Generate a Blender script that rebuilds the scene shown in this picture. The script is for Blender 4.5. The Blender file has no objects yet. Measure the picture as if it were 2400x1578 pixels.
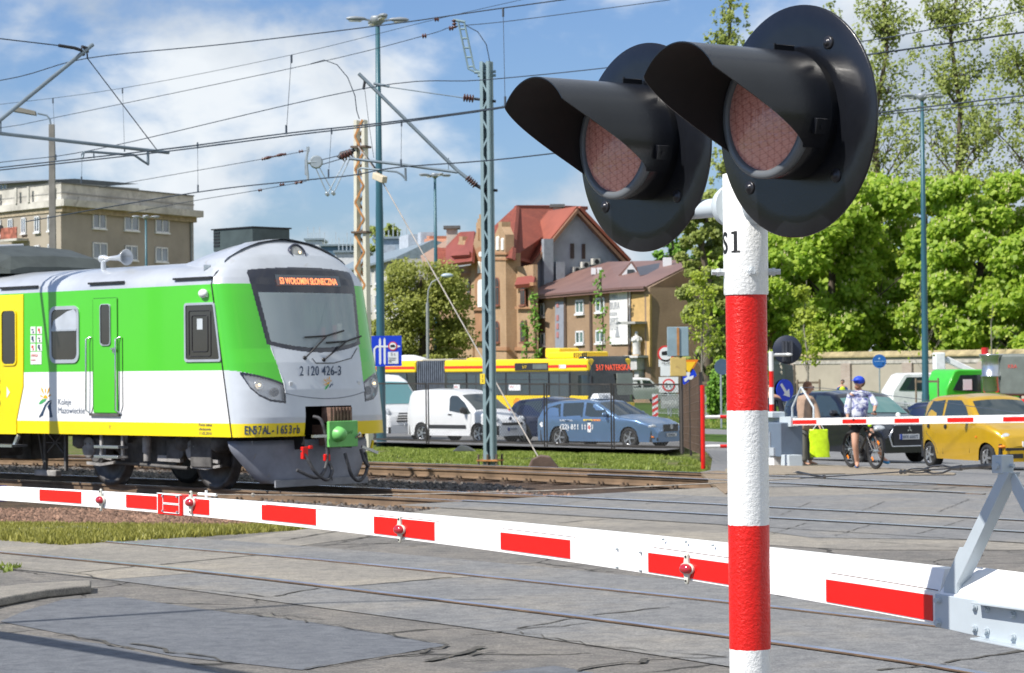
import bpy,bmesh,math,random
import numpy as np
from mathutils import Vector as V,Matrix,noise
from mathutils.geometry import tessellate_polygon
random.seed(7); rng = np.random.default_rng(7)
sc = bpy.context.scene
COL = sc.collection
# ------------------------------------------------------------------ camera
F = 5800.0; EYE = 1.8
pit = math.atan(71 / F); rol = math.radians(.57)
CF = V((0,math.cos(pit),math.sin(pit))); r0 = V((1,0,0)); u0 = V((0,-math.sin(pit),math.cos(pit)))
CU = u0 * math.cos(rol) + r0 * math.sin(rol); CR = r0 * math.cos(rol) - u0 * math.sin(rol)
E0 = V((0,0,EYE))
cam = bpy.data.cameras.new('camera'); co = bpy.data.objects.new('camera',cam); COL.objects.link(co)
co.matrix_world = Matrix(((CR.x,CU.x,-CF.x,0),(CR.y,CU.y,-CF.y,0),(CR.z,CU.z,-CF.z,EYE),(0,0,0,1)))
cam.sensor_width = 36; cam.lens = 36 * F / 2400; cam.clip_end = 5000; cam.clip_start = .1
cam.dof.use_dof = True; cam.dof.focus_distance = 8.6; cam.dof.aperture_fstop = 16
sc.camera = co
# ------------------------------------------------------------------ world and sun
SAZ = V((-.86,-.51,0)).normalized(); SEL = math.radians(46.5)
SUN = (SAZ * math.cos(SEL) + V((0,0,math.sin(SEL)))).normalized()
w = bpy.data.worlds.new('World'); sc.world = w; w.use_nodes = True
nt = w.node_tree; nt.nodes.clear()
def nd(nt,t,**k):
 n = nt.nodes.new(t)
 for a,b in k.items():
  if a == 'ins':
   for i,v in b.items(): n.inputs[i].default_value = v
  else: setattr(n,a,b)
 return n
L = nt.links.new
sky = nd(nt,'ShaderNodeTexSky',sky_type='NISHITA',sun_disc=False,sun_elevation=SEL,
sun_rotation=math.atan2(SAZ.x,SAZ.y),altitude=100,air_density=1.0,dust_density=.6,ozone_density=2.5)
tc = nd(nt,'ShaderNodeTexCoord')
mp = nd(nt,'ShaderNodeMapping'); mp.inputs['Scale'].default_value = (1,1,1.55); mp.inputs['Location'].default_value = (3.3,1.7,.4)
L(tc.outputs['Generated'],mp.inputs[0])
n1 = nd(nt,'ShaderNodeTexNoise',ins={'Scale': 6.0,'Detail': 8,'Roughness': .5,'Distortion': .1})
n2 = nd(nt,'ShaderNodeTexNoise',ins={'Scale': 17,'Detail': 10,'Roughness': .55,'Distortion': .2})
L(mp.outputs[0],n1.inputs[0]); L(mp.outputs[0],n2.inputs[0])
sx = nd(nt,'ShaderNodeSeparateXYZ'); L(tc.outputs['Generated'],sx.inputs[0])
def mth(nt,op,a,b=None,c=None,clamp=False):
 m = nt.nodes.new('ShaderNodeMath'); m.operation = op; m.use_clamp = clamp
 for i,v in enumerate((a,b,c)):
  if v is None: continue
  if hasattr(v,'is_linked') or hasattr(v,'links'): nt.links.new(v,m.inputs[i])
  else: m.inputs[i].default_value = v
 return m.outputs[0]
s = mth(nt,'ADD',mth(nt,'MULTIPLY',n1.outputs[0],.50),mth(nt,'MULTIPLY',n2.outputs[0],.50))
s = mth(nt,'ADD',s,mth(nt,'MULTIPLY',sx.outputs[0],.16))
rp = nd(nt,'ShaderNodeValToRGB'); rp.color_ramp.elements[0].position = .425; rp.color_ramp.elements[1].position = .575
rp.color_ramp.interpolation = 'EASE'
L(s,rp.inputs[0])
n3 = nd(nt,'ShaderNodeTexNoise',ins={'Scale': 9,'Detail': 6,'Roughness': .5})
mp2 = nd(nt,'ShaderNodeMapping'); mp2.inputs['Scale'].default_value = (1,1,1.6); mp2.inputs['Location'].default_value = (9.1,.3,4.4)
L(tc.outputs['Generated'],mp2.inputs[0]); L(mp2.outputs[0],n3.inputs[0])
cr = nd(nt,'ShaderNodeValToRGB')
cr.color_ramp.elements[0].position = .38; cr.color_ramp.elements[0].color = (3.9,4.5,5.3,1)
cr.color_ramp.elements[1].position = .60; cr.color_ramp.elements[1].color = (6.7,7.1,7.5,1)
L(n3.outputs[0],cr.inputs[0])
tint = nd(nt,'ShaderNodeMixRGB',blend_type='MULTIPLY'); tint.inputs[0].default_value = 1; tint.inputs[2].default_value = (.62,.73,.95,1)
L(sky.outputs[0],tint.inputs[1])
mx = nd(nt,'ShaderNodeMixRGB'); L(rp.outputs[0],mx.inputs[0]); L(tint.outputs[0],mx.inputs[1]); L(cr.outputs[0],mx.inputs[2])
bg = nd(nt,'ShaderNodeBackground'); bg.inputs[1].default_value = .085; L(mx.outputs[0],bg.inputs[0])
ow = nd(nt,'ShaderNodeOutputWorld'); L(bg.outputs[0],ow.inputs[0])
sl = bpy.data.lights.new('sun','SUN'); sl.energy = 4.2; sl.angle = math.radians(.5); sl.color = (1,.95,.87)
so = bpy.data.objects.new('sun',sl); COL.objects.link(so); so.rotation_euler = (-SUN).to_track_quat('-Z','Y').to_euler()
sc.view_settings.view_transform = 'Standard'; sc.view_settings.look = 'None'
sc.view_settings.exposure = .62; sc.view_settings.gamma = 1; sc.view_settings.use_curve_mapping = False
sc.cycles.max_bounces = 6; sc.cycles.transparent_max_bounces = 12; sc.cycles.use_denoising = True
# ------------------------------------------------------------------ helpers: photo measurements -> world
def ray(x,y): return CF + CR * ((x - 1200) / F) - CU * ((y - 789) / F)
def at(x,y,Y):
 d = ray(x,y); return E0 + d * (Y / d.y)
def gnd(x,y,z=0.0):
 d = ray(x,y); return E0 + d * ((z - EYE) / d.z)
def onpl(x,y,P,n):
 d = ray(x,y); return E0 + d * ((P - E0).dot(n) / d.dot(n))
TN = V((.79,.61,0)).normalized(); TP = V((-2.45,46.6,0))
def qd(p): return (V((p[0],p[1],0)) - TP).dot(TN)
Q1,Q2 = .8,24.3
def hz(p):
 q = qd(p); return -.8 * min(1,max(0,(q - Q1) / (Q2 - Q1)))
def gh(x,Y):
 p = at(x,900,Y); return V((p.x,p.y,hz(p)))
 # ------------------------------------------------------------------ materials
MATS = {}
def M(name,col,rough=.6,metal=0,var=.1,scale=3.,bump=0.,bscale=40.,coat=0.,spec=.5,em=None,dirt=None,isl=0.):
 if name in MATS: return MATS[name]
 m = bpy.data.materials.new(name); m.use_nodes = True; nt = m.node_tree; b = nt.nodes['Principled BSDF']
 b.inputs['Roughness'].default_value = rough; b.inputs['Metallic'].default_value = metal
 b.inputs['Coat Weight'].default_value = coat; b.inputs['Coat Roughness'].default_value = .08
 b.inputs['Specular IOR Level'].default_value = spec
 c = (*col,1)
 tc = nd(nt,'ShaderNodeTexCoord')
 if var or dirt:
  n = nd(nt,'ShaderNodeTexNoise',ins={'Scale': scale,'Detail': 6,'Roughness': .6}); nt.links.new(tc.outputs['Object'],n.inputs[0])
  r = nd(nt,'ShaderNodeValToRGB'); r.color_ramp.elements[0].position = .3; r.color_ramp.elements[1].position = .7
  r.color_ramp.elements[0].color = tuple(v * (1 - var * 1.6) for v in col) + (1,)
  r.color_ramp.elements[1].color = tuple(min(1,v * (1 + var)) for v in col) + (1,)
  nt.links.new(n.outputs[0],r.inputs[0]); out = r.outputs[0]
  if dirt:
   n2 = nd(nt,'ShaderNodeTexNoise',ins={'Scale': dirt[1],'Detail': 8,'Roughness': .7,'Distortion': .6}); nt.links.new(tc.outputs['Object'],n2.inputs[0])
   r2 = nd(nt,'ShaderNodeValToRGB'); r2.color_ramp.elements[0].position = dirt[2]; r2.color_ramp.elements[1].position = min(1,dirt[2] + .12)
   nt.links.new(n2.outputs[0],r2.inputs[0])
   mm = nd(nt,'ShaderNodeMixRGB'); nt.links.new(r2.outputs[0],mm.inputs[0]); nt.links.new(out,mm.inputs[1]); mm.inputs[2].default_value = (*dirt[0],1)
   out = mm.outputs[0]
  if isl:
   g = nd(nt,'ShaderNodeNewGeometry'); h = nd(nt,'ShaderNodeHueSaturation')
   vv = mth(nt,'ADD',mth(nt,'MULTIPLY',g.outputs['Random Per Island'],isl * 2),1 - isl)
   nt.links.new(vv,h.inputs['Value']); nt.links.new(out,h.inputs['Color']); out = h.outputs[0]
  nt.links.new(out,b.inputs['Base Color'])
 else: b.inputs['Base Color'].default_value = c
 if bump:
  nb = nd(nt,'ShaderNodeTexNoise',ins={'Scale': bscale,'Detail': 5,'Roughness': .6}); nt.links.new(tc.outputs['Object'],nb.inputs[0])
  bp = nd(nt,'ShaderNodeBump',ins={'Strength': bump,'Distance': .02}); nt.links.new(nb.outputs[0],bp.inputs['Height']); nt.links.new(bp.outputs[0],b.inputs['Normal'])
 if em: b.inputs['Emission Color'].default_value = (*em[0],1); b.inputs['Emission Strength'].default_value = em[1]
 MATS[name] = m; return m
def glass(name,col,alpha,rough=.03):
 if name in MATS: return MATS[name]
 m = bpy.data.materials.new(name); m.use_nodes = True; b = m.node_tree.nodes['Principled BSDF']
 b.inputs['Base Color'].default_value = (*col,1); b.inputs['Roughness'].default_value = rough; b.inputs['Alpha'].default_value = alpha
 b.inputs['Specular IOR Level'].default_value = 1.0
 MATS[name] = m; return m
def leafmat(name,a,b_,tr=.35):
 if name in MATS: return MATS[name]
 m = bpy.data.materials.new(name); m.use_nodes = True; nt = m.node_tree; nt.nodes.clear()
 g = nd(nt,'ShaderNodeNewGeometry'); r = nd(nt,'ShaderNodeValToRGB')
 r.color_ramp.elements[0].color = (*a,1); r.color_ramp.elements[1].color = (*b_,1)
 nt.links.new(g.outputs['Random Per Island'],r.inputs[0])
 d = nd(nt,'ShaderNodeBsdfPrincipled',ins={'Roughness': .55}); t = nd(nt,'ShaderNodeBsdfTranslucent'); x = nd(nt,'ShaderNodeMixShader'); x.inputs[0].default_value = tr
 nt.links.new(r.outputs[0],d.inputs[0]); nt.links.new(r.outputs[0],t.inputs[0]); nt.links.new(d.outputs[0],x.inputs[1]); nt.links.new(t.outputs[0],x.inputs[2])
 o = nd(nt,'ShaderNodeOutputMaterial'); nt.links.new(x.outputs[0],o.inputs[0]); MATS[name] = m; return m
def brickmat(name,c1,c2,mort,sc_=4.,w=.5,h=.25,ms=.03,bump=.3):
 if name in MATS: return MATS[name]
 m = bpy.data.materials.new(name); m.use_nodes = True; nt = m.node_tree; b = nt.nodes['Principled BSDF']; b.inputs['Roughness'].default_value = .85
 tc = nd(nt,'ShaderNodeTexCoord'); sp = nd(nt,'ShaderNodeSeparateXYZ'); nt.links.new(tc.outputs['Object'],sp.inputs[0])
 cb = nd(nt,'ShaderNodeCombineXYZ'); nt.links.new(mth(nt,'ADD',sp.outputs[0],sp.outputs[1]),cb.inputs[0]); nt.links.new(sp.outputs[2],cb.inputs[1])
 br = nd(nt,'ShaderNodeTexBrick',ins={'Color1': (*c1,1),'Color2': (*c2,1),'Mortar': (*mort,1),'Scale': sc_,'Mortar Size': ms,'Brick Width': w,'Row Height': h})
 nt.links.new(cb.outputs[0],br.inputs[0])
 n = nd(nt,'ShaderNodeTexNoise',ins={'Scale': .6,'Detail': 6}); nt.links.new(tc.outputs['Object'],n.inputs[0])
 mm = nd(nt,'ShaderNodeMixRGB',blend_type='MULTIPLY'); mm.inputs[0].default_value = .5; nt.links.new(br.outputs[0],mm.inputs[1])
 r = nd(nt,'ShaderNodeValToRGB'); r.color_ramp.elements[0].color = (.55,.53,.5,1); r.color_ramp.elements[0].position = .3; r.color_ramp.elements[1].position = .65
 nt.links.new(n.outputs[0],r.inputs[0]); nt.links.new(r.outputs[0],mm.inputs[2]); nt.links.new(mm.outputs[0],b.inputs['Base Color'])
 bp = nd(nt,'ShaderNodeBump',ins={'Strength': bump,'Distance': .03}); nt.links.new(br.outputs['Fac'],bp.inputs['Height']); bp.invert = True; nt.links.new(bp.outputs[0],b.inputs['Normal'])
 MATS[name] = m; return m
 # ------------------------------------------------------------------ mesh builder
X_,Y_,Z_ = V((1,0,0)),V((0,1,0)),V((0,0,1))
def perp(d):
 d = d.normalized(); a = Z_ if abs(d.z) < .9 else X_
 u = d.cross(a).normalized(); return u,u.cross(d).normalized()
class MB:
 def __init__(s): s.v = []; s.f = []; s.m = []; s.s = []; s.mi = 0
 def add(s,vs,fs,smooth=False):
  o = len(s.v); s.v += [tuple(p) for p in vs]
  for f in fs: s.f.append([i + o for i in f]); s.m.append(s.mi); s.s.append(smooth)
  return s
 def hexa(s,p):
  return s.add(p,[(3,2,1,0),(4,5,6,7),(0,1,5,4),(1,2,6,5),(2,3,7,6),(3,0,4,7)])
 def box(s,c,size,ax=None):
  c = V(c); a,b,d = ax if ax else (X_,Y_,Z_); x,y,z = [k / 2 for k in size]
  return s.hexa([c + a * i * x + b * j * y + d * k * z for k in (-1,1) for i,j in ((-1,-1),(1,-1),(1,1),(-1,1))])
 def bar(s,p0,p1,w,h,up=Z_):
  p0,p1 = V(p0),V(p1); d = p1 - p0; l = d.length; d = d / l
  u = d.cross(up)
  u = u.normalized() if u.length > 1e-4 else perp(d)[0]
  return s.box((p0 + p1) / 2,(l,w,h),(d,u,u.cross(d)))
 def cyl(s,p0,p1,r,r1=None,n=12,caps=True,smooth=True):
  p0,p1 = V(p0),V(p1); r1 = r if r1 is None else r1; u,w = perp(p1 - p0)
  ring = [(math.cos(a),math.sin(a)) for a in [i * 2 * math.pi / n for i in range(n)]]
  vs = [p0 + (u * c + w * q) * r for c,q in ring] + [p1 + (u * c + w * q) * r1 for c,q in ring]
  s.add(vs,[(i,(i + 1) % n,n + (i + 1) % n,n + i) for i in range(n)],smooth)
  if caps: s.add(vs[:n],[tuple(range(n - 1,-1,-1))]); s.add(vs[n:],[tuple(range(n))])
  return s
 def tube(s,pts,r,n=6,smooth=True):
  pts = [V(p) for p in pts]; rings = []; u = None
  for i,p in enumerate(pts):
   d = (pts[min(i + 1,len(pts) - 1)] - pts[max(i - 1,0)]).normalized()
   if u is None: u = perp(d)[0]
   u = (u - d * u.dot(d)).normalized(); w = d.cross(u); rr = r[i] if isinstance(r,(list,tuple)) else r
   rings.append([p + (u * math.cos(a) + w * math.sin(a)) * rr for a in [k * 2 * math.pi / n for k in range(n)]])
  return s.loft(rings,True,True,smooth)
 def loft(s,rings,closed=True,caps=True,smooth=True):
  n = len(rings[0]); vs = [p for r in rings for p in r]; fs = []
  for i in range(len(rings) - 1):
   for j in range(n if closed else n - 1):
    a,b = i * n + j,i * n + (j + 1) % n; fs.append((a,b,b + n,a + n))
  s.add(vs,fs,smooth)
  if caps and closed: s.add(rings[0],[tuple(range(n - 1,-1,-1))]); s.add(rings[-1],[tuple(range(n))])
  return s
 def lathe(s,base,axis,prof,n=24,smooth=True):
  base,axis = V(base),V(axis).normalized(); u,w = perp(axis)
  return s.loft([[base + axis * h + (u * math.cos(a) + w * math.sin(a)) * max(r,1e-4) for a in [k * 2 * math.pi / n for k in range(n)]] for h,r in prof],True,True,smooth)
 def ball(s,c,r,n=12,sq=(1,1,1),ax=(X_,Y_,Z_)):
  c = V(c); rings = []
  for i in range(n // 2 + 1):
   t = math.pi * i / (n // 2); z = -math.cos(t); q = max(math.sin(t),1e-3)
   rings.append([c + ax[0] * (math.cos(a) * q * r * sq[0]) + ax[1] * (math.sin(a) * q * r * sq[1]) + ax[2] * (z * r * sq[2]) for a in [k * 2 * math.pi / n for k in range(n)]])
  return s.loft(rings,True,False)
 def prism(s,pts,off):
  pts = [V(p) for p in pts]; off = V(off); n = len(pts)
  tri = tessellate_polygon([pts]); vs = pts + [p + off for p in pts]
  nn = sum(((pts[i]).cross(pts[(i + 1) % n]) for i in range(n)),V((0,0,0)))
  fl = nn.dot(off) > 0
  def tf(t,fl_):
   a,b,c = t; k = (pts[b] - pts[a]).cross(pts[c] - pts[a]).dot(nn) > 0
   return (a,b,c) if k == fl_ else (c,b,a)
  fs = [tf(t,not fl) for t in tri] + [tuple(i + n for i in tf(t,fl)) for t in tri]
  fs += [((i,(i + 1) % n,n + (i + 1) % n,n + i) if fl else (n + i,n + (i + 1) % n,(i + 1) % n,i)) for i in range(n)]
  return s.add(vs,fs)
 def cut(s): s.c = getattr(s,'c',[]) + [(len(s.v),len(s.f))]; return s
 def each(s,name,mats,parent=None,**k):
  a,b,o = 0,0,None
  for v,f in s.c:
   m = MB(); m.v = s.v[a:v]; m.f = [[i - a for i in q] for q in s.f[b:f]]; m.m = s.m[b:f]; m.s = s.s[b:f]; o = m.build(name,mats,parent,**k); a,b = v,f
  return o
 def build(s,name,mats,parent=None,bevel=0,seg=2,weld=False,sub=0):
  me = bpy.data.meshes.new(name); me.from_pydata(s.v,[],s.f)
  for m in (mats if isinstance(mats,(list,tuple)) else [mats]): me.materials.append(m)
  me.polygons.foreach_set('material_index',s.m); me.polygons.foreach_set('use_smooth',s.s); me.update()
  if weld:
   b = bmesh.new(); b.from_mesh(me); bmesh.ops.remove_doubles(b,verts=b.verts,dist=1e-4); bmesh.ops.recalc_face_normals(b,faces=b.faces); b.to_mesh(me); b.free()
  o = bpy.data.objects.new(name,me); COL.objects.link(o)
  if parent: o.parent = parent
  if bevel:
   k = o.modifiers.new('bevel','BEVEL'); k.width = bevel; k.segments = seg; k.limit_method = 'ANGLE'; k.angle_limit = math.radians(40)
   if seg > 1: me.polygons.foreach_set('use_smooth',[True] * len(me.polygons)); k.harden_normals = True
  if sub: k = o.modifiers.new('sub','SUBSURF'); k.levels = k.render_levels = sub
  return o
def tag(o,label,cat=None,group=None,kind=None):
 if label: o['label'] = label
 if cat: o['category'] = cat
 if group: o['group'] = group
 if kind: o['kind'] = kind
 return o
def thing(name,label,cat,loc=(0,0,0),rz=0,group=None):
 o = bpy.data.objects.new(name,None); COL.objects.link(o); o.location = loc; o.rotation_euler = (0,0,rz)
 return tag(o,label,cat,group)
def struct(o): o['kind'] = 'structure'; return o
def copy_tree(o,parent=None,loc=None,rz=None,label=None):
 c = o.copy(); COL.objects.link(c)
 if parent: c.parent = parent
 if loc is not None: c.location = loc
 if rz is not None: c.rotation_euler = (0,0,rz)
 if label: c['label'] = label
 for ch in list(o.children): copy_tree(ch,c)
 return c
def text(body,h,loc,xd,nrm,mat,parent,name='lettering',sx=1.,ext=.002,bold=0.,align='LEFT',sp=1.):
 c = bpy.data.curves.new(name,'FONT'); c.body = body; c.size = h / .73; c.extrude = ext; c.offset = bold; c.align_x = align; c.space_character = sp
 c.materials.append(mat); o = bpy.data.objects.new(name,c); COL.objects.link(o)
 xd = V(xd).normalized(); nrm = V(nrm).normalized(); yd = nrm.cross(xd); loc = V(loc)
 m = Matrix(((xd.x * sx,yd.x,nrm.x,loc.x),(xd.y * sx,yd.y,nrm.y,loc.y),(xd.z * sx,yd.z,nrm.z,loc.z),(0,0,0,1)))
 c.resolution_u = 3; TXT.append((o,m,parent,name,mat)); return o
TXT = []
def flush_text():
 dg = bpy.context.evaluated_depsgraph_get(); dg.update()
 for o,m,parent,name,mat in TXT:
  me = bpy.data.meshes.new_from_object(o.evaluated_get(dg)); me.transform(m); me.name = name; me.materials.clear(); me.materials.append(mat)
  n = bpy.data.objects.new('t',me); COL.objects.link(n); n.parent = parent; cu = o.data; bpy.data.objects.remove(o); bpy.data.curves.remove(cu); n.name = name
 TXT.clear()
white = M('white_paint',(.8,.8,.79),.35,var=.03)
steel = M('galvanised_steel',(.42,.47,.5),.42,.55,var=.1,scale=8)
greyp = M('light_grey_paint',(.50,.56,.60),.45,.0,var=.05,scale=6)
dark = M('dark_metal',(.035,.035,.04),.5,.3,var=.2,scale=5)
black = M('black_plastic',(.012,.012,.014),.45,var=.1)
rubber = M('tyre_rubber',(.02,.02,.02),.85,var=.2)
red = M('red_paint',(.72,.012,.008),.35,var=.05,scale=6)
carglass = glass('tinted_window_glass',(.03,.045,.05),.93)
chrome = M('bright_metal',(.6,.62,.64),.25,.9,var=.05)
# ================================================================== GROUND
def sheet(pts,name,mat,off,thick=0):
 bm = bmesh.new(); vs = [bm.verts.new((p[0],p[1],0)) for p in pts]; f = bm.faces.new(vs); f.normal_update()
 if f.normal.z < 0: f.normal_flip()
 for q in (Q1,Q2):
  bmesh.ops.bisect_plane(bm,geom=bm.verts[:] + bm.edges[:] + bm.faces[:],plane_co=TP + TN * q,plane_no=TN)
 for v in bm.verts: v.co.z = hz(v.co) + off
 bmesh.ops.triangulate(bm,faces=bm.faces)
 if thick:
  bnd = [e for e in bm.edges if e.is_boundary]; r = bmesh.ops.extrude_edge_only(bm,edges=bnd)
  for v in [g for g in r['geom'] if isinstance(g,bmesh.types.BMVert)]: v.co.z -= thick
  bmesh.ops.recalc_face_normals(bm,faces=bm.faces)
 me = bpy.data.meshes.new(name); bm.to_mesh(me); bm.free(); me.materials.append(mat)
 o = bpy.data.objects.new(name,me); COL.objects.link(o); return struct(o)
def gm(name,cols,scale,rough=.9,bump=.5,bscale=60.,cells=None,fine=None,cracks=0.,dist=.02):
 m = bpy.data.materials.new(name); m.use_nodes = True; nt = m.node_tree; b = nt.nodes['Principled BSDF']; b.inputs['Roughness'].default_value = rough
 b.inputs['Specular IOR Level'].default_value = .25
 tc = nd(nt,'ShaderNodeTexCoord')
 n = nd(nt,'ShaderNodeTexNoise',ins={'Scale': scale,'Detail': 9,'Roughness': .65,'Distortion': .3}); nt.links.new(tc.outputs['Object'],n.inputs[0])
 r = nd(nt,'ShaderNodeValToRGB'); k = len(cols); cr = r.color_ramp
 while len(cr.elements) < k: cr.elements.new(.5)
 for i,c in enumerate(cols): cr.elements[i].position = .3 + .4 * i / (k - 1); cr.elements[i].color = (*c,1)
 nt.links.new(n.outputs[0],r.inputs[0]); out = r.outputs[0]
 f = nd(nt,'ShaderNodeTexNoise',ins={'Scale': fine or bscale,'Detail': 4,'Roughness': .8}); nt.links.new(tc.outputs['Object'],f.inputs[0])
 r2 = nd(nt,'ShaderNodeValToRGB'); r2.color_ramp.elements[0].position = .3; r2.color_ramp.elements[0].color = (.45,.45,.45,1); r2.color_ramp.elements[1].position = .7; r2.color_ramp.elements[1].color = (1.35,1.33,1.3,1)
 nt.links.new(f.outputs[0],r2.inputs[0])
 mm = nd(nt,'ShaderNodeMixRGB',blend_type='MULTIPLY'); mm.inputs[0].default_value = 1; nt.links.new(out,mm.inputs[1]); nt.links.new(r2.outputs[0],mm.inputs[2]); out = mm.outputs[0]
 f2 = nd(nt,'ShaderNodeTexNoise',ins={'Scale': 6.5,'Detail': 6,'Roughness': .7,'Distortion': .5}); nt.links.new(tc.outputs['Object'],f2.inputs[0])
 r3 = nd(nt,'ShaderNodeValToRGB'); r3.color_ramp.elements[0].position = .36; r3.color_ramp.elements[0].color = (.72,.72,.73,1); r3.color_ramp.elements[1].position = .6; r3.color_ramp.elements[1].color = (1.12,1.11,1.08,1); nt.links.new(f2.outputs[0],r3.inputs[0])
 m3 = nd(nt,'ShaderNodeMixRGB',blend_type='MULTIPLY'); m3.inputs[0].default_value = .8; nt.links.new(out,m3.inputs[1]); nt.links.new(r3.outputs[0],m3.inputs[2]); out = m3.outputs[0]
 hgt = mth(nt,'ADD',f.outputs[0],f2.outputs[0])
 if cracks:
  vo = nd(nt,'ShaderNodeTexVoronoi',feature='DISTANCE_TO_EDGE',ins={'Scale': cracks})
  ad = nd(nt,'ShaderNodeMixRGB',blend_type='ADD'); ad.inputs[0].default_value = .35
  nn = nd(nt,'ShaderNodeTexNoise',ins={'Scale': 2.5,'Detail': 6}); nt.links.new(tc.outputs['Object'],nn.inputs[0]); nt.links.new(tc.outputs['Object'],ad.inputs[1]); nt.links.new(nn.outputs[1],ad.inputs[2])
  nt.links.new(ad.outputs[0],vo.inputs[0])
  g = nd(nt,'ShaderNodeTexNoise',ins={'Scale': .8,'Detail': 2}); nt.links.new(tc.outputs['Object'],g.inputs[0])
  w_ = mth(nt,'MULTIPLY',mth(nt,'SUBTRACT',g.outputs[0],.42,clamp=True),.09)
  k = mth(nt,'LESS_THAN',vo.outputs[0],w_)
  m2 = nd(nt,'ShaderNodeMixRGB'); m2.inputs[2].default_value = (.02,.019,.017,1); nt.links.new(mth(nt,'MULTIPLY',k,.75),m2.inputs[0]); nt.links.new(out,m2.inputs[1]); out = m2.outputs[0]
 nt.links.new(out,b.inputs['Base Color'])
 bp = nd(nt,'ShaderNodeBump',ins={'Strength': bump,'Distance': dist}); nt.links.new(hgt,bp.inputs['Height']); nt.links.new(bp.outputs[0],b.inputs['Normal'])
 return m
mrough = gm('worn_asphalt',[(.18,.175,.17),(.23,.22,.208),(.29,.27,.245)],1.1,bump=.9,bscale=45,cracks=.55)
mpatch = gm('smooth_asphalt',[(.135,.147,.17),(.16,.172,.195)],.9,bump=.25,bscale=120)
mslab = gm('concrete_slab',[(.21,.20,.185),(.28,.265,.24),(.36,.33,.28)],.45,bump=.35,bscale=70)
mslab2 = gm('grey_slab',[(.18,.188,.20),(.22,.224,.23),(.28,.265,.24)],.5,bump=.35,bscale=70)
mdirt = gm('sandy_dirt',[(.20,.15,.10),(.30,.235,.17),(.36,.29,.22)],.9,bump=.8,bscale=30)
mgrass = gm('grass_ground',[(.30,.25,.17),(.20,.20,.07),(.16,.21,.04),(.12,.17,.03)],.75,bump=1,bscale=9,fine=14,dist=.08)
mballast = gm('ballast_bed',[(.05,.04,.035),(.11,.075,.055),(.17,.12,.09)],2.2,bump=1,bscale=14,dist=.06)
mstreet = gm('street_asphalt',[(.19,.197,.21),(.24,.245,.25)],.3,bump=.2,bscale=50)
BASE = -.17
sheet([(-900,-60),(900,-60),(900,2500),(-900,2500)],'ground',mgrass,BASE)
g2 = lambda *a: [gnd(x,y) for x,y in a]
sheet(g2((-800,1196),(20,1287),(700,1243),(1130,1176),(1700,1142),(2700,1130)) + [V((14,30,0)),V((18,-20,0)),V((-25,-20,0)),V((-14,22,0))],'road',mrough,0,.17)
sheet(g2((1700,1143.5),(1660,1120),(1640,1105),(1665,1093)) + [gh(1668,60),gh(1640,90),gh(1500,96),gh(880,92),gh(-400,110),gh(-300,128),gh(900,118),gh(1560,112),gh(2700,88),gh(2700,40),gnd(2700,1131)],'street',mstreet,.012,.05)
sheet([gh(860,80.6),gh(1560,72.6),gh(1610,80),gh(1600,92),gh(880,92.6)],'parking_strip',M('gravel_lot',(.15,.15,.15),.9,var=.2,scale=.8,bump=.6),.02,.01)
PAT = [(0,1458),(60,1432),(150,1406),(282,1400),(504,1433),(706,1456),(880,1484),(1049,1514),(920,1536),(706,1572),(560,1556),(403,1539),(270,1512),(151,1488),(60,1470)]
sheet(g2(*PAT),'asphalt_patch',mpatch,.004)
sheet(g2((-200,1440),(0,1482),(250,1512),(420,1552),(520,1578),(640,1640),(200,1900),(-500,1800)),'asphalt_patch',mpatch,.004)
sheet(g2((1390,1578),(1300,1562),(1130,1578),(1000,1640),(1500,1700)),'asphalt_patch',mpatch,.004)
# ---- tracks: centre lines as world polylines from the photo
UB = V((-.7131,.7010,0))
def smooth(pts,n=40):
 pts = [V(p) for p in pts]; out = []
 for i in range(len(pts) - 1):
  a = pts[max(i - 1,0)]; b = pts[i]; c = pts[i + 1]; d = pts[min(i + 2,len(pts) - 1)]
  for k in range(n // (len(pts) - 1)):
   t = k / (n // (len(pts) - 1)); out.append(.5 * ((2 * b) + (c - a) * t + (2 * a - 5 * b + 4 * c - d) * t * t + (3 * b - a - 3 * c + d) * t ** 3))
 out.append(pts[-1]); return out
def offs(pts,o):
 r = []
 for i,p in enumerate(pts):
  d = (pts[min(i + 1,len(pts) - 1)] - pts[max(i - 1,0)]).normalized(); r.append(p + V((-d.y,d.x,0)) * o)
 return r
mrail = M('rail_steel_side',(.20,.135,.085),.75,.1,var=.3,scale=2)
mrailtop = M('rail_running_surface',(.62,.66,.72),.22,.9,var=.05)
mflush = M('rail_head_in_road',(.34,.38,.50),.30,.6,var=.25,scale=3)
mclip = M('rail_clip',(.12,.085,.06),.7,.3,var=.2)
def rail(line,name,parent,z=0,flush=False):
 prof = [(-.07,-.15),(.07,-.15),(.07,-.138),(.012,-.118),(.012,-.045),(.036,-.034),(.036,-.002),(.03,0),(-.03,0),(-.036,-.002),(-.036,-.034),(-.012,-.045),(-.012,-.118),(-.07,-.138)]
 b = MB(); n = len(prof); rings = []
 for i,p in enumerate(line):
  d = (line[min(i + 1,len(line) - 1)] - line[max(i - 1,0)]).normalized(); nn = V((d.y,-d.x,0))
  rings.append([p + nn * x + Z_ * (zz + z) for x,zz in prof])
 b.loft(rings,True,True,False)
 for i in range((len(line) - 1) * n):
  if i % n in (6,7,8): b.m[i] = 1
 return b.build(name,[mrail,mrailtop if not flush else mflush],parent)
def track(name,label,c,ties,dz=0,flush=False,z0=0.):
 t = thing(name,label,'railway track')
 for s in (1,-1): rail(offs(c,s * .753),'rail',t,z0 or .022,flush)
 return t
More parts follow.
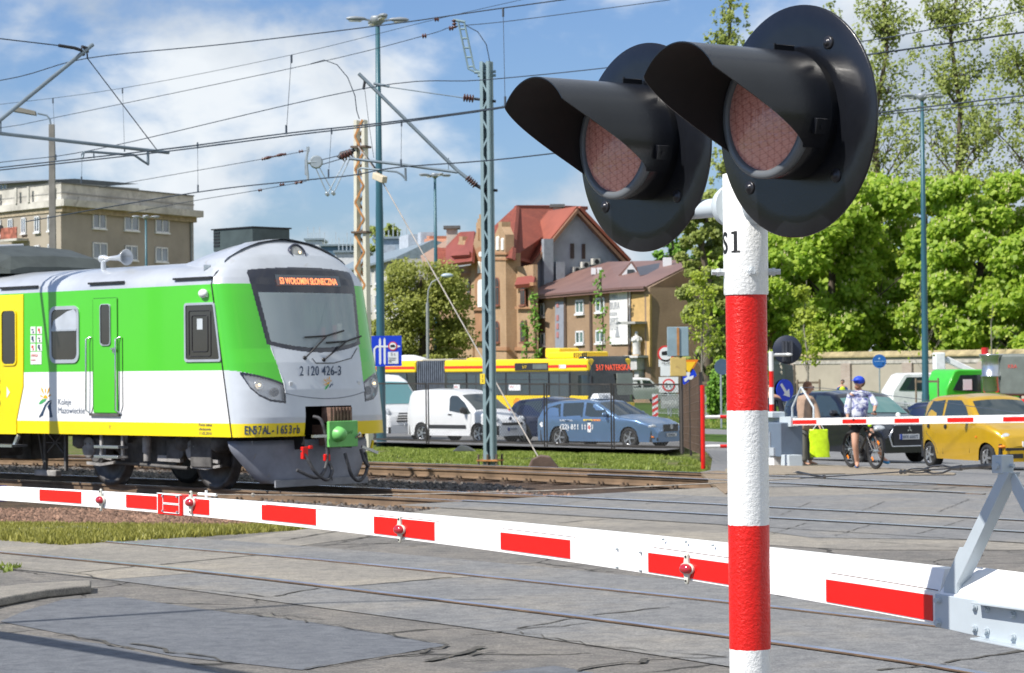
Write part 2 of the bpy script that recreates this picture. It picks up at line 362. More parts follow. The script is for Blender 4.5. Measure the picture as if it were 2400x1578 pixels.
O_ = gnd(512,1148.5); ND = V((-UB.y,UB.x,0)).normalized(); ND = ND if ND.x < 0 else -ND
CT = O_ - ND * .753
lineA = smooth([CT + UB * 60,CT + UB * 25,CT + UB * 8,CT,CT - UB * 5 + ND * .2,CT - UB * 11 + ND * .75 ,CT - UB * 18 + ND * 1.5,CT - UB * 26 + ND * 2.6],70)
trA = track('railway_track','rail track under the green train, running on into the grey road',lineA,0)
fr = [gnd(-300,1062),gnd(0,1069.5),gnd(400,1077),gnd(860,1090),gnd(1250,1103),gnd(1700,1121),gnd(2400,1156)]
lineB = smooth([p for p in fr],72)
trB = track('railway_track','empty rail track behind the train, in front of the grass verge',lineB,0)
lineC = smooth([gnd(-700,1195),gnd(-300,1229),gnd(0,1271),gnd(600,1327),gnd(1200,1393),gnd(1703,1451),gnd(2300,1527),gnd(2700,1590)],84)
trC = track('railway_track','rusty rail track sunk into the concrete slabs of the near road',lineC,0,flush=True,z0=.018)
def clips(line,tr,i0,i1,step):
 b = MB(); acc = 0
 for s in (1,-1):
  ln = offs(line,s * .753); acc = 0
  for i in range(i0,i1):
   d = ln[i + 1] - ln[i]; l = d.length; d = d / l; nn = V((d.y,-d.x,0))
   while acc < l:
    p = ln[i] + d * acc
    for q in (-1,1):
     for k in (-.05,.05):
      b.cyl(p + nn * q * .085 + d * k + Z_ * -.15,p + nn * q * .085 + d * k + Z_ * -.085,.024,.02,6)
     b.box(p + nn * q * .10 + Z_ * -.142,(.12,.09,.03),(d,nn,Z_))
    acc += step
   acc -= l
 o = b.build('rail_clips',mclip,tr); o['kind'] = 'stuff'
clips(lineA,trA,0,56,.6); clips(lineB,trB,0,60,.6)
def ties(line,tr,i0,i1,step=.6):
 b = MB(); acc = 0; n = 0
 for i in range(i0,i1):
  d = line[i + 1] - line[i]; l = d.length; d = d / l; nn = V((d.y,-d.x,0))
  while acc < l:
   b.box(line[i] + d * acc + Z_ * -.2,(.24,2.5,.1),(d,nn,Z_)); acc += step
  acc -= l
 o = b.build('sleepers',M('old_sleeper',(.16,.13,.10),.9,var=.3,scale=3,bump=.4),tr); o['kind'] = 'stuff'
ties(lineA,trA,0,62); ties(lineB,trB,0,64)
def strip(line,a,b_,i0,i1,name,mat,off):
 l1 = offs(line[i0:i1],a); l2 = offs(line[i0:i1],b_); return sheet(l1 + l2[::-1],name,mat,off)
mgroove = gm('rail_groove_dirt',[(.03,.022,.016),(.10,.065,.04),(.20,.15,.10)],3.5,bscale=40)
strip(lineC,-.70,.70,12,84,'concrete_slab',mslab2,.0065); strip(lineC,.84,1.75,18,84,'concrete_slab',mslab2,.0065); strip(lineC,-.84,-1.75,10,84,'concrete_slab',mslab2,.0065)
strip(lineC,-.68,.68,8,44,'concrete_slab',mslab,.0085); strip(lineC,-.85,-1.72,8,38,'concrete_slab',mslab,.0085)
for sg_ in (1,-1): strip(lineC,sg_ * .685,sg_ * .825,6,84,'rail_groove',mgroove,.0095)
sheet(g2((360,1282),(560,1262),(700,1243),(880,1215),(1130,1176),(1500,1152),(1700,1142),(2300,1150),(2600,1180),(2500,1290),(2000,1290),(1500,1262),(1050,1246),(840,1262),(660,1286)),'crossing_slabs',mslab,.004)
sheet(g2((1600,1172),(2300,1152),(2500,1150),(2500,1270),(1900,1262),(1640,1225)),'crossing_slabs',mslab2,.008)
pa = gnd(1130,1177)
iA = min(range(len(lineA)),key=lambda i: (lineA[i] - gnd(1240,1170)).length)
mhead = M('polished_rail_head',(.55,.60,.68),.3,.7,var=.08,scale=2)
for a_,c_ in ((-1.9,-.80),(-.70,.70),(.80,2.2)): strip(lineA,a_,c_,iA,70,'concrete_slab',mslab2,.012)
for sg_ in (1,-1):
 strip(lineA,sg_ * .70,sg_ * .82,iA,70,'rail_head',mhead,.027)
 strip(lineB,sg_ * .70,sg_ * .82,54,72,'rail_head',mhead,.027)
mcrack_shade = M('crack_and_shadow_dark',(.075,.07,.06),.95,var=.3,scale=20)
def crack(pts,wd,name='crack_and_shadow_line',jit=.03,z=.0115):
 wd *= .5
 P_ = [gnd(x,y) for x,y in pts]; fine = []
 for i in range(len(P_) - 1):
  n = max(2,int((P_[i + 1] - P_[i]).length / .12))
  for k in range(n): fine.append(P_[i].lerp(P_[i + 1],k / n) + V((random.uniform(-jit,jit),random.uniform(-jit,jit) * 1.5,0)))
 fine.append(P_[-1]); b = MB()
 for i in range(len(fine) - 1):
  d = (fine[i + 1] - fine[i]).normalized(); nn = V((-d.y,d.x,0)); a = wd * random.uniform(.4,1.2) / 2
  b.add([fine[i] - nn * a + Z_ * z,fine[i + 1] - nn * a + Z_ * z,fine[i + 1] + nn * a + Z_ * z,fine[i] + nn * a + Z_ * z],[(0,1,2,3)])
 struct(b.build(name,mcrack_shade))
cr = lambda l,w=.05,j=.02: crack([(x / 1.983,y / 1.983 + 1080) for x,y in l],w,jit=j)
cr([(750,487),(1200,443)],.11,.01); cr([(360,525),(620,497)],.05,.01); cr([(1270,635),(1480,598)],.06); cr([(1630,590),(2100,547)],.07)
cr([(560,580),(900,600),(1270,640)],.05); cr([(0,500),(200,510),(380,530),(560,580)],.03)
cr([(1000,700),(1400,748),(2080,858)],.05,.03); cr([(1400,975),(1600,945),(1900,905),(2080,862)],.06,.04); cr([(1310,375),(1600,325)],.07,.01); cr([(1490,400),(1760,345)],.06,.01); cr([(1610,403),(1960,365)],.06,.01); cr([(1900,400),(2040,380)],.08,.01); cr([(2020,930),(2150,900),(2240,870)],.12,.05); cr([(2060,940),(2300,930)],.05,.05); cr([(600,860),(800,890),(1080,940)],.07,.05); cr([(250,810),(420,835),(620,880)],.06,.05); cr([(1090,700),(1500,740)],.04,.03); cr([(1500,300),(1200,330)],.05)
c2 = lambda l,w=.05,j=.02: crack([(x * .5462 + 1100,y * .5462 + 1080) for x,y in l],w,jit=j)
c2([(540,668),(860,632)],.06); c2([(200,725),(460,680)],.05); c2([(2050,872),(2380,820)],.10,.02); c2([(1740,905),(2040,880)],.08,.03); c2([(440,905),(560,885),(860,850),(1100,845)],.08,.05); c2([(0,750),(260,730),(520,700)],.05,.05); c2([(0,835),(120,820)],.05,.05); c2([(200,740),(560,800),(1100,850)],.04,.04); c2([(1310,585),(1500,600)],.05,.03); c2([(380,270),(640,250)],.07,.03); c2([(1300,250),(1700,272),(2380,320)],.03,.01); c2([(1700,350),(2380,395)],.04,.04)
crack([(1470,1300),(1560,1309),(1700,1318)],.25,'tar_patch',.06); crack([(1310,1332),(1400,1322),(1500,1340)],.06,jit=.06)
for i in (1,6):
 x0 = 1330 + i * 42; cr_ = [(x0 - 70,1187 - i * .5),(x0 + 60,1168 - i)]; crack(cr_,.03,jit=.01,z=.0165)
for i in (0,3,7):  # wire shadows drawn as thin dark diagonal lines on the crossing slabs
 x0 = 1840 + i * 52 + (i * 37) % 23; crack([(x0 - 60,1262 - i),(x0 + 50,1229 - i)],.028,jit=.012,z=.0165); crack([(x0 - 10,1210 - i),(x0 + 60,1180 - i)],.025,jit=.012,z=.0165)
b = MB(); k = g2((-40,1400),(0,1389),(90,1384),(200,1378),(214,1392),(120,1402),(0,1426),(-40,1440));
k = g2((-60,1402),(60,1388),(214,1380),(214,1392),(100,1404),(0,1424),(-60,1440)); b.prism([p + Z_ * .002 for p in k],(0,0,.07)); struct(b.build('kerb',mslab,bevel=.02))
isl = [gnd(x,y,-.2) for x,y in ((1700,1118),(1720,1100),(1900,1080),(2080,1092),(2180,1103),(2240,1113),(2236,1121),(2130,1128),(1980,1128),(1840,1140),(1700,1140))]
b = MB(); b.prism([V((p.x,p.y,-.30)) for p in isl],(0,0,.30));
bm = MB()
o = sheet([(p.x,p.y) for p in isl],'traffic_island',gm('island_concrete',[(.30,.26,.20),(.36,.31,.25)],.8,bscale=60),.03,.1)
sheet([(p.x,p.y) for p in g2((1700,1160),(1660,1128),(1640,1108),(1680,1098),(1780,1110),(1800,1130))],'sandy_ground',mdirt,.02,.05)
# ---- stones of the ballast
def scatter(poly,n,fn):
 P_ = [p if len(p) == 3 else gnd(*p) for p in poly]; xs = [p.x for p in P_]; ys = [p.y for p in P_]; out = []
 def inside(x,y):
  c = False; j = len(P_) - 1
  for i in range(len(P_)):
   if (P_[i].y > y) != (P_[j].y > y) and x < (P_[j].x - P_[i].x) * (y - P_[i].y) / (P_[j].y - P_[i].y) + P_[i].x: c = not c
   j = i
  return c
 t = 0
 while len(out) < n and t < n * 60:
  t += 1; x = random.uniform(min(xs),max(xs)); y = random.uniform(min(ys),max(ys))
  if inside(x,y): out.append((x,y))
 return out
def stones(poly,n,mat,zb,r0,r1,name='ballast_stones',hump=0):
 b = MB()
 for x,y in scatter(poly,n,None):
  r = random.uniform(r0,r1); c = V((x,y,zb + random.uniform(0,.03) + hump)); a = random.uniform(0,6.3)
  ax = (V((math.cos(a),math.sin(a),random.uniform(-.4,.4))).normalized(),); u = perp(ax[0])
  vs = [c + ax[0] * r * random.uniform(.8,1.4),c - ax[0] * r * random.uniform(.8,1.4),c + u[0] * r * random.uniform(.6,1),c - u[0] * r * random.uniform(.6,1),c + u[1] * r * random.uniform(.5,.9),c - u[1] * r * random.uniform(.5,.9)]
  b.add(vs,[(0,2,4),(2,1,4),(1,3,4),(3,0,4),(2,0,5),(1,2,5),(3,1,5),(0,3,5)])
 o = b.build(name,mat); o['kind'] = 'stuff'; return o
mst = M('brown_stone',(.21,.125,.085),.9,var=.25,scale=2,isl=.55); mst2 = M('grey_stone',(.13,.115,.105),.9,var=.3,scale=2,isl=.5)
sheet(g2((-800,1185),(-300,1215),(0,1240),(660,1236),(760,1195),(1000,1185),(1130,1172),(1300,1150),(1690,1134),(1690,1112),(1000,1087),(300,1068),(-900,1050)),'ballast',mballast,BASE + .02)
stones([(-60,1175),(0,1215),(200,1216),(560,1222),(740,1205),(700,1175)],9000,mst,-.14,.025,.06)
stones([(-60,1245),(0,1290),(170,1278),(150,1262),(0,1258)],700,mst,-.10,.02,.05)
stones([(-60,1075),(800,1102),(1200,1120),(1300,1150),(900,1138),(0,1102),(-60,1100)],5200,mst2,-.15,.03,.06)
stones([(900,1128),(1350,1140),(1320,1162),(1150,1172),(900,1150)],1300,mst,-.15,.03,.06)
stones([(600,1150),(1000,1165),(1150,1180),(900,1200),(740,1190)],1500,mst2,-.15,.03,.06)
# ---- grass tufts
def tufts(poly,n,mat,zf,h,wdt,name='grass',lean=.5,thin=1):
 b = MB()
 for x,y in scatter(poly,n,None):
  z = zf(V((x,y,0)))
  if thin and noise.noise(V((x * .9,y * .35,3))) < random.uniform(-.15,.30): continue
  for k in range(3):
   a = random.uniform(0,6.3); d = V((math.cos(a),math.sin(a),0)) * wdt; hh = h * random.uniform(.5,1.3); l = V((random.uniform(-1,1),random.uniform(-1,1),0)) * hh * lean
   c = V((x + random.uniform(-.05,.05),y + random.uniform(-.05,.05),z)); b.add([c - d,c + d,c + l + Z_ * hh],[(0,1,2)])
 o = b.build(name,mat); o['kind'] = 'stuff'; return o
mg1 = leafmat('spring_grass',(.14,.21,.02),(.36,.42,.09),.35); mg2 = leafmat('mossy_grass',(.20,.20,.03),(.42,.40,.09),.3)
tufts([(-60,1216),(0,1214),(300,1222),(540,1228),(700,1224),(720,1238),(600,1250),(330,1268),(150,1280),(0,1268),(-60,1262)],9000,mg2,lambda p: -.14 + .12 * max(0,min(1,(31 - p[1]) / 4)),.085,.02,thin=0)
tufts([(640,1225),(740,1218),(700,1236)],300,mg1,lambda p: -.13,.07,.02)
tufts([(0,1328),(40,1333),(20,1341),(0,1343)],120,mg1,lambda p: 0,.05,.02)
def gz(p): return hz(p) + BASE
tufts([gh(850,80),gh(1600,71),gh(1650,60),gnd(1660,1096),gnd(1560,1103),gnd(1200,1094),gnd(850,1082)],36000,mg1,gz,.075,.022)
tufts([(-60,1030),(120,1032),(120,1064),(-60,1060)],3000,mg2,gz,.12,.03)
sheet(g2((850,1083),(1000,1084),(1300,1097),(1690,1112),(1690,1104),(1500,1097),(1200,1088),(1000,1078)),'sandy_ground',mdirt,BASE + .03)
# ================================================================== FOREGROUND CROSSING SIGNAL
NF = V((-.815,-.579,0)).normalized(); SIDE = V((.579,-.815,0)).normalized()
pw = M('post_white_paint',(.80,.81,.80),.32,var=.03,bump=.32,bscale=120,dirt=((.5,.5,.45),14,.74))
pr = M('post_red_paint',(.70,.010,.005),.28,var=.08,scale=9,bump=.35,bscale=120)
vis = M('black_signal_enamel',(.007,.008,.011),.27,var=.5,scale=3,bump=.06,bscale=160,dirt=((.16,.17,.18),190,.715),coat=.12)
visin = M('dull_black_lining',(.02,.017,.017),.75,var=.3)
PC = at(1751,900,6.65); PC.z = 0
sig = thing('crossing_signal','tall red and white banded signal post in front carrying two black hooded lamps','railway signal',PC)
zof = lambda y: at(1751,y,6.65).z
zs = [zof(y) for y in (683,962,1230,1520)]; step = .318
b = MB(); b.lathe((0,0,zs[0] - .01),Z_,[(0,.0585),(.005,.0600),(zof(400) - zs[0],.0600),(zof(398) - zs[0],.052)],48)
b.build('collar',pw,sig)
lv = zs + [zs[-1] - step * k for k in (1,2)] + [0]
for i in range(len(lv) - 1):
 b = MB(); z0,z1 = lv[i + 1],lv[i]; rings = []
 n = 56
 def edge(zz,seed): return [V((.0555 * math.cos(a),.0555 * math.sin(a),zz + .0022 * noise.noise(V((math.cos(a) * 9,math.sin(a) * 9,seed))))) for a in [k * 2 * math.pi / n for k in range(n)]]
 b.loft([edge(z0,z0 * 7),edge(z1,z1 * 7)],True,False); b.build('post',[pr,pw][i % 2],sig)
b = MB()
for d in (V((-1,-.1,0)),V((1,-.05,0)),V((.12,-1,0))):
 d.normalize(); z = zof(638); p = d * .059 + Z_ * z
 b.cyl(p,p + d * .012,.0105,n=6,smooth=False); b.cyl(p + d * .012,p + d * .02,.012,n=6,smooth=False); b.cyl(p + d * .02,p + d * .034,.0085,n=6,smooth=False); b.cut()
b.each('bolt',M('painted_bolt',(.62,.66,.68),.4,.2,bump=.3,bscale=90),sig)
cu = bpy.data.curves.new('t','FONT'); cu.body = 'S'; cu.size = .0585 / .73; cu.offset = .0018; cu.resolution_u = 6; to = bpy.data.objects.new('t',cu); COL.objects.link(to)
bpy.context.view_layer.update(); me = bpy.data.meshes.new_from_object(to.evaluated_get(bpy.context.evaluated_depsgraph_get())); bpy.data.objects.remove(to)
bm = bmesh.new(); bm.from_mesh(me)
for (xa,xb,za,zb) in ((.052,.082,0,.0052),(.061,.073,.0045,.0575),(.052,.062,.0500,.0562)):
 bm.faces.new([bm.verts.new((xa,za,0)),bm.verts.new((xb,za,0)),bm.verts.new((xb,zb,0)),bm.verts.new((xa,zb,0))])
bmesh.ops.triangulate(bm,faces=bm.faces); bmesh.ops.subdivide_edges(bm,edges=bm.edges,cuts=2)
zt = zof(594)
for v in bm.verts:
 a = math.radians(-90 - 86) + v.co.x * .85 / .0605; v.co = V((.0607 * math.cos(a),.0607 * math.sin(a),zt + v.co.y))
bm.to_mesh(me); bm.free(); me.name = 'lettering'; me.materials.clear(); me.materials.append(M('lettering_black',(.012,.012,.012),.5,var=0)); lo = bpy.data.objects.new('lettering',me); COL.objects.link(lo); lo.parent = sig
flz = zof(481)
b = MB(); b.cyl(-SIDE * .52 + Z_ * flz,-SIDE * .04 + Z_ * flz,.026,n=24); b.cyl(SIDE * .3 + Z_ * flz,SIDE * .04 + Z_ * flz,.026,n=24); b.build('bracket_pipe',greyp,sig)
for s in (-1,1):
 b = MB(); b.lathe(SIDE * s * .052 + Z_ * flz,SIDE * s,[(0,.058),(.012,.058),(.03,.050),(.034,.046),(.034,.0)],32)
 for k in range(4):
  a = math.pi / 4 + k * math.pi / 2; u,w_ = perp(SIDE); p = SIDE * s * .083 + Z_ * flz + (u * math.cos(a) + w_ * math.sin(a)) * .034; b.cyl(p,p + SIDE * s * .010,.010,n=6,smooth=False)
 b.build('flange',greyp,sig)
lensm = bpy.data.materials.new('ribbed_red_lens'); lensm.use_nodes = True; nt = lensm.node_tree; bs = nt.nodes['Principled BSDF']
tcn = nd(nt,'ShaderNodeTexCoord');
wv = nd(nt,'ShaderNodeTexWave',wave_type='BANDS',bands_direction='DIAGONAL',ins={'Scale': 26,'Distortion': 2.5,'Detail': 1}); nt.links.new(tcn.outputs['Object'],wv.inputs[0])
vr = nd(nt,'ShaderNodeTexVoronoi',feature='DISTANCE_TO_EDGE',ins={'Scale': 60,'Randomness': .35}); nt.links.new(tcn.outputs['Object'],vr.inputs[0])
rr = nd(nt,'ShaderNodeValToRGB'); rr.color_ramp.elements[0].color = (.46,.17,.13,1); rr.color_ramp.elements[1].color = (.66,.30,.24,1); rr.color_ramp.elements[1].position = .9; lines_ = []
for k_,(rx_,sc_) in enumerate(((.5,24),(-.9,17),(1.6,20),(.1,55))):
 mpl = nd(nt,'ShaderNodeMapping'); mpl.inputs['Rotation'].default_value = (0,rx_,rx_ * .7); nt.links.new(tcn.outputs['Object'],mpl.inputs[0]); wl_n = nd(nt,'ShaderNodeTexWave',wave_type='BANDS',bands_direction='Z',ins={'Scale': sc_,'Distortion': 2.2 + k_ * .6,'Detail': 1,'Detail Scale': .6}); nt.links.new(mpl.outputs[0],wl_n.inputs[0]); lines_.append(mth(nt,'POWER',wl_n.outputs[1],9 if k_ < 3 else 3))
acc_ = mth(nt,'ADD',mth(nt,'ADD',lines_[0],lines_[1]),mth(nt,'ADD',lines_[2],mth(nt,'MULTIPLY',lines_[3],.5)))
nt.links.new(mth(nt,'SUBTRACT',1,mth(nt,'MULTIPLY',acc_,.5),clamp=True),rr.inputs[0])
spz = nd(nt,'ShaderNodeSeparateXYZ'); nt.links.new(tcn.outputs['Object'],spz.inputs[0])
nt.links.new(rr.outputs[0],bs.inputs['Base Color']); bs.inputs['Roughness'].default_value = .22; bs.inputs['Coat Weight'].default_value = .5
bpn = nd(nt,'ShaderNodeBump',ins={'Strength': .7,'Distance': .004}); nt.links.new(vr.outputs[0],bpn.inputs['Height']); nt.links.new(bpn.outputs[0],bs.inputs['Normal'])
def head(c):
 """one lamp head; c = centre of the background disc, in signal coordinates"""
 hd = bpy.data.objects.new('lamp_head',None); COL.objects.link(hd); hd.parent = sig; hd.location = c
 ax = (SIDE,Z_,NF); R = .294; oc = Z_ * .012
 b = MB(); n = 96; P = lambda r,a,h: SIDE * (r * math.sin(a)) + Z_ * (r * math.cos(a)) + NF * h
 b.loft([[P(r,k * 2 * math.pi / n,h) for k in range(n)] for r,h in ((.02,-.006),(R * .97,-.006),(R,-.003),(R,.001),(R - .003,.003),(R * .8,.004),(R * .5,.004),(.02,.004))],True,True,True)
 b.build('background_disc',vis,hd)
 b = MB(); b.loft([[P(r,k * 2 * math.pi / n,h) + oc for k in range(n)] for r,h in ((.155,.0),(.160,.002),(.160,.085),(.157,.088),(.150,.088))],True,True,True); b.build('housing',vis,hd)
 b = MB(); b.loft([[P(r,k * 2 * math.pi / n,h) + oc for k in range(n)] for r,h in ((.155,.08),(.161,.088),(.161,.106),(.155,.110),(.141,.110),(.139,.098))],True,False,True); b.build('lens_ring',M('ring_grey_plastic',(.12,.13,.14),.4,var=.2),hd)
 b = MB(); b.loft([[P(r,k * 2 * math.pi / n,h) + oc for k in range(n)] for r,h in ((.142,.100),(.12,.109),(.08,.117),(.04,.121),(.002,.122))],True,True,True); b.build('lens',lensm,hd)
 ri,ro = .1615,.1645; A = math.radians(124); m = 90
 def Lh(a):
  d = abs(math.degrees(a)); t = max(0,min(1,(d - 56) / 66)); t2 = t * t * (3 - 2 * t) * .35 + t * .65; return .385 - t2 * .285
 outs,ins = [],[]
 for k in range(m + 1):
  a = -A + 2 * A * k / m; l = Lh(a); outs.append([P(ro * (1 + .0 * q),a,.03 + (l - .03) * q) + oc for q in [i / 10 for i in range(11)]]); ins.append([P(ri,a,.03 + (l - .03) * q) + oc for q in [i / 10 for i in range(11)]])
 b = MB(); b.loft(outs,False,False,True); b.mi = 1; b.loft(ins,False,False,True); b.mi = 0
 b.loft([[o[-1],i[-1]] for o,i in zip(outs,ins)],False,False,False); b.loft([[outs[0][j],ins[0][j]] for j in range(11)],False,False,False); b.loft([[outs[-1][j],ins[-1][j]] for j in range(11)],False,False,False)
 b.build('hood',[vis,visin],hd)
 b = MB()
 for a in (math.radians(104),math.radians(-104),0):
  u = P(1,a,0); t = NF.cross(u); b.box(u * .170 + NF * (.072 if a else .05) + oc,(.040 if a else .03,.016,.036 if a else .07),(t,u,NF)); b.cyl(u * .177 + NF * .072 + oc,u * .182 + NF * .072 + oc,.006,n=8); b.cut()
 b.each('hood_clip',vis,hd,bevel=.002)
 for a,r in ((.60,.225),(-2.3,.235),(2.35,.21)):
  p = P(r,a,.004); b = MB(); b.lathe(p,NF,[(0,.017),(.003,.017),(.005,.012),(.004,.009),(.010,.008),(.010,0)],20); b.build('disc_screw',M('screw_black',(.03,.03,.035),.3,.4),hd)
 b = MB(); b.lathe(-NF * .006,-NF,[(0,.15),(.05,.15),(.09,.12),(.10,.05),(.1,0)],32)
 for k in range(6): b.box(-NF * .1 + SIDE * (k - 2.5) * .03,(.008,.16,.03),(SIDE,Z_,NF))
 b.build('rear_housing',vis,hd)
 b = MB(); b.tube([V((0,0,flz - c.z)) - NF * .10 * 0 - (NF * ((c.dot(NF)))),V((0,0,flz - c.z)) - NF * .06,V((0,0,-.03)) - NF * .08],.02,10); b.build('mounting_arm',greyp,hd)
hz_ = at(1868,283,6.26).z
cR = at(1866,283,6.26) - PC; cL = at(1509.5,348,6.965) - PC; cL.z = cR.z = (cL.z + cR.z) / 2
head(cR); head(cL)
# ================================================================== NEAR BARRIER
def Sx(x): return 500 + .15 * x
def ip(x,xs,ys): return float(np.interp(x,xs,ys))
bx_ = (-5,370,1000,1449,1700,2200,2400); by_ = (1173,1201,1271,1336,1372,1463,1503)
tx_ = (-5,370,480,1000,1449,1810,2192,2400); ty_ = (1135,1158,1161,1203.6,1244,1283,1326,1350)
Pb = np.polyfit(bx_,by_,3); Pt = np.polyfit(tx_,ty_,3)
yb = lambda x: float(np.polyval(Pb,x)); yt = lambda x: float(np.polyval(Pt,x))
B0 = at(-5,yb(-5),5800 / Sx(-5)); B1 = at(2400,yb(2400),5800 / Sx(2400)); BD = (B0 - B1); BD.z = 0; BL = BD.length; BD.normalize()
BN = V((-BD.y,BD.x,0)); BN = BN if BN.y < 0 else -BN
bar = thing('barrier_gate','closed white crossing barrier boom with red panels behind the signal post','barrier',(B1.x,B1.y,0))
LB = V((B1.x,B1.y,0))
def onarm(x,y): return onpl(x,y,B1,BN) - LB
def bot(x): return onarm(x,yb(x))
def arm_z(x):
 p = onarm(x,yb(x)); q = onarm(x,yt(x)); return p,q.z - p.z
bw = M('barrier_white',(.84,.84,.83),.4,var=.02,scale=5); stick = M('red_reflective_sheet',(.80,.006,.004),.32,var=.04,scale=6,coat=.3)
def arm(x0,x1,n,name,mat,grow=0,dp=0):
 b = MB(); rings = []
 for i in range(n + 1):
  x = x0 + (x1 - x0) * i / n; p,h = arm_z(x); f = ip(x,(0,2400),(.90,.54)); w_ = ip(x,(0,2400),(.045,.085)); h -= .010
  zf = h * f
  rings.append([p + BN * grow + Z_ * -grow,p + BN * grow + Z_ * zf,p - BN * (.006 - grow) + Z_ * (zf + .002),p - BN * (w_ * .35 - grow) + Z_ * (h + grow),p - BN * (w_ + grow) + Z_ * (h + grow),p - BN * (w_ + grow) + Z_ * -grow])
 b.loft(rings,True,True,False); return b.build(name,mat,bar)
arm(-5,366,8,'boom',bw); arm(366,2200,26,'boom',bw);
b = MB(); p = bot(-5); b.box(p + Z_ * .03 - BN * .022 + BD * .008,(.014,.05,.075),(BD,BN,Z_)); b.build('boom_end_cap',M('blue_cap',(.04,.04,.25),.5),bar)
def sticker(x0,x1,f0,f1):
 b = MB(); n = 4; front = [];
 for i in range(n + 1):
  x = x0 + (x1 - x0) * i / n; p,h = arm_z(x); front.append((p + BN * .003 + Z_ * h * f0,p + BN * .003 + Z_ * h * f1,p + Z_ * h * f1,p + Z_ * h * f0))
 b.loft([list(r) for r in front],True,True,False); return b.build('red_panel',stick,bar)
for x0,x1,f0,f1 in ((94,191,.16,.82),(297,368,.15,.83),(452,491,.12,.84),(615,741,.15,.80),(878,1019,.09,.72),(1175,1337,.09,.61),(1521,1770,.05,.53),(1938,2187,.04,.48)): sticker(x0,x1,f0,f1)
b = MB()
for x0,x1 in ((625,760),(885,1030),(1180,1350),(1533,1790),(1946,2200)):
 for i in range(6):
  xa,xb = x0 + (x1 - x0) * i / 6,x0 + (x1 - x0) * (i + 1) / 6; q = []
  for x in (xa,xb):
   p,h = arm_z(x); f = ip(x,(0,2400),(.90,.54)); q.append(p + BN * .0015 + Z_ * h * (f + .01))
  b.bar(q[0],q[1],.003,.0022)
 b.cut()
b.each('panel_edge',M('panel_edge_dark',(.10,.05,.05),.7),bar)  # thin dark line along the ledge above each red panel
lr = M('dark_red_lamp_glass',(.42,.012,.02),.12,var=.1,coat=.8,spec=.8); lw = M('cream_lamp_base',(.66,.65,.56),.45,var=.1)
for x,y in ((240,1172),(451,1178),(941,1241),(1614,1333)):
 S_ = Sx(x); c = onarm(x,y) + BN * .004; k = .00125 * 34
 lp = bpy.data.objects.new('warning_lamp',None); COL.objects.link(lp); lp.parent = bar; lp.location = c
 b = MB(); t = BD
 prof = [(math.cos(a) * .034 * (1 if abs(math.sin(a)) < .8 else 1),math.sin(a) * .020) for a in [i * math.pi / 12 for i in range(24)]]
 def outl(f,e):
  r = []
  for i in range(32):
   a = i * math.pi / 16; xx,zz = .032 * math.cos(a),.019 * math.sin(a)
   if abs(math.cos(a)) < .38: zz = math.copysign(.049 - abs(math.cos(a)) * .018,math.sin(a)); xx = .0125 * (math.cos(a) / .38)
   r.append(t * xx * f + Z_ * zz * f + BN * e)
  return r
 b.loft([outl(1,0),outl(1,.006),outl(.94,.008)],True,True,False); b.build('lamp_base',lw,lp)
 b = MB(); b.ball(BN * .010 - t * .002,.027,20,(1,.62,.62),(t,BN,Z_)); b.build('lens',lr,lp)
 b = MB()
 for z in (.038,-.038): b.cyl(BN * .008 + Z_ * z,BN * .011 + Z_ * z,.0035,n=8); b.cut()
 b.each('screw',dark,lp)
b = MB(); pj,hj = arm_z(431); pk = bot(372)
a0 = bot(374) + BN * .010 + Z_ * -.004; a1 = bot(430) + BN * .010 + Z_ * -.004; tw = (a1 - a0)
b.hexa([a0,a1,a1 - BN * .075,a0 - BN * .075,a0 + Z_ * .086,a1 + Z_ * .086,a1 - BN * .075 + Z_ * .086,a0 - BN * .075 + Z_ * .086]); jb = b.build('joint_box',stick,bar,bevel=.003)
b = MB()
for z in (.006,.046):
 c0 = bot(388) + BN * .012 + Z_ * z; c1 = bot(426) + BN * .012 + Z_ * z
 for p,q in ((c0,c1),(c0 + Z_ * .035,c1 + Z_ * .035),(c0,c0 + Z_ * .035),(c1,c1 + Z_ * .035)): b.bar(p,q,.003,.003,BN)
b.bar(a0 + Z_ * .088,a1 + Z_ * .088,.006,.004)
b.build('white_frame',bw,jb)
b = MB()
for x,z in ((388,.074),(422,.076),(388,.012),(422,.012)): p = bot(x) + Z_ * z + BN * .012; b.cyl(p,p + BN * .006,.0048,n=8); b.cut()
for x,y in ((1448,1287),(1503,1295),(1448,1330),(1503,1338),(1603,1271),(1666,1279),(1550,1265)):
 p = onarm(x,y) + BN * .001 - (BN * .012 if y < 1282 else V((0,0,0))); b.cyl(p,p + BN * .007,.0042,.003,n=8); b.cut()
b.each('bolt',steel,bar)
gp = M('hinge_grey_paint',(.47,.53,.575),.42,.15,var=.05,scale=4)
def q4(pts,thick,name,off=0.):
 P_ = [onarm(x,y) + BN * off for x,y in pts]; b = MB(); b.prism(P_,BN * -thick); return b
b = q4([(2201,1391),(2201,1468),(2330,1497),(2460,1524),(2460,1428),(2310,1408)],.012,'p',.018)
cp = b.build('clamp_plate',gp,bar,bevel=.002)
b = MB();
for (xa,ya),(xb_,yb__) in (((2308,1410),(2460,1430)),((2306,1494),(2460,1524))):
 p,q = onarm(xa,ya) + BN * .02,onarm(xb_,yb__) + BN * .02; b.bar(p,q,.075,.006)
b.build('flange_strip',gp,cp,bevel=.0015)
b = MB(); p0,h0 = arm_z(2200); p1,h1 = arm_z(2460)
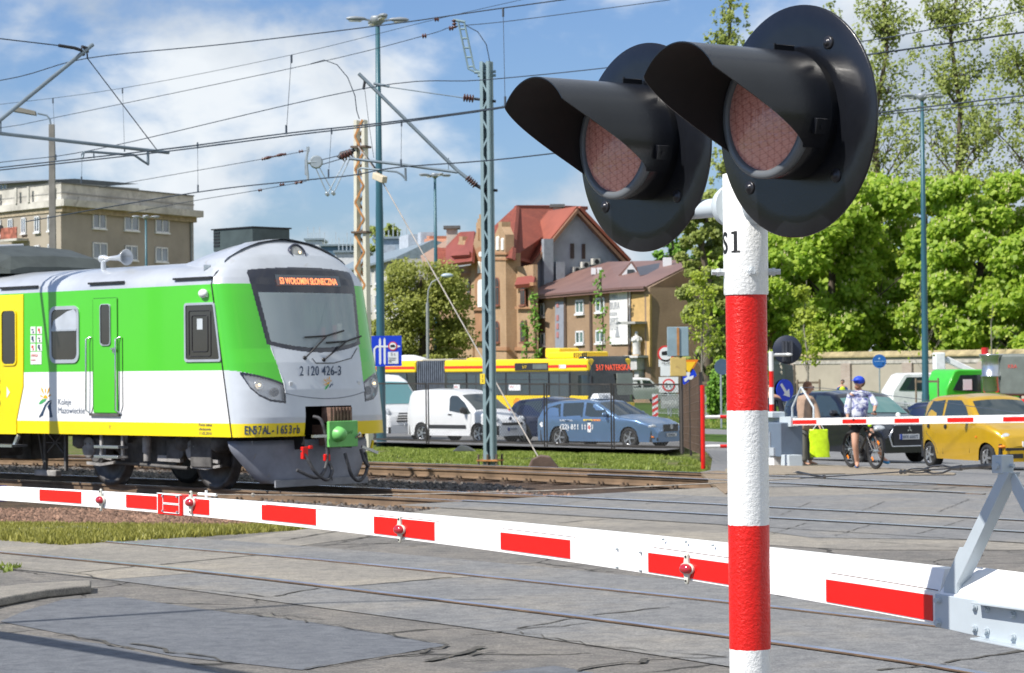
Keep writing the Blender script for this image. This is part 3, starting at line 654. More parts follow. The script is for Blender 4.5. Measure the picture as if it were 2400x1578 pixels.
b.hexa([p0 + BN * .004,p1 + BN * .004,p1 - BN * .09,p0 - BN * .09,p0 + BN * .004 + Z_ * h0 * .5,p1 + BN * .004 + Z_ * h1 * .5,p1 - BN * .08 + Z_ * h1,p0 - BN * .08 + Z_ * h0]); b.build('boom_root',bw,bar,bevel=.003)
b = MB()
for x,y in ((2210,1406),(2210,1458),(2295,1422),(2323,1427),(2295,1472),(2323,1478),(2385,1440),(2385,1492)):
 p = onarm(x,y) + BN * .018; b.cyl(p,p + BN * .004,.011,n=16); b.cyl(p + BN * .004,p + BN * .014,.0085,.0075,n=6,smooth=False); b.cut()
b.each('hex_bolt',gp,cp)
ap = onarm(2337,1092) - BN * .035; fa = onarm(2226,1392); fb = onarm(2470,1372)
def plate_strut(front,edge,off,name='strut'):
 F_ = [onarm(x,y) - BN * off for x,y in front]; b = MB(); b.prism(F_,BN * -.006); E_ = [onarm(x,y) - BN * (off + .006) for x,y in edge]; b.prism(E_ + [p + BD * .006 for p in E_[::-1]],BN * -.042); b.build(name,gp,bar,bevel=.001)
plate_strut([(2335,1119),(2337,1108),(2363,1108),(2357,1120),(2268,1313),(2240,1370),(2240,1393),(2209,1389),(2211,1365),(2246,1283),(2255,1283)],[(2363,1108),(2357,1120),(2268,1313),(2240,1370),(2240,1393)],.004)
plate_strut([(2355,1108),(2366,1112),(2490,1335),(2490,1400),(2359,1150)],[(2490,1400),(2359,1150)],.022)
b = MB(); b.box(ap + Z_ * .004 + BN * .012,(.036,.05,.05),(BD,BN,Z_)); b.cyl(ap + BN * .037,ap + BN * .046,.011,n=6,smooth=False); b.cyl(ap - BD * .03,ap + BD * .04,.006,n=8); b.build('strut_head',gp,bar,bevel=.002)
cabm = M('old_steel_cable',(.30,.27,.23),.6,.4,var=.3,scale=30)
b = MB(); c0 = ap + BD * .03; cE = arm_z(474)[0] + Z_ * (arm_z(474)[1] + .006) - BN * .02
def cpt(t): p = c0.lerp(cE,t); p.z -= .03 * 4 * t * (1 - t) * 1.0; return p
Lc = (cE - c0).length
b.tube([cpt(i / 40) for i in range(41)],.0022,6);
b.tube([c0,cpt(.13 / Lc)],.0065,10); b.tube([cpt(.13 / Lc),cpt(.17 / Lc)],[.009,.005],10)
b.build('tension_cable',cabm,bar)
b = MB()
for s in (1,-1):
 b.tube([cpt(a / Lc) + Z_ * s * z for a,z in ((.17,.003),(.20,.011),(.235,.011),(.27,.004))],.0028,6); b.tube([cpt(a / Lc) + (Z_ * .6 + BN) * s * z for a,z in ((.25,.003),(.28,.010),(.31,.010),(.34,.002))],.0024,6)
for a in (.345,.36,.67): b.ball(cpt(a / Lc),.0065,8,(1,.8,1.1))
b.tube([cpt(.67 / Lc),cpt(.71 / Lc) + Z_ * .006,cpt(.78 / Lc) + Z_ * .018,cpt(.80 / Lc) + Z_ * .02],[.002,.003,.0045,.0015],8); b.ball(cpt(.915),.009,8)
b.build('turnbuckle',cabm,bar)
b = MB(); b.cyl(cE + BD * .06 - Z_ * .0,cE - BD * .08 + Z_ * .0,.006,n=10); b.cyl(cE - Z_ * .012,cE + Z_ * .016,.006,n=8); b.build('cable_anchor',bw,bar)
# ================================================================== GREEN TRAIN
U_ = UB.normalized(); TO = CT.copy()
yaw = math.atan2(U_.y,U_.x)
train = thing('passenger_train','green, white and yellow electric train with sloping windscreen, seen from its front corner','train',TO,yaw)
YS = 1 if V((-math.sin(yaw),math.cos(yaw),0)).dot(ND) > 0 else -1
def tl(p): q = V(p) - TO; return V((q.dot(U_),q.dot(ND) * YS,q.z))
def S(x,y,t=1.44): return tl(onpl(x,y,TO + ND * t,ND))
def T(x,y,z): return V((x,y * YS,z))
tg = M('train_green',(.075,.52,.025),.28,var=.03,scale=.7,coat=.5); tw = M('train_white',(.80,.81,.82),.3,var=.04,scale=.8,coat=.4); ty = M('train_yellow',(.86,.66,.006),.3,var=.04,scale=1,coat=.4)
tsil = M('train_silver',(.54,.57,.61),.3,.3,var=.10,scale=1.2,coat=.3,dirt=((.42,.40,.36),2.2,.60)); tgr = M('train_pale_grey',(.56,.60,.65),.3,var=.04,coat=.4)
under = M('dusty_underframe',(.11,.105,.10),.8,.1,var=.5,scale=3,bump=.3); underl = M('dusty_grey_steel',(.33,.315,.30),.7,.2,var=.3,scale=5)
ZB,ZY,ZG,ZS = .82,1.02,1.79,3.05
x0 = S(496,667).x; x1 = S(544,1024).x
XR = 42.
def xj(z): return x0 + (x1 - x0) * (ZS - z) / (ZS - ZB)
xd = S(56,860).x; xdb = S(40,1000).x; xY = S(56,700).x
def sidepanel(z0,z1,mat,xa0,xa1,b_=None,h=1.44):
 b = MB(); b.loft([[T(xj(z0),h,z0),T(xa0,h,z0)],[T(xj(z1),h,z1),T(xa1,h,z1)]],False,False,False); b.add([T(xj(z0),-h,z0),T(XR,-h,z0),T(XR,-h,z1),T(xj(z1),-h,z1)],[(0,1,2,3)]); return b
body = MB()
rows = [(ZB,ZY,2),(ZY,ZG,1),(ZG,ZS,0)]
for z0,z1,mi in rows:
 body.mi = mi
 for s in (1,-1):
  body.add([T(xj(z0) + .012,1.44 * s,z0),T(XR,1.44 * s,z0),T(XR,1.44 * s,z1),T(xj(z1) + .012,1.44 * s,z1)],[(0,1,2,3)])
body.mi = 3; prof = [(1.44,ZS),(1.42,3.13),(1.35,3.22),(1.2,3.31),(.95,3.38),(.6,3.43),(0,3.46)]
ring = [T(0,y,z) for y,z in prof] + [T(0,-y,z) for y,z in prof[-2::-1]]
body.loft([[p + X_ * (x0 + .012) for p in ring],[p + X_ * XR for p in ring]],False,False,True)
body.mi = 4; body.add([T(x1,1.43,ZB),T(XR,1.43,ZB),T(XR,-1.43,ZB),T(x1,-1.43,ZB)],[(0,1,2,3)])
bo = body.build('body',[tg,tw,ty,tsil,under],train)
b = MB(); b.add([T(XR,1.44,ZB),T(XR,-1.44,ZB),T(XR,-1.44,3.4),T(XR,1.44,3.4)],[(0,1,2,3)]); b.build('end_wall',under,train)
b = MB(); b.tube([T(xj(z),1.443,z) for z in (ZB,1.5,2.4,ZS)] + [T(x0,y,z + .002) for y,z in prof[1:]],.012,6); b.build('joint_seal',black,train)
yl = MB(); pts = [S(56,690),S(56,905),S(40,985),S(40,1014)]; top = pts[0].z
yl.add([T(pts[0].x,1.455,top),T(pts[1].x,1.455,pts[1].z),T(pts[2].x,1.455,pts[2].z),T(pts[3].x,1.455,.80),T(pts[3].x + 1.6,1.455,.80),T(pts[3].x + 1.6,1.455,top)],[(5,4,3,2,1,0)])
yl = MB(); yl.prism([T(pts[0].x,1.435,top),T(pts[1].x,1.435,pts[1].z),T(pts[2].x,1.435,pts[2].z),T(pts[3].x,1.435,.80),T(pts[3].x + 1.9,1.435,.80),T(pts[3].x + 1.9,1.435,top)],T(0,.02,0))
yd = yl.build('door',ty,train,bevel=.01); yd['label'] = 'yellow passenger door at the left edge'
def rrect(cx,cz,w_,h_,r,n=5):
 o = []
 for sx_,sz,a0 in ((1,1,0),(-1,1,90),(-1,-1,180),(1,-1,270)):
  for k in range(n + 1): a = math.radians(a0 + 90 * k / n); o.append((cx + sx_ * (w_ / 2 - r) + r * math.cos(a),cz + sz * (h_ / 2 - r) + r * math.sin(a)))
 return o
def swin(px0,py0,px1,py1,r,fr,frm,name='window',y=1.442,par=train,gl=None,skew=0):
 a,c = S(px0,py0),S(px1,py1); mx_,mz = (a.x + c.x) / 2,(a.z + c.z) / 2; w_,h_ = abs(a.x - c.x),abs(a.z - c.z)
 def sk(p): return (p[0] + (mz + h_ / 2 - p[1]) / h_ * skew * (1 if p[0] < mx_ else 0),p[1])
 o = [sk(p) for p in rrect(mx_,mz,w_,h_,r)]; i = [sk(p) for p in rrect(mx_,mz,w_ - 2 * fr,h_ - 2 * fr,max(.01,r - fr * .6))]
 b = MB(); b.loft([[T(p[0],y - .005,p[1]) for p in o],[T(p[0],y + .018,p[1]) for p in o],[T(p[0],y + .018,p[1]) for p in i],[T(p[0],y - .005,p[1]) for p in i]],True,False,False)
 f = b.build(name,frm,par); b = MB(); b.prism([T(p[0],y,p[1]) for p in i],T(0,.006,0)); b.build('pane',gl or wing,f); return f,(mx_,mz,w_,h_)
wing = M('train_window_glass',(.025,.022,.02),.06,var=.4,scale=.6,spec=.9,coat=.5)
mfr = M('window_frame_grey',(.46,.50,.56),.4,.3)
swin(5,726,42,857,.09,.025,ty,par=yd,y=1.456);
f,(a,c,w_,h_) = swin(117,719,187,851,.14,.055,mfr)
b = MB(); b.box(T(a,1.462,c + .07),(w_ - .1,.012,.03)); b.build('window_bar',mfr,f)
b = MB(); zt = c + h_ / 2 - .06; b.prism([T(a - w_ / 2 + .05,1.458,c + .08),T(a + w_ / 2 - .06,1.458,c + .08),T(a + w_ / 2 - .12,1.458,c + .22),T(a - w_ / 2 + .3,1.458,c + .36),T(a - w_ / 2 + .05,1.458,c + .40)],T(0,.002,0)); b.build('curtain',M('pale_curtain',(.42,.46,.52),.5),f)
f,(a,c,w_,h_) = swin(433,711,505,848,.05,.035,mfr,skew=-.15)
b = MB();
for q in (.10,.17):
 o = rrect(a - .01,c - .02,w_ - 2 * q,h_ - 2 * q,.03); b.tube([T(p[0],1.452,p[1]) for p in o + o[:1]],.008,4)
b.build('inner_frame',dark,f)
b = MB(); b.box(T(a - .01,1.451,c + .12),(.13,.004,.16)); b.build('pale_opening',M('pale_inner_window',(.5,.55,.58),.5),f)  # pale rectangle inside the dark cab side window
b = MB(); b.ball(T(a - .12,1.47,c + h_ / 2 + .13),.075,12,(1.3,.8,.9)); b.box(T(a - .12,1.45,c + h_ / 2 + .10),(.16,.04,.05)); b.build('side_camera',tw,train)
pA,pB = S(219,701),S(277,968); dm = tg; cx_ = (pA.x + pB.x) / 2; dw = abs(pA.x - pB.x); dz = (pA.z + pB.z) / 2; dh = pA.z - pB.z
b = MB(); b.box(T(cx_,1.448,dz),(dw,.012,dh)); cd = b.build('cab_door',dm,train,bevel=.004)
b = MB(); o = rrect(cx_,dz,dw + .02,dh + .01,.03); b.tube([T(p[0],1.444,p[1]) for p in o + o[:1]],.007,4); b.build('door_seal',M('seal_dark_green',(.03,.16,.02),.6),cd)
swin(237,713,262,810,.06,.012,mfr,par=cd,y=1.455)
p = S(270,818); b = MB(); b.box(T(p.x,1.48,p.z),(.14,.02,.02)); b.box(T(p.x,1.465,p.z - .02),(.03,.03,.09)); b.build('handle',chrome,cd)
b = MB(); p = S(248,972); b.box(T(p.x,1.46,p.z),(dw + .15,.04,.035)); b.build('sill',under,cd)
for xx in (209,278):
 p = S(xx,795); q = S(xx,968); b = MB(); b.tube([T(p.x - .05,1.44,p.z + .03),T(p.x,1.50,p.z),T(p.x,1.505,(p.z + q.z) / 2),T(q.x,1.50,q.z + .04),T(q.x - .08,1.45,q.z - .02)],.014,8); b.build('handrail',chrome,train)
 p = S(xx,795); q = S(xx,968); b = MB(); b.tube([T(p.x - .1,1.442,p.z + .02),T(p.x - .1,1.443,q.z + .1),T(p.x - .05,1.443,q.z)],.008,5); b.build('handrail_recess',dark,train)
stw = M('sticker_white',(.72,.72,.72),.4,var=.05); nav = M('navy_print',(.03,.06,.12),.5); ora = M('orange_print',(.85,.42,.02),.5); lgr = M('leaf_green_print',(.06,.38,.12),.5); rd2 = M('red_print',(.6,.08,.06),.5)
for r_ in range(3):
 for c_ in range(2):
  p = S(72 + c_ * 15,766 + r_ * 20); q = S(84 + c_ * 15,783 + r_ * 20); b = MB(); b.box(T((p.x + q.x) / 2,1.443,(p.z + q.z) / 2),(abs(p.x - q.x),.006,abs(p.z - q.z))); st = b.build('notice_sticker',stw,train)
  b = MB(); k = (r_ * 2 + c_); cx2,cz2 = (p.x + q.x) / 2,(p.z + q.z) / 2; b.box(T(cx2 + .01,1.448,cz2 + .01),(.05,.003,.02 + .02 * (k % 3))); b.box(T(cx2 - .01,1.448,cz2 - .03),(.03,.003,.03)); b.build('pictogram',[nav,rd2,nav,dark,rd2,nav][k],st)
p = S(72,825); q = S(98,854); b = MB(); b.box(T((p.x + q.x) / 2,1.443,(p.z + q.z) / 2),(abs(p.x - q.x),.006,abs(p.z - q.z))); st = b.build('notice_sticker',stw,train)
XD = T(-1,0,0); SN = T(0,1,0)
text('UWAGA',.045,T(p.x - .02,1.447,p.z - .08),XD,SN,rd2,st,sx=.8); text('nie opierac',.025,T(p.x - .02,1.447,p.z - .14),XD,SN,rd2,st,sx=.8)
def logo(P,sc_,par,xr,nn):
 """sun over a winding track; P centre, xr right direction, nn outward normal"""
 xr = V(xr).normalized(); nn = V(nn).normalized(); zz = nn.cross(xr)
 def poly(pts,mat,nm):
  b = MB(); b.prism([P + xr * x * sc_ + zz * z * sc_ for x,z in pts],nn * .003); b.build(nm,mat,par)
 for k,(a,r_) in enumerate(((20,.62),(55,.8),(90,.6),(125,.8),(165,.62),(195,.4))):
  a = math.radians(a); c,s_ = math.cos(a),math.sin(a); q = .30; w_ = .055 + .02 * (k % 2)
  poly([(.0 + c * q - s_ * .02,.18 + s_ * q + c * .02),(.0 + c * q + s_ * .02,.18 + s_ * q - c * .02),(c * (q + (r_ - q) * .6) + s_ * w_,.18 + s_ * (q + (r_ - q) * .6) - c * w_),(c * r_,.18 + s_ * r_),(c * (q + (r_ - q) * .6) - s_ * w_,.18 + s_ * (q + (r_ - q) * .6) + c * w_)],ora,'logo_ray')
 poly([(math.cos(math.radians(a)) * .22,.16 + math.sin(math.radians(a)) * .2) for a in range(0,181,20)],ora,'logo_sun')
 poly([(-.72,-.18),(-.5,.02),(-.2,.12),(.12,.12),(.0,.0),(-.3,-.13),(-.5,-.2)],lgr,'logo_leaf')
 poly([(-.72,-1.0),(-.55,-1.0),(-.35,-.6),(-.05,-.2),(.3,.02),(.72,.05),(.4,-.05),(.1,-.28),(-.12,-.6),(-.3,-.9),(-.35,-1.),(-.3,-1.0),(-.6,-1.0)][:-3],nav,'logo_track')
 poly([(.18,-.35),(.30,-.22),(.5,-.08),(.62,-.04),(.55,-.25),(.6,-.6),(.72,-.98),(.42,-1.0),(.38,-.6)],nav,'logo_track')
logo(T(S(107,945).x,1.442,S(107,940).z),.26,bo,XD,SN)
text('Koleje',.10,T(S(136,950).x,1.442,S(136,949).z),XD,SN,nav,bo,sx=1.0); text('Mazowieckie',.10,T(S(136,950).x,1.442,S(136,969).z),XD,SN,nav,bo,sx=1.0)
text('Pusta zakaz\nobciazenia\n11.02.2016',.045,T(S(466,994).x,1.442,S(466,999).z),XD,SN,nav,bo,sx=1.1)
text('T',.05,T(S(256,1002).x,1.442,S(256,1005).z),XD,SN,nav,bo)
b = MB(); p = S(18,920); b.prism([T(p.x,1.457,p.z + .09),T(p.x,1.457,p.z - .09),T(p.x - .09,1.457,p.z)],T(0,.003,0)); b.build('door_arrow',stw,yd)
b = MB(); p = S(-3,905)
for k in range(3): b.ball(T(p.x,1.455,p.z + .08 - .18 * k),.07,12,(1,.15,1))
b.build('door_buttons',dark,yd)
for xa,xb_,y_ in ((0,88,681),(208,290,673),(407,496,664)):
 p,q = S(xa,y_),S(xb_,y_ - (xb_ - xa) * .05); b = MB(); b.bar(T(p.x,1.44,ZS + .10),T(q.x,1.44,ZS + .10),.04,.03); b.build('roof_gutter',dark,train)
 # ------------------------------------------------ nose
xb0 = x1 - .0
TIP = tl(onpl(640,1010,TO - U_ * 0,U_)).x
def front(x,y,xx): return tl(onpl(x,y,TO + U_ * xx,U_))
XT = -1.68
def prof_s(z):
 return float(np.interp(z,(.5,.82,1.1,1.5,1.9,2.1,2.5,2.9,3.27,3.5,3.66,3.74,3.76),(.06,.03,.0,.03,.14,.22,.31,.40,.50,.66,.86,1.06,1.25)))
def hw(z):
 return float(np.interp(z,(.5,.82,ZS,3.15,3.3,3.45,3.6,3.7,3.76),(1.43,1.44,1.44,1.42,1.30,1.12,.82,.50,.05)))
def nose(a,z,o=0.):
 ex = float(np.interp(z,(.8,1.8,2.6,3.3),(2.5,2.4,2.4,2.35))); h = hw(z); xf = XT + prof_s(z); xbk = xj(min(z,ZS)) if z <= ZS else x0 + (z - ZS) * .55
 xbk = max(xbk,xf + .05)
 t = a * math.pi / 2; s_,c = math.sin(abs(t)),math.cos(t); yy = h * s_ ** (2 / ex) * (1 if a > 0 else -1); bow = .0
 xx = xbk - (xbk - xf) * c ** (2 / ex) * 1.0
 xx += .04 * (yy / 1.44) ** 2 * (1 if c > .2 else c / .2)
 xx = min(xx,xbk)
 return T(xx,yy,z)
def nn_(a,z):
 e = .004; p = nose(a,z); q = nose(min(1,a + e),z) - nose(max(-1,a - e),z); r_ = nose(a,z + e) - nose(a,z - e); n = q.cross(r_)
 if n.length < 1e-9: return T(-1,0,0)
 n.normalize(); return n if n.dot(V((-1,0,0)) + T(0,a,0) * .8 + Z_ * .2) > 0 else -n
NA,NZ = 320,300
AA = [-1 + 2 * i / NA for i in range(NA + 1)]; AA = [math.copysign(abs(a) ** .9,a) if a else 0 for a in AA]; ZZ = [ZB + (3.76 - ZB) * j / NZ for j in range(NZ + 1)]
grid = [[nose(a,z) for a in AA] for z in ZZ]
def interp(xs,ys,v): return float(np.interp(v,xs,ys))
def inwin(y,z):
 y = abs(y); top = 3.31 - .05 * y * y; bt = 2.04 + .15 * y * y
 return bt < z < top and y < interp((2.0,2.15,2.4,2.8,3.1,3.22,3.28,3.32),(.86,.91,.94,.99,1.02,1.02,.98,.90),z)
def inglass(y,z): y = abs(y); return 2.11 + .14 * y * y < z < 2.93 and y < interp((2.1,2.4,2.8,3.0),(.83,.865,.91,.935),z)
def inhead(y,z): y = abs(y); return 0.77 < y < 1.335 and interp((.77,1.0,1.15,1.25,1.33),(1.30,1.33,1.41,1.52,1.72),y) < z < interp((.77,.95,1.15,1.33),(1.595,1.665,1.725,1.765),y)
def inlight(y,z): y = abs(y); return 0.80 < y < 1.30 and interp((.8,1.0,1.15,1.25,1.30),(1.335,1.365,1.44,1.55,1.69),y) < z < interp((.8,.95,1.15,1.3),(1.565,1.63,1.69,1.72),y)
def inhole(y,z): return abs(y) < .45 and z < 1.25
def greenr(y,z):
 ay = abs(y);
 if z > 3.05: return False
 edge = interp((1.45,1.6,2.1,3.05),(.77,.78,.86,1.0),z)
 low = interp((.77,.95,1.15,1.33,1.44),(1.595,1.665,1.725,1.77,1.79),ay)
 return ay > edge and z > low
shell = MB(); wsur = MB(); gls = MB(); hl = MB(); hlb = MB(); hole = MB()
idx = {}
def facept(i,j): p = grid[j][i]; return p
def addf(mb,i,j,off,cache):
 ids = []
 for a_,b_ in ((i,j),(i + 1,j),(i + 1,j + 1),(i,j + 1)):
  k = (id(mb),a_,b_)
  if k not in cache:
   cache[k] = len(mb.v); p = grid[b_][a_]
   if off: p = p + nn_(AA[a_],ZZ[b_]) * off
   mb.v.append(tuple(p))
  ids.append(cache[k])
 mb.f.append(ids); mb.m.append(mb.mi); mb.s.append(True)
cache = {}
for j in range(NZ):
 for i in range(NA):
  c = (grid[j][i] + grid[j + 1][i + 1]) / 2; y,z = c.y * YS,c.z; side_only = abs(AA[i]) > .93 and z < ZS and False
  frontal = abs(AA[i]) < .86
  if inhole(y,z): continue
  if inglass(y,z) and frontal: addf(gls,i,j,.0,cache); continue
  if inwin(y,z): shell_m = 5
  elif inlight(y,z): addf(hl,i,j,.004,cache); continue
  elif inhead(y,z): shell_m = 5
  elif z < ZY - .0: shell_m = 2
  elif z > ZS: shell_m = 3
  elif greenr(y,z): shell_m = 0
  else: shell_m = 1 if abs(y) > 1.42 and False else 4
  shell.mi = shell_m; addf(shell,i,j,0,cache)
no = shell.build('nose',[tg,tw,ty,tsil,tgr,M('black_glass_surround',(.02,.022,.035),.12,var=.1,coat=.6)],train)
wgl = gls.build('windscreen',glass('windscreen_glass',(.55,.65,.68),.55),train)
hlm = glass('headlamp_cover',(.55,.58,.62),.35)
for s in (1,-1):
 b = MB();
 fi = [k for k,f in enumerate(hl.f) if (hl.v[f[0]][1] * YS > 0) == (s > 0)]
 mp_ = {};
 for k in fi:
  f = []
  for q in hl.f[k]:
   if q not in mp_: mp_[q] = len(b.v); b.v.append(hl.v[q])
   f.append(mp_[q])
  b.f.append(f); b.m.append(0); b.s.append(True)
 h = b.build('headlight',hlm,train)
 def surf(y,z):
  lo,hi = 0.,1.
  for _ in range(40):
   m_ = (lo + hi) / 2
   if nose(m_,z).y * YS < y: lo = m_
   else: hi = m_
  return nose(s * lo,z),nn_(s * lo,z)
 b = MB();
 for y in np.linspace(.80,1.295,12):
  for z0_,z1_ in ((interp((.8,1.0,1.15,1.25,1.30),(1.335,1.365,1.44,1.55,1.69),y),interp((.8,.95,1.15,1.3),(1.565,1.63,1.69,1.72),y)),):
   p,n_ = surf(y,z0_); q,_ = surf(y,z1_); b.v += [tuple(p - n_ * .05),tuple(q - n_ * .05)]
 m_ = len(b.v) // 2
 for k in range(m_ - 1): b.f.append([2 * k,2 * k + 2,2 * k + 3,2 * k + 1]); b.m.append(0); b.s.append(True)
 b.build('reflector',M('lamp_reflector',(.55,.57,.60),.3,.4,var=.1),h)
 for (y,z,r_,mt) in ((1.13,1.575,.075,chrome),(.92,1.47,.065,dark)):
  p,n_ = surf(y,z); b = MB(); n_ = (n_ + T(-1,0,0) * .6).normalized(); b.lathe(p - n_ * .045,n_,[(0,r_),(.03,r_),(.035,r_ * .85),(.012,r_ * .6),(.02,r_ * .3),(.03,.001)],20); b.build('lamp',mt,h)
 p,n_ = surf(1.13,1.575); b = MB(); b.ball(p + n_ * -.015,.022,10); b.build('bulb',M('lit_bulb',(1,.75,.4),.3,em=((1,.7,.35),2.2)),h)
def surf2(y,z):
 lo,hi = 0.,1.
 for _ in range(40):
  m_ = (lo + hi) / 2
  if abs(nose(m_,z).y) < abs(y): lo = m_
  else: hi = m_
 a = math.copysign(lo,y); return nose(a,z),nn_(a,z)
p,n_ = surf2(0,3.53); n_ = (n_ + V((-1,0,0))).normalized()
b = MB(); b.lathe(p - n_ * .03,n_,[(0,.155),(.045,.155),(.055,.145),(.05,.125),(.03,.12)],32); tl_ = b.build('top_headlight',M('lamp_rim',(.03,.035,.06),.3),train)
b = MB(); b.lathe(p - n_ * .03,n_,[(.035,.125),(.05,.08),(.055,.001)],32); b.build('lens',M('lamp_lens',(.42,.42,.40),.15,.3,var=.4,scale=9),tl_)
b = MB(); b.ball(p + n_ * .02 - T(0,.03,0),.02,8); b.build('bulb',MATS['lit_bulb'],tl_)
b = MB(); pts = []
dm_ = M('display_panel',(.10,.13,.15),.25,var=.1,coat=.4)
g = [[surf2(y,z) for y in np.linspace(-.66,.60,9)] for z in (3.03,3.19)]
b.loft([[p + n * .006 for p,n in r_] for r_ in g],False,False,True); ds = b.build('destination_display',dm_,train)
p,n = surf2(.60,3.06); p2,_ = surf2(-.60,3.06); p3,_ = surf2(0,3.18); p0_,_ = surf2(0,3.06); up = (p3 - p0_)
xr = (p2 - p); nrm = xr.cross(up); nrm = nrm if nrm.x < 0 else -nrm
led = M('orange_led',(1,.25,.08),.5,var=0,em=((1,.27,.10),1.4))
text('S3 WO\u0141OMIN S\u0141ONECZNA',.10,surf2(.58,3.055)[0] + V((-.06,0,0)),xr,nrm,led,ds,sx=.66,ext=.001,bold=.002)
ci = M('cab_interior',(.56,.62,.64),.7,var=.15); b = MB(); xi = XT + 1.3
b.add([T(xi,1.3,1.9),T(xi,-1.3,1.9),T(xi,-1.3,3.35),T(xi,1.3,3.35)],[(0,1,2,3)]); b.add([T(xi,1.2,2.12),T(xi,-1.2,2.12),T(XT + .42,-.8,2.07),T(XT + .42,.8,2.07)],[(0,1,2,3)]); b.add([T(xi,1.0,3.3),T(xi,-1.0,3.3),T(XT + .7,-.9,3.2),T(XT + .7,.9,3.2)],[(0,1,2,3)])
cab = b.build('cab',ci,train)
b = MB(); b.box(T(XT + .75,0,2.26),(.45,1.7,.3)); b.build('driver_desk',M('desk_grey',(.09,.10,.11),.6),cab,bevel=.04)
b = MB(); b.box(T(XT + .8,-.78,2.6),(.03,.04,.6)); b.box(T(XT + .72,0,2.93),(.03,1.8,.05)); b.box(T(XT + .95,-.55,2.55),(.1,.5,.5)); b.build('cab_fittings',M('cab_green_edge',(.16,.36,.22),.6),cab)
b = MB(); b.box(T(XT + .45,-.28,2.32),(.02,.06,.20)); b.box(T(XT + .45,-.5,2.34),(.02,.07,.22)); b.build('red_folder',M('folder_red',(.5,.09,.07),.6),cab)
b = MB(); b.box(T(XT + .45,-.60,2.35),(.02,.09,.25)); b.box(T(XT + .45,-.82,2.27),(.03,.08,.1)); b.box(T(XT + .75,-.05,2.98),(.06,.13,.09)); b.build('paper_stack',M('paper_cream',(.75,.76,.6),.7),cab)
for (ya,za,yb_,zb_) in ((.33,1.96,-.15,2.28),(-.02,1.93,-.55,2.20)):
 p,n = surf2(ya,za); q,m_ = surf2(yb_,zb_); b = MB(); b.tube([p,p + n * .05,q + m_ * .05],.012,6); q1,a1 = surf2(yb_ + .42,zb_ - .02); q2,a2 = surf2(max(yb_ - .38,-.93),zb_ + .08)
 b.tube([q1 + a1 * .03,q + m_ * .035,q2 + a2 * .03],.014,6); b.ball(p,.035,8); b.build('wiper',black,train)
p0_ = [surf2(y,z) for y,z in ((.2,1.95),(.15,1.88),(-.2,1.88),(-.6,1.95),(-.8,2.1))]; b = MB(); b.tube([p + n * .012 for p,n in p0_],.006,5); b.build('washer_hose',black,train)
ln = [surf2(y,1.36 + .09 * (abs(y) / .77) ** 2) for y in np.linspace(.77,-.77,17)]; b = MB(); b.tube([p + n * .001 for p,n in ln],.006,4); b.build('hatch_seam',M('seam_grey',(.16,.18,.22),.6),train)
for s in (1,-1):
 ln = [surf2(s * y,z) for y,z in ((.77,1.45),(.77,1.60),(.86,2.12))]; b = MB(); b.tube([p + n * .002 for p,n in ln],.008,4); b.build('hatch_seam',M('seam_pale',(.75,.78,.82),.3),train)
p,n = surf2(.50,1.70); q,_ = surf2(-.46,1.70)
text('2 120 426-3',.145,p + n * .01 + V((-.012,0,0)),q - p,V((-1,0,0)),nav,train,sx=.80,bold=.0015,sp=1.05)
p,n = surf2(-.02,1.55); logo(p + n * .006,.15,train,q - p if (q - p).length else X_,V((-1,0,0)))
for s in (1,-1): p,n = surf2(.66 * s,1.585); b = MB(); b.box(p,(.02,.06,.06)); b.build('marker_socket',M('pale_plastic',(.62,.64,.66),.4),train,bevel=.006)
p,n = surf2(1.36,.88); q,m_ = surf2(.57,.88)
txt = 'EN57AL-1653rb';
arc = [surf2(y,.9)[0] for y in np.linspace(1.40,.53,60)]; nrm_ = [surf2(y,.9)[1] for y in np.linspace(1.40,.53,60)]
Ls = [0]
for k in range(59): Ls.append(Ls[-1] + (arc[k + 1] - arc[k]).length)
for k,ch in enumerate(txt):
 d0 = Ls[-1] * (.06 + .93 * k / len(txt)); i0 = min(57,int(np.searchsorted(Ls,d0))); dd = (arc[i0 + 2] - arc[i0]).normalized()
 text(ch,.125,arc[i0] + nrm_[i0] * .008 - Z_ * .035 ,dd,nrm_[i0],nav,no,sx=.66,bold=.003)
hb = M('recess_black',(.01,.01,.012),.8); b = MB(); b.box(T(XT + .55,0,1.02),(.7,1.,.6));
b = MB()
yh,zt_,zb__ = .46,1.255,.62; xf,xk = XT + .0,XT + .75
b.add([T(xk,yh,zb__),T(xk,-yh,zb__),T(xk,-yh,zt_),T(xk,yh,zt_),T(xf + .04,yh,zb__),T(xf + .04,-yh,zb__),T(xf + .04,-yh,zt_),T(xf + .04,yh,zt_)],[(0,1,2,3),(0,4,7,3),(1,5,6,2),(3,7,6,2)]); b.build('coupler_recess',hb,train)
cg = M('coupler_green',(.16,.50,.13),.4,var=.1); brn = M('rusty_box',(.20,.12,.09),.75,var=.3,scale=9)
ch_ = MB(); ch_.box(T(XT - .22,-.05,.84),(.06,.56,.38)); cp_ = ch_.build('coupler',cg,train,bevel=.01)
b = MB(); b.lathe(T(XT - .25,.07,.84),V((-1,0,0)),[(0,.12),(.05,.11),(.10,.09),(.13,.07),(.15,.03),(.15,.001)],20); b.build('coupler_cone',cg,cp_)
b = MB(); b.box(T(XT + .1,-.15,.82),(.6,.3,.3)); b.box(T(XT - .02,-.12,1.12),(.2,.42,.22));
for k in range(6): b.box(T(XT - .13,-.12 + (k - 2.5) * .065,1.12),(.03,.02,.22))
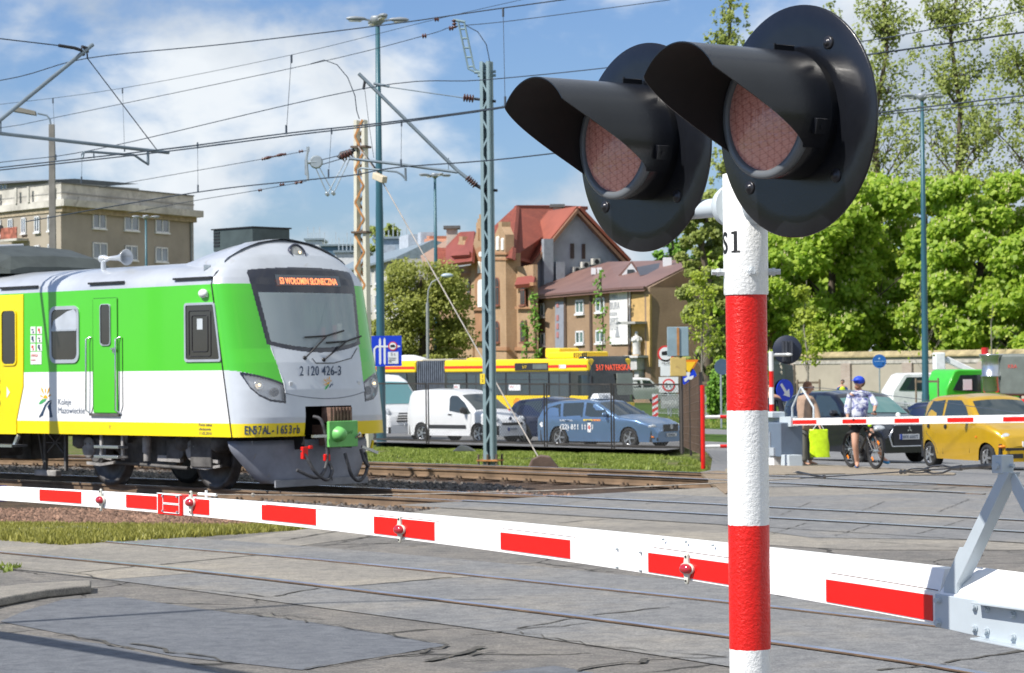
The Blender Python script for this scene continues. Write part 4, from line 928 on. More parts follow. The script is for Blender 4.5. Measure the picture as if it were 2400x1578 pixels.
b.build('coupler_box',brn,cp_); b = MB(); b.tube([T(XT - .25,-.28,.78),T(XT - .33,-.3,.85)],.02,6); b.box(T(XT - .24,.42,.82),(.05,.26,.04)); b.build('coupler_handle',chrome,cp_)
text('SAF',.05,T(XT - .252,-.12,.84),T(0,-1,0),V((-1,0,0)),M('dark_green_print',(.04,.2,.03),.5),cp_)
hoses = (((XT - .02,.34,1.10),(XT - .12,.28,1.05),(XT - .16,.22,.8),(XT - .16,.20,.5),(XT - .2,.30,.30),(XT - .24,.5,.22),(XT - .18,.8,.34)),((XT - .12,.66,.62),(XT - .18,.60,.5),(XT - .24,.5,.3),(XT - .26,.30,.18),(XT - .22,.16,.30),(XT - .16,.18,.44)),((XT - .1,-.20,.55),(XT - .14,-.22,.40),(XT - .16,-.28,.22),(XT - .18,-.42,.14),(XT - .14,-.6,.3),(XT - .08,-.62,.55)),((XT - .12,-.5,.6),(XT - .18,-.52,.42),(XT - .18,-.60,.34)))
for h in hoses: b = MB(); pts_ = smooth([T(*p) for p in h],36); b.tube(pts_,.026,7); b.build('brake_hose',M('hose_grey',(.07,.07,.075),.6,var=.4,scale=12),train)
b = MB(); b.box(T(XT - .14,.62,.58),(.06,.10,.18)); b.box(T(XT - .16,.52,.66),(.05,.06,.05)); b.box(T(XT - .15,.20,.50),(.05,.10,.10)); b.build('red_air_tap',red,train,bevel=.01)
b = MB(); b.bar(T(XT - .14,-.5,.64),T(XT - .18,-.78,.54),.03,.04); b.build('tap_lever',chrome,train)
b = MB(); b.tube([T(XT + .05,-.86,.60),T(XT + .03,-.88,.72)],.022,6); b.build('yellow_handle',ty,train)
pl = MB(); sn = M('plough_grey_blue',(.23,.25,.30),.5,.1,var=.15,scale=3,dirt=((.24,.22,.2),5,.62))
rings = []
for z in np.linspace(.76,.13,9):
 k = (z - .13) / .63; w2 = .93 + .42 * min(1,k * 1.25) ** .8; r_ = []
 for i in range(25):
  a = -1 + i / 12; y = a * w2; wrap = .34 * (abs(a) ** 4); fx = XT + .26 - .08 * (1 - k) + .12 * abs(a) ** 2 + wrap * (.55 + .45 * k); r_.append(T(fx,y,z))
 rings.append(r_)
pl.loft(rings,False,False,True); po = pl.build('snow_plough',sn,train); k = po.modifiers.new('t','SOLIDIFY'); k.thickness = .02
b = MB(); b.bar(T(XT + .165,-.18,.14),T(XT + .25,-.18,.72),.012,.004,T(0,1,0)); b.build('plough_seam',dark,po)
b = MB(); b.box(T(XT + .19,0,.13),(.03,1.8,.10)); b.build('plough_edge',M('plough_rubber',(.26,.27,.29),.6,var=.2),po)
f0,f1 = S(340,617).x,x0 + .02
b = MB(); rings = []; zl_ = [3.40,3.45,3.52,3.58,3.64,3.69,3.73,3.755]
for i in range(17):
 t = i / 16; x = f1 + (f0 - f1) * t; k_ = math.cos(t * math.pi / 2) ** .6; r_ = [(hw(z) * (1 - .35 * t * t),3.39 + (z - 3.39) * k_) for z in zl_]; r_ = [(r_[0][0] * 1.01,3.28)] + r_
 rings.append([T(x,y,z) for y,z in r_] + [T(x,0,3.39 + .37 * k_)] + [T(x,-y,z) for y,z in r_[::-1]])
b.loft(rings,False,False,True); b.build('roof_fairing',tsil,train)
du = M('dark_roof_unit',(.055,.075,.075),.5,.2,var=.2)
b = MB(); b.box(T(x0 + 1.34,-.42,3.80),(.96,.75,.34)); ac = b.build('air_conditioner',du,train,bevel=.02)
b = MB()
for k in range(5): b.box(T(x0 + 1.72,-.036,3.72 + k * .05),(.14,.012,.022))
b.box(T(x0 + 1.34,-.42,3.975),(1.0,.79,.02)); b.build('louvre',black,ac)
p0_,p1_ = S(190,600),S(-60,600)
b = MB(); xs_ = S(187,620,1.2).x + 2.1; za = 3.46
sect = [(1.15,3.42),(1.15,3.65),(.85,3.88),(0,3.93),(-.85,3.88),(-1.15,3.65),(-1.15,3.42)]
rings = [[T(xs_ - .0 + .05,y * .9,3.40 + (z - 3.40) * .25) for y,z in sect],[T(xs_ + .3,y,3.40 + (z - 3.40) * .62) for y,z in sect],[T(xs_ + 1.05,y,z) for y,z in sect],[T(xs_ + 4,y,z) for y,z in sect]]
b.loft(rings,True,True,False); ru = b.build('roof_unit',M('dark_green_roof_unit',(.06,.072,.068),.55,.1,var=.2,dirt=((.10,.11,.10),5,.6)),train)
b = MB(); b.tube([T(xs_ + 2.2,1.15,3.65),T(xs_ + 1.25,.86,3.89),T(xs_ + 1.2,0,3.94)],.03,6); b.build('roof_unit_edge',tsil,ru)
hp = S(252,612,1.0); b = MB(); bz = 3.46; hx = hp.x
b.cyl(T(hx + .25,.9,3.36),T(hx + .25,.9,3.52),.04,n=8); b.lathe(T(hx + .30,.9,3.56),V((-1,0,0)),[(0,.06),(.12,.055),(.14,.025),(.45,.045),(.58,.085),(.66,.13),(.66,.11),(.5,.03)],20); b.build('horn',tsil,train)
def wheel(x,s):
 b = MB(); b.lathe(T(x,s * .80,.47),T(0,s,0),[(-.13,.43),(-.10,.50),(-.085,.50),(-.08,.47),(.02,.465),(.025,.40),(-.02,.36),(-.03,.15),(.03,.13),(.05,.07),(.05,.001)],40); return b.build('wheel',M('wheel_steel',(.085,.08,.078),.55,.3,var=.3,scale=6),bg_)
XA = [tl(gnd(512,1148.5)).x,tl(gnd(253,1139)).x]; XA[1] = XA[0] + 2.62
for bxs in (0,14.5):
 bg_ = bpy.data.objects.new('bogie',None); COL.objects.link(bg_); bg_.parent = train; bg_.location = (bxs,0,0)
 for xa in XA:
  for s in (1,-1): wheel(xa,s)
  b = MB(); b.cyl(T(xa,-.75,.47),T(xa,.75,.47),.08,n=12); b.build('axle',under,bg_)
  for s in (1,-1):
   b = MB(); b.lathe(T(xa,s * .98,.52),T(0,s,0),[(0,.20),(.08,.19),(.10,.15),(.12,.14),(.12,.001)],20); b.box(T(xa,s * 1.0,.60),(.5,.16,.30)); b.build('axle_box',under,bg_,bevel=.01)
   b = MB(); b.lathe(T(xa + .15,s * 1.10,.60),T(0,s,0),[(0,.165),(.02,.165),(.03,.15),(.03,.001)],20)
   for dz_ in (-.04,.04): b.ball(T(xa + .15 + dz_ * 1.6,s * 1.14,.66),.016,6)
   b.bar(T(xa - .45,s * 1.10,.44),T(xa - .12,s * 1.10,.47),.04,.05); b.bar(T(xa + .2,s * 1.10,.36),T(xa - .15,s * 1.10,.34),.04,.045); b.bar(T(xa - .15,s * 1.10,.34),T(xa - .5,s * 1.10,.38),.04,.04); b.build('axle_box_cover',underl,bg_)
   for q in (-.45,.40):
    b = MB(); b.lathe(T(xa + q,s * 1.0,.58),Z_,[(0,.12),(.05,.2),(.22,.2),(.24,.15),(.34,.15)],16); b.build('spring',under,bg_)
 for s in (1,-1):
  b = MB(); xm = (XA[0] + XA[1]) / 2
  b.prism([T(XA[0] - .55,s * 1.0,.72),T(XA[0] - .55,s * 1.0,.92),T(XA[1] + .55,s * 1.0,.92),T(XA[1] + .55,s * 1.0,.72),T(XA[1] - .3,s * 1.0,.62),T(xm + .6,s * 1.0,.36),T(xm - .6,s * 1.0,.36),T(XA[0] + .3,s * 1.0,.62)],T(0,s * -.12,0)); b.build('bogie_frame',under,bg_,bevel=.015)
  b = MB(); b.cyl(T(xm - .05,s * 1.12,.42),T(xm - .05,s * 1.12,.95),.055,n=12); b.cyl(T(xm - .05,s * 1.12,.55),T(xm - .05,s * 1.12,.78),.072,n=12); b.bar(T(xm - .85,s * 1.08,.46),T(xm - .30,s * 1.08,.47),.07,.09); b.build('damper',underl,bg_)
  b = MB(); b.box(T(xm + .45,s * 1.12,.80),(.16,.1,.22)); b.box(T(xm - .7,s * 1.05,.62),(.35,.14,.30)); b.cyl(T(xm - .9,s * 1.1,.55),T(xm - .9,s * 1.14,.55),.06,n=10); b.cyl(T(xm + .9,s * 1.08,.38),T(xm - 1.0,s * 1.08,.33),.03,n=6); b.build('brake_gear',under,bg_,bevel=.01)
b = MB(); xm = (XA[0] + XA[1]) / 2
b.box(T(xm,0,.74),(3.2,1.6,.2)); b.box(T(XT + 1.6,0,.6),(.5,2.3,.5));
b.box(T(xm + 4.6,.9,.62),(1.2,.6,.4)); b.box(T(xm + 6.5,-.6,.55),(3.0,.7,.5)); b.box(T(xm + 8,.6,.62),(2.0,.7,.4)); b.build('equipment_box',under,train,bevel=.02)
for k,(x,z) in enumerate(((S(250,1048).x,.70),(S(250,1075).x,.42))):
 b = MB(); b.box(T(x,1.36,S(250,(1048,1071)[k]).z),(.62,.20,.045)); b.build('step',chrome,train,bevel=.006)
for xx in (S(225,1040).x,S(275,1040).x): b = MB(); b.bar(T(xx,1.34,ZB),T(xx,1.34,S(250,1075).z - .02),.03,.05); b.build('step_hanger',underl,train)
b = MB()
for xx,w_ in ((S(92,1040,1.0).x,.03),(S(107,1040,1.0).x,.06),(S(155,1040,1.0).x,.05)): b.bar(T(xx,1.0,.82),T(S(107 if xx > S(130,1040,1.).x else 155,1090,1.0).x,1.0,.22),.05,w_)
b.bar(T(S(112,1020,1.).x,1.0,.82),T(S(150,1070,1.).x,1.0,.5),.03,.03); b.bar(T(S(150,1020,1.).x,1.0,.82),T(S(112,1070,1.).x,1.0,.5),.03,.03); b.bar(T(S(110,1048,1.).x,1.0,.66),T(S(145,1048,1.).x,1.0,.66),.03,.02); b.build('floor_hanger',under,train)
b = MB(); b.box(T(S(112,1108,1.).x,1.0,.17),(.6,.12,.10)); b.build('track_magnet',underl,train,bevel=.02)
b = MB(); b.box(T(S(20,1045).x + .2,1.5,S(20,1044).z),(1.2,.3,.04)); b.bar(T(S(45,1045).x,1.45,.78),T(S(35,1045).x,1.45,.62),.05,.05); b.build('door_step',chrome,train)
# ================================================================== VEHICLES
def side_head(px,sgn_deg):
 a = math.radians(-90 - math.degrees(math.atan((px - 1200) / F)) + sgn_deg); return a
tyre_m = rubber; rim_m = M('alloy_rim',(.5,.51,.53),.3,.8,var=.1); cap_m = M('black_trim',(.02,.021,.024),.55,var=.15)
hlg = M('headlamp_glass',(.55,.58,.60),.12,.2,var=.25,scale=14,coat=.8); amb = M('amber_lens',(.8,.22,.02),.3); redl = M('red_lens',(.5,.02,.02),.25); plate = M('plate_white',(.62,.64,.66),.5); plb = M('plate_blue',(.03,.07,.35),.5)
def wheel_(par,x,y,r,s,rim=rim_m,wd=.2,n=5):
 w_ = bpy.data.objects.new('wheel',None); COL.objects.link(w_); w_.parent = par; w_.location = (x,y,r)
 b = MB(); b.lathe((0,s * -wd,0),(0,s,0),[(0,r * .6),(0,r * .93),(.03,r),(wd - .03,r),(wd,r * .93),(wd,r * .70),(wd - .04,r * .66)],28); b.build('tyre',tyre_m,w_)
 b = MB(); b.lathe((0,s * -.02,0),(0,s,0),[(-.1,r * .66),(-.02,r * .68),(.01,r * .66),(-.03,r * .60),(-.08,r * .55),(-.09,.001)],28)
 for k in range(n):
  a = 2 * math.pi * k / n; d = V((math.cos(a),0,math.sin(a))); b.bar(d * r * .08 + Y_ * s * -.02,d * r * .64 + Y_ * s * -.015,r * .16,.03,V((0,1,0)))
 b.cyl((0,s * -.06,0),(0,s * .0,0),r * .14,n=12); b.build('rim',rim,w_); return w_
class Car:
 def __init__(s,name,label,cat,px,Y,deg,Ln,W,H,outline,belt,wx,wr,paint,zb=.2,tum=.16,taper=.2,roll=.09,rim=rim_m,group=None,py=None):
  s.L,s.W,s.H,s.belt,s.tum,s.taper,s.roll,s.out,s.wx,s.wr,s.zb = Ln,W,H,belt,tum,taper,roll,outline,wx,wr,zb
  p = gh(px,Y) + Z_ * .012
  s.t = thing(name,label,cat,p,side_head(px,deg),group)
  s.xs = sorted(set([round(-Ln / 2 + Ln * i / 56,4) for i in range(57)] + [o[0] for o in outline])); b = MB(); K = 12
  cols = {1: [],-1: []}
  for sg in (1,-1):
   for x in s.xs:
    zl,zt = s.zlow(x),s.ztop(x); cols[sg].append([V((x,sg * s.y(x,z,zt),z)) for z in [zl + (zt - zl) * (1 - (1 - k / K) ** 1.6) for k in range(K + 1)]])
  b.loft(cols[1],False,False,True); b.loft(cols[-1],False,False,True)
  b.loft([[c1[-1].lerp(c2[-1],k / 8) + Z_ * (.035 * 4 * (k / 8) * (1 - k / 8) if s.belt < c1[-1].z else .02 * 4 * (k / 8) * (1 - k / 8)) for k in range(9)] for c1,c2 in zip(cols[1],cols[-1])],False,False,True)
  for e in (0,-1): b.loft([cols[1][e],cols[-1][e]],False,False,False)
  s.body = b.build('body',paint,s.t,weld=True)
  b = MB(); b.box((0,0,zb + .18),(Ln * .92,W * .86,.34)); b.build('underbody',cap_m,s.t)
  for x in wx:
   for sg in (1,-1): wheel_(s.t,x,sg * (W / 2 - .03),wr,sg,rim)
 def ztop(s,x): o = s.out; return float(np.interp(x,[q[0] for q in o],[q[1] for q in o]))
 def zlow(s,x):
  z = s.zb
  for w_ in s.wx:
   R = s.wr * 1.14
   if abs(x - w_) < R: z = max(z,s.wr + math.sqrt(R * R - (x - w_) ** 2))
  return min(z,s.ztop(x) - .05)
 def y(s,x,z,zt=None):
  zt = zt or s.ztop(x); q = max(0,(abs(x) / s.L - .30) / .20); y = s.W / 2 * (1 - s.taper * min(1,q) ** 2.4)
  if z > s.belt: y -= s.tum * ((z - s.belt) / (s.H - s.belt)) ** 1.15 + .015
  else: y -= .05 * ((s.belt - z) / s.belt) ** 2 - .0
  r = s.roll; d = zt - z
  if d < r: y -= r - math.sqrt(max(0,r * r - (r - d) ** 2))
  return y
 def side(s,pts,mat=None,name='window',off=.006,sides=(1,-1),par=None,seg=5):
  for sg in sides:
   q = []
   for i in range(len(pts)):
    a,c = pts[i],pts[(i + 1) % len(pts)]
    for k in range(seg): q.append((a[0] + (c[0] - a[0]) * k / seg,a[1] + (c[1] - a[1]) * k / seg))
   tri = tessellate_polygon([[V((x,z,0)) for x,z in q]]); b = MB(); n = len(q)
   b.add([V((x,sg * (s.y(x,z) + off),z)) for x,z in q] + [V((x,sg * (s.y(x,z) - .02),z)) for x,z in q],[t for t in tri] + [(i,(i + 1) % n,n + (i + 1) % n,n + i) for i in range(n)])
   o = b.build(name,mat or carglass,par or s.t)
  return o
 def over(s,xa,xb,mat=None,name='windscreen',wy=.8,off=.008,inset=.10):
  b = MB(); rows = []
  for i in range(9):
   x = xa + (xb - xa) * i / 8; z = s.ztop(x); h = s.y(x,z - s.roll) * 1 - inset; e = .01; dz = (s.ztop(x + e) - s.ztop(x - e)); n = V((-dz,0,2 * e)).normalized()
   rows.append([V((x,h * k,z + (.035 if z > s.belt else .02) * (1 - k * k) * .95)) + n * off for k in np.linspace(-1,1,9)])
  b.loft(rows,False,False,True); return b.build(name,mat or carglass,s.t)
 def seam(s,pts,r=.006):
  for sg in (1,-1):
   b = MB(); b.tube([V((x,sg * (s.y(x,z) + .001),z)) for x,z in pts],r,4); b.build('door_seam',cap_m,s.t)
 def handle(s,x,z,m=None):
  for sg in (1,-1): b = MB(); b.box((x,sg * (s.y(x,z) + .02),z),(.17,.035,.03)); b.build('door_handle',m or s.body.data.materials[0],s.t,bevel=.008)
 def mirror(s,x,z,m=None,k=1.):
  for sg in (1,-1):
   b = MB(); b.ball((x,sg * (s.y(x,z) + .13),z + .05),.11 * k,12,(.55,1.05,.75)); b.bar((x,sg * (s.y(x,z) - .02),z),(x,sg * (s.y(x,z) + .08),z + .03),.05,.04); b.build('side_mirror',m or cap_m,s.t)
 def fr(s,y0,y1,z0,z1,mat,name,off=.012,end=1,sl=0):
  x = end * (s.L / 2) ; b = MB()
  ps = [(y0,z0),(y1,z0),(y1,z1),(y0,z1)]
  b.prism([V((x + end * off - end * abs(yy) ** 2 * .05,yy + (sl if zz == z1 else 0) * (1 if yy > 0 else -1),zz)) for yy,zz in ps],V((-end * .05,0,0))); return b.build(name,mat,s.t,bevel=.006)
 def lampc(s,x,y,z,r,sq,mat=hlg,name='headlight'):
  for sg in (1,-1): b = MB(); b.ball((x,sg * y,z),r,14,sq); b.build(name,mat,s.t)
  # --- golden hatchback at the right edge
gold = M('gold_car_paint',(.60,.36,.012),.28,.35,var=.05,coat=.8)
c = Car('hatchback_car','small golden yellow hatchback waiting behind the far barrier at the right edge','car',2316,50.4,30,3.5,1.56,1.5,
[(-1.75,.75),(-1.72,1.0),(-1.60,1.18),(-1.40,1.40),(-1.1,1.47),(-.2,1.50),(.25,1.45),(.55,1.25),(.93,.98),(1.2,.93),(1.5,.82),(1.68,.68),(1.75,.5)],.93,(-1.13,1.19),.27,gold,tum=.17,roll=.10,taper=.30)
c.side([(-1.32,.96),(-1.28,1.12),(-1.12,1.36),(-.62,1.40),(-.58,.95)]); c.side([(-.50,.95),(-.52,1.40),(.02,1.40),(.28,1.27),(.58,.98),(.5,.94)]); c.side([(-1.58,1.0),(-1.44,1.28),(-1.35,1.0)],name='quarter_window')
c.over(.36,.88); c.over(-1.68,-1.46,name='rear_window')
c.seam([(-.54,.3),(-.55,.95)]); c.seam([(.55,.35),(.60,.94)]); c.seam([(-1.30,.94),(-1.18,.7),(-.85,.5),(-.75,.3)])
b = MB()
for xx in (-1.05,-.33): b.cut if 0 else None
for xx in (-1.08,-.38):
 for sg in (1,-1): b = MB(); b.cyl((xx,sg * (c.y(xx,.86) - .01),.86),(xx,sg * (c.y(xx,.86) + .02),.86),.045,n=12); b.build('door_handle',cap_m,c.t)
c.mirror(.50,.97,cap_m); c.lampc(1.53,.52,.68,.17,(.72,.85,.55)); c.lampc(1.60,.58,.50,.09,(.8,1.5,.4),amb,'indicator')
c.fr(-.62,.62,.42,.48,cap_m,'bumper_strip',.02); c.fr(.25,.6,.27,.36,cap_m,'air_intake',.015); c.fr(-.6,-.25,.27,.36,cap_m,'air_intake',.015); c.fr(-.15,.15,.27,.36,cap_m,'air_intake',.015); c.fr(-.26,.26,.49,.6,plate,'number_plate',.03)
for sg in (1,-1): b = MB(); b.box((.85,sg * (c.y(.85,.68) + .006),.68),(.05,.02,.03)); b.build('indicator',amb,c.t)
# --- dark crossover
navyc = M('dark_navy_car_paint',(.010,.012,.020),.22,.3,var=.05,coat=.9)
c = Car('crossover_car','dark navy crossover with angular framed grille, behind the cyclist','car',2002,57.5,34,4.3,1.77,1.62,
[(-2.15,.9),(-2.12,1.1),(-1.95,1.35),(-1.75,1.50),(-1.2,1.60),(-.2,1.62),(.25,1.56),(.6,1.36),(1.02,1.09),(1.5,1.0),(1.9,.90),(2.08,.78),(2.15,.6)],1.02,(-1.33,1.34),.34,navyc,zb=.25,taper=.26)
c.side([(-1.75,1.08),(-1.6,1.35),(-1.3,1.50),(-.55,1.54),(-.5,1.04)]); c.side([(-.42,1.04),(-.45,1.54),(.1,1.52),(.4,1.38),(.75,1.08)])
c.over(.42,1.0,glass('green_tint_windscreen',(.10,.22,.21),.9)); c.over(-2.08,-1.78,name='rear_window'); c.seam([(-.46,.35),(-.46,1.04)]); c.seam([(.75,.4),(.78,1.08)]); c.handle(-.65,.95); c.handle(.35 - .7 * 0 - .1,.95); c.mirror(.62,1.08,navyc)
c.fr(-.42,.42,.42,.86,cap_m,'grille',.02,sl=.0);
b = MB(); x = 2.17; q = [V((x,-.46,.40)),V((x,.46,.40)),V((x - .02,.52,.62)),V((x - .04,.36,.88)),V((x - .04,-.36,.88)),V((x - .02,-.52,.62))]; b.tube(q + q[:1],.018,6); b.build('grille_frame',chrome,c.t)
for k in range(3):
 a = math.radians(90 + 120 * k); d = V((0,math.cos(a),math.sin(a))); n_ = V((0,-math.sin(a),math.cos(a))); b = MB() if k == 0 else b
 b.prism([V((2.18,0,.775)),V((2.18,0,.775)) + d * .035 + n_ * .02,V((2.18,0,.775)) + d * .07,V((2.18,0,.775)) + d * .035 - n_ * .02],V((.008,0,0)))
b.build('grille_emblem',chrome,c.t)
pp = c.fr(-.26,.26,.55,.67,plate,'number_plate',.05); text('WX 65072',.075,(2.21,-.20,.575),(0,1,0),(1,0,0),nav,pp,sx=.9); c.fr(-.26,-.21,.55,.67,plb,'plate_band',.055)
c.lampc(1.90,.66,.80,.20,(.9,.85,.42)); c.lampc(2.0,.66,.48,.07,(.6,1,1),hlg,'fog_lamp')
# --- blue wagon behind the golden car
bluec = M('dark_blue_car_paint',(.012,.022,.060),.25,.3,var=.05,coat=.8)
c = Car('estate_car','dark blue estate car half hidden behind the golden hatchback','car',2290,73,62,4.5,1.72,1.45,
[(-2.25,.7),(-2.2,.95),(-1.95,1.28),(-1.7,1.40),(-.5,1.45),(.1,1.40),(.5,1.18),(.95,.95),(1.6,.88),(2.1,.74),(2.25,.5)],.92,(-1.3,1.35),.31,bluec)
c.side([(-1.95,.96),(-1.8,1.22),(-1.15,1.34),(-1.1,.95)]); c.side([(-1.02,.95),(-1.05,1.35),(-.35,1.37),(-.32,.94)]); c.side([(-.24,.94),(-.26,1.36),(.2,1.28),(.62,.96)]); c.over(.2,.9); c.seam([(-.28,.3),(-.28,.94)]); c.seam([(.62,.35),(.66,.94)]); c.handle(-.45,.86); c.mirror(.5,.96,bluec); c.lampc(2.0,.62,.68,.16,(.9,.9,.5))
# --- silver blue taxi
sbl = M('silver_blue_car_paint',(.13,.235,.40),.26,.45,var=.05,coat=.8)
c = Car('taxi_estate_car','silver blue estate taxi with phone number on its doors behind the wire fence','car',1428,78.5,53,4.77,1.82,1.50,
[(-2.38,.75),(-2.34,.95),(-2.15,1.22),(-1.98,1.38),(-1.5,1.46),(-.4,1.50),(.05,1.45),(.45,1.25),(1.0,.98),(1.7,.90),(2.2,.74),(2.38,.52)],.95,(-1.36,1.40),.32,sbl,taper=.24)
c.side([(-2.02,.99),(-1.86,1.25),(-1.35,1.39),(-1.28,.98)]); c.side([(-1.18,.98),(-1.24,1.40),(-.42,1.43),(-.40,.97)]); c.side([(-.30,.97),(-.32,1.43),(.10,1.38),(.42,1.22),(.72,.98)])
c.over(.14,.93); c.seam([(-.35,.3),(-.36,.97)]); c.seam([(.72,.4),(.75,.97)]); c.seam([(-1.22,.97),(-1.1,.5),(-.95,.3)]); c.handle(-1.0,.86); c.handle(-.12,.86); c.mirror(.56,1.0,sbl)
wl = M('white_decal',(.78,.80,.82),.4,var=0)
sY = lambda x,z: -1 * (c.y(x,z) + .008)
text('(22) 811 11 11',.17,(-1.30,sY(-.3,.62),.58),(1,0,0),(0,-1,0),wl,c.t,sx=.98,bold=.004);
text('SUPER TAXI',.06,(-1.30,sY(-.3,.85),.83),(1,0,0),(0,-1,0),wl,c.t,sx=1.2)
for xa,xb,m_ in ((-.35,.0,M('decal_yellow',(.85,.6,.05),.4)),(.02,.32,M('decal_orange',(.85,.3,.05),.4))): b = MB(); b.box(((xa + xb) / 2,sY(0,.86),.875),(xb - xa,.004,.05)); b.build('stripe_decal',m_,c.t)
b = MB(); b.box((-.12,sY(0,.62) - .002,.64),(.14,.004,.30)); o = b.build('door_crest',wl,c.t); b = MB(); b.box((-.12,sY(0,.62) - .006,.65),(.07,.004,.12)); b.build('crest_mark',rd2,o)
for xx,zz in ((-2.1,.72),): b = MB(); b.cyl((xx,sY(xx,zz) + .01,zz),(xx,sY(xx,zz) - .003,zz),.08,n=16); b.build('round_decal',wl,c.t)
b = MB(); b.prism([V((-.50,0,1.5)),V((-.44,0,1.66)),V((-.16,0,1.66)),V((-.10,0,1.5))],V((0,.0001,0))); b = MB(); b.hexa([V((-.5,-.4,1.52)),V((-.1,-.4,1.52)),V((-.1,.4,1.52)),V((-.5,.4,1.52)),V((-.40,-.36,1.70)),V((-.2,-.36,1.70)),V((-.2,.36,1.70)),V((-.4,.36,1.70))]); ts = b.build('taxi_roof_sign',wl,c.t,bevel=.03); text('TAXI',.09,(-.12,-.16,1.56),(0,1,0),(1,0,.4),nav,ts)
c.lampc(2.08,.66,.68,.20,(.95,.8,.42)); c.fr(-.38,.38,.52,.74,cap_m,'grille',.02); b = MB(); b.lathe((2.40,0,.66),X_,[(0,.07),(.015,.07),(.015,.055),(.005,.055)],20); b.build('round_emblem',chrome,c.t)
c.fr(-.7,.7,.24,.34,cap_m,'air_intake',.015); pp = c.fr(-.26,.26,.36,.47,plate,'number_plate',.04); text('WI 8114',.07,(2.44,-.2,.38),(0,1,0),(1,0,0),nav,pp,sx=.9)
for sg in (1,-1): b = MB(); b.box((2.22,sg * .68,.36),(.1,.2,.05)); b.build('indicator',amb,c.t,bevel=.01)
# --- white panel van
vw = M('white_van_paint',(.78,.79,.80),.3,var=.03,coat=.6)
c = Car('panel_van','small white panel van with black side strip behind the wire fence','van',1092,85.5,46,4.38,1.81,1.82,
[(-2.19,.8),(-2.17,1.3),(-2.10,1.68),(-1.95,1.78),(-1.2,1.82),(0,1.80),(.35,1.72),(.8,1.45),(1.28,1.10),(1.7,.98),(2.05,.82),(2.19,.6)],1.05,(-1.32,1.40),.33,vw,zb=.25,taper=.24,tum=.13)
c.side([(.05,1.10),(.02,1.52),(.10,1.62),(.36,1.62),(.75,1.38),(1.08,1.02),(.9,.98)]); c.over(.50,1.24); c.seam([(-.05,.35),(-.05,1.6)]); c.seam([(1.05,.5),(1.1,1.0)]); c.handle(.1,.98,cap_m); c.mirror(.82,1.08,cap_m,1.35)
c.side([(-.95,.50),(-.95,.62),(.85,.62),(.85,.50)],cap_m,'side_strip',.02)
c.fr(-.82,.82,.28,.60,cap_m,'bumper',.03); c.fr(-.5,.5,.62,.70,cap_m,'grille',.02); pp = c.fr(-.26,.26,.42,.53,plate,'number_plate',.06); text('WI 85938',.07,(2.26,-.2,.445),(0,1,0),(1,0,0),nav,pp,sx=.85); c.fr(-.26,-.21,.42,.53,plb,'plate_band',.064)
c.lampc(1.93,.66,.80,.24,(.85,.7,.55)); b = MB(); b.ball((2.08,0,.84),.07,8,(.6,1.2,1)); b.build('front_emblem',M('dark_emblem',(.08,.10,.16),.3,.5),c.t)
# --- dark hatchback between van and taxi
c = Car('small_dark_car','dark blue hatchback squeezed between the white van and the taxi','car',1330,84.5,52,4.2,1.75,1.52,
[(-2.1,.8),(-2.05,1.05),(-1.85,1.30),(-1.6,1.44),(-.5,1.52),(.1,1.46),(.5,1.25),(1.0,1.0),(1.7,.88),(2.0,.74),(2.1,.52)],.98,(-1.3,1.3),.32,bluec)
c.side([(-1.7,1.02),(-1.5,1.30),(-1.1,1.40),(-.5,1.44),(-.45,1.0)]); c.side([(-.35,1.0),(-.38,1.44),(.2,1.38),(.7,1.0)]); c.over(.18,.92); c.over(-2.02,-1.68,name='rear_window'); c.lampc(-2.0,.70,.95,.14,(.5,.6,1.4),redl,'tail_light')
# --- large white van behind the train's nose
c = Car('delivery_van','large white delivery van showing its front beside the train','van',866,90,32,5.4,2.05,2.35,
[(-2.7,1.2),(-2.65,2.2),(-2.4,2.33),(0,2.35),(.7,2.32),(1.1,2.15),(1.55,1.65),(1.95,1.22),(2.45,1.05),(2.62,.85),(2.7,.55)],1.25,(-1.7,1.75),.34,vw,zb=.28,taper=.18,tum=.12)
c.side([(.75,1.3),(.75,1.95),(1.05,1.95),(1.62,1.35),(1.6,1.25)]); c.over(1.18,1.9,glass('teal_windscreen',(.10,.30,.33),.92)); c.mirror(1.35,1.35,cap_m,1.8)
for k in range(4): c.fr(-.55 + .03 * k,.55 - .03 * k,.68 + k * .09,.73 + k * .09,cap_m,'grille',.02)
c.fr(-.9,.9,.28,.50,cap_m,'bumper',.04); pp = c.fr(-.27,.27,.50,.62,plate,'number_plate',.05); text('WND 4570',.075,(2.77,-.22,.53),(0,1,0),(1,0,0),nav,pp,sx=.85); c.lampc(2.42,.78,.92,.22,(.7,.55,1.1)); b = MB(); b.lathe((2.66,0,1.06),X_,[(0,.08),(.03,.08),(.03,.06),(.01,.06)],16); b.build('round_emblem',chrome,c.t)
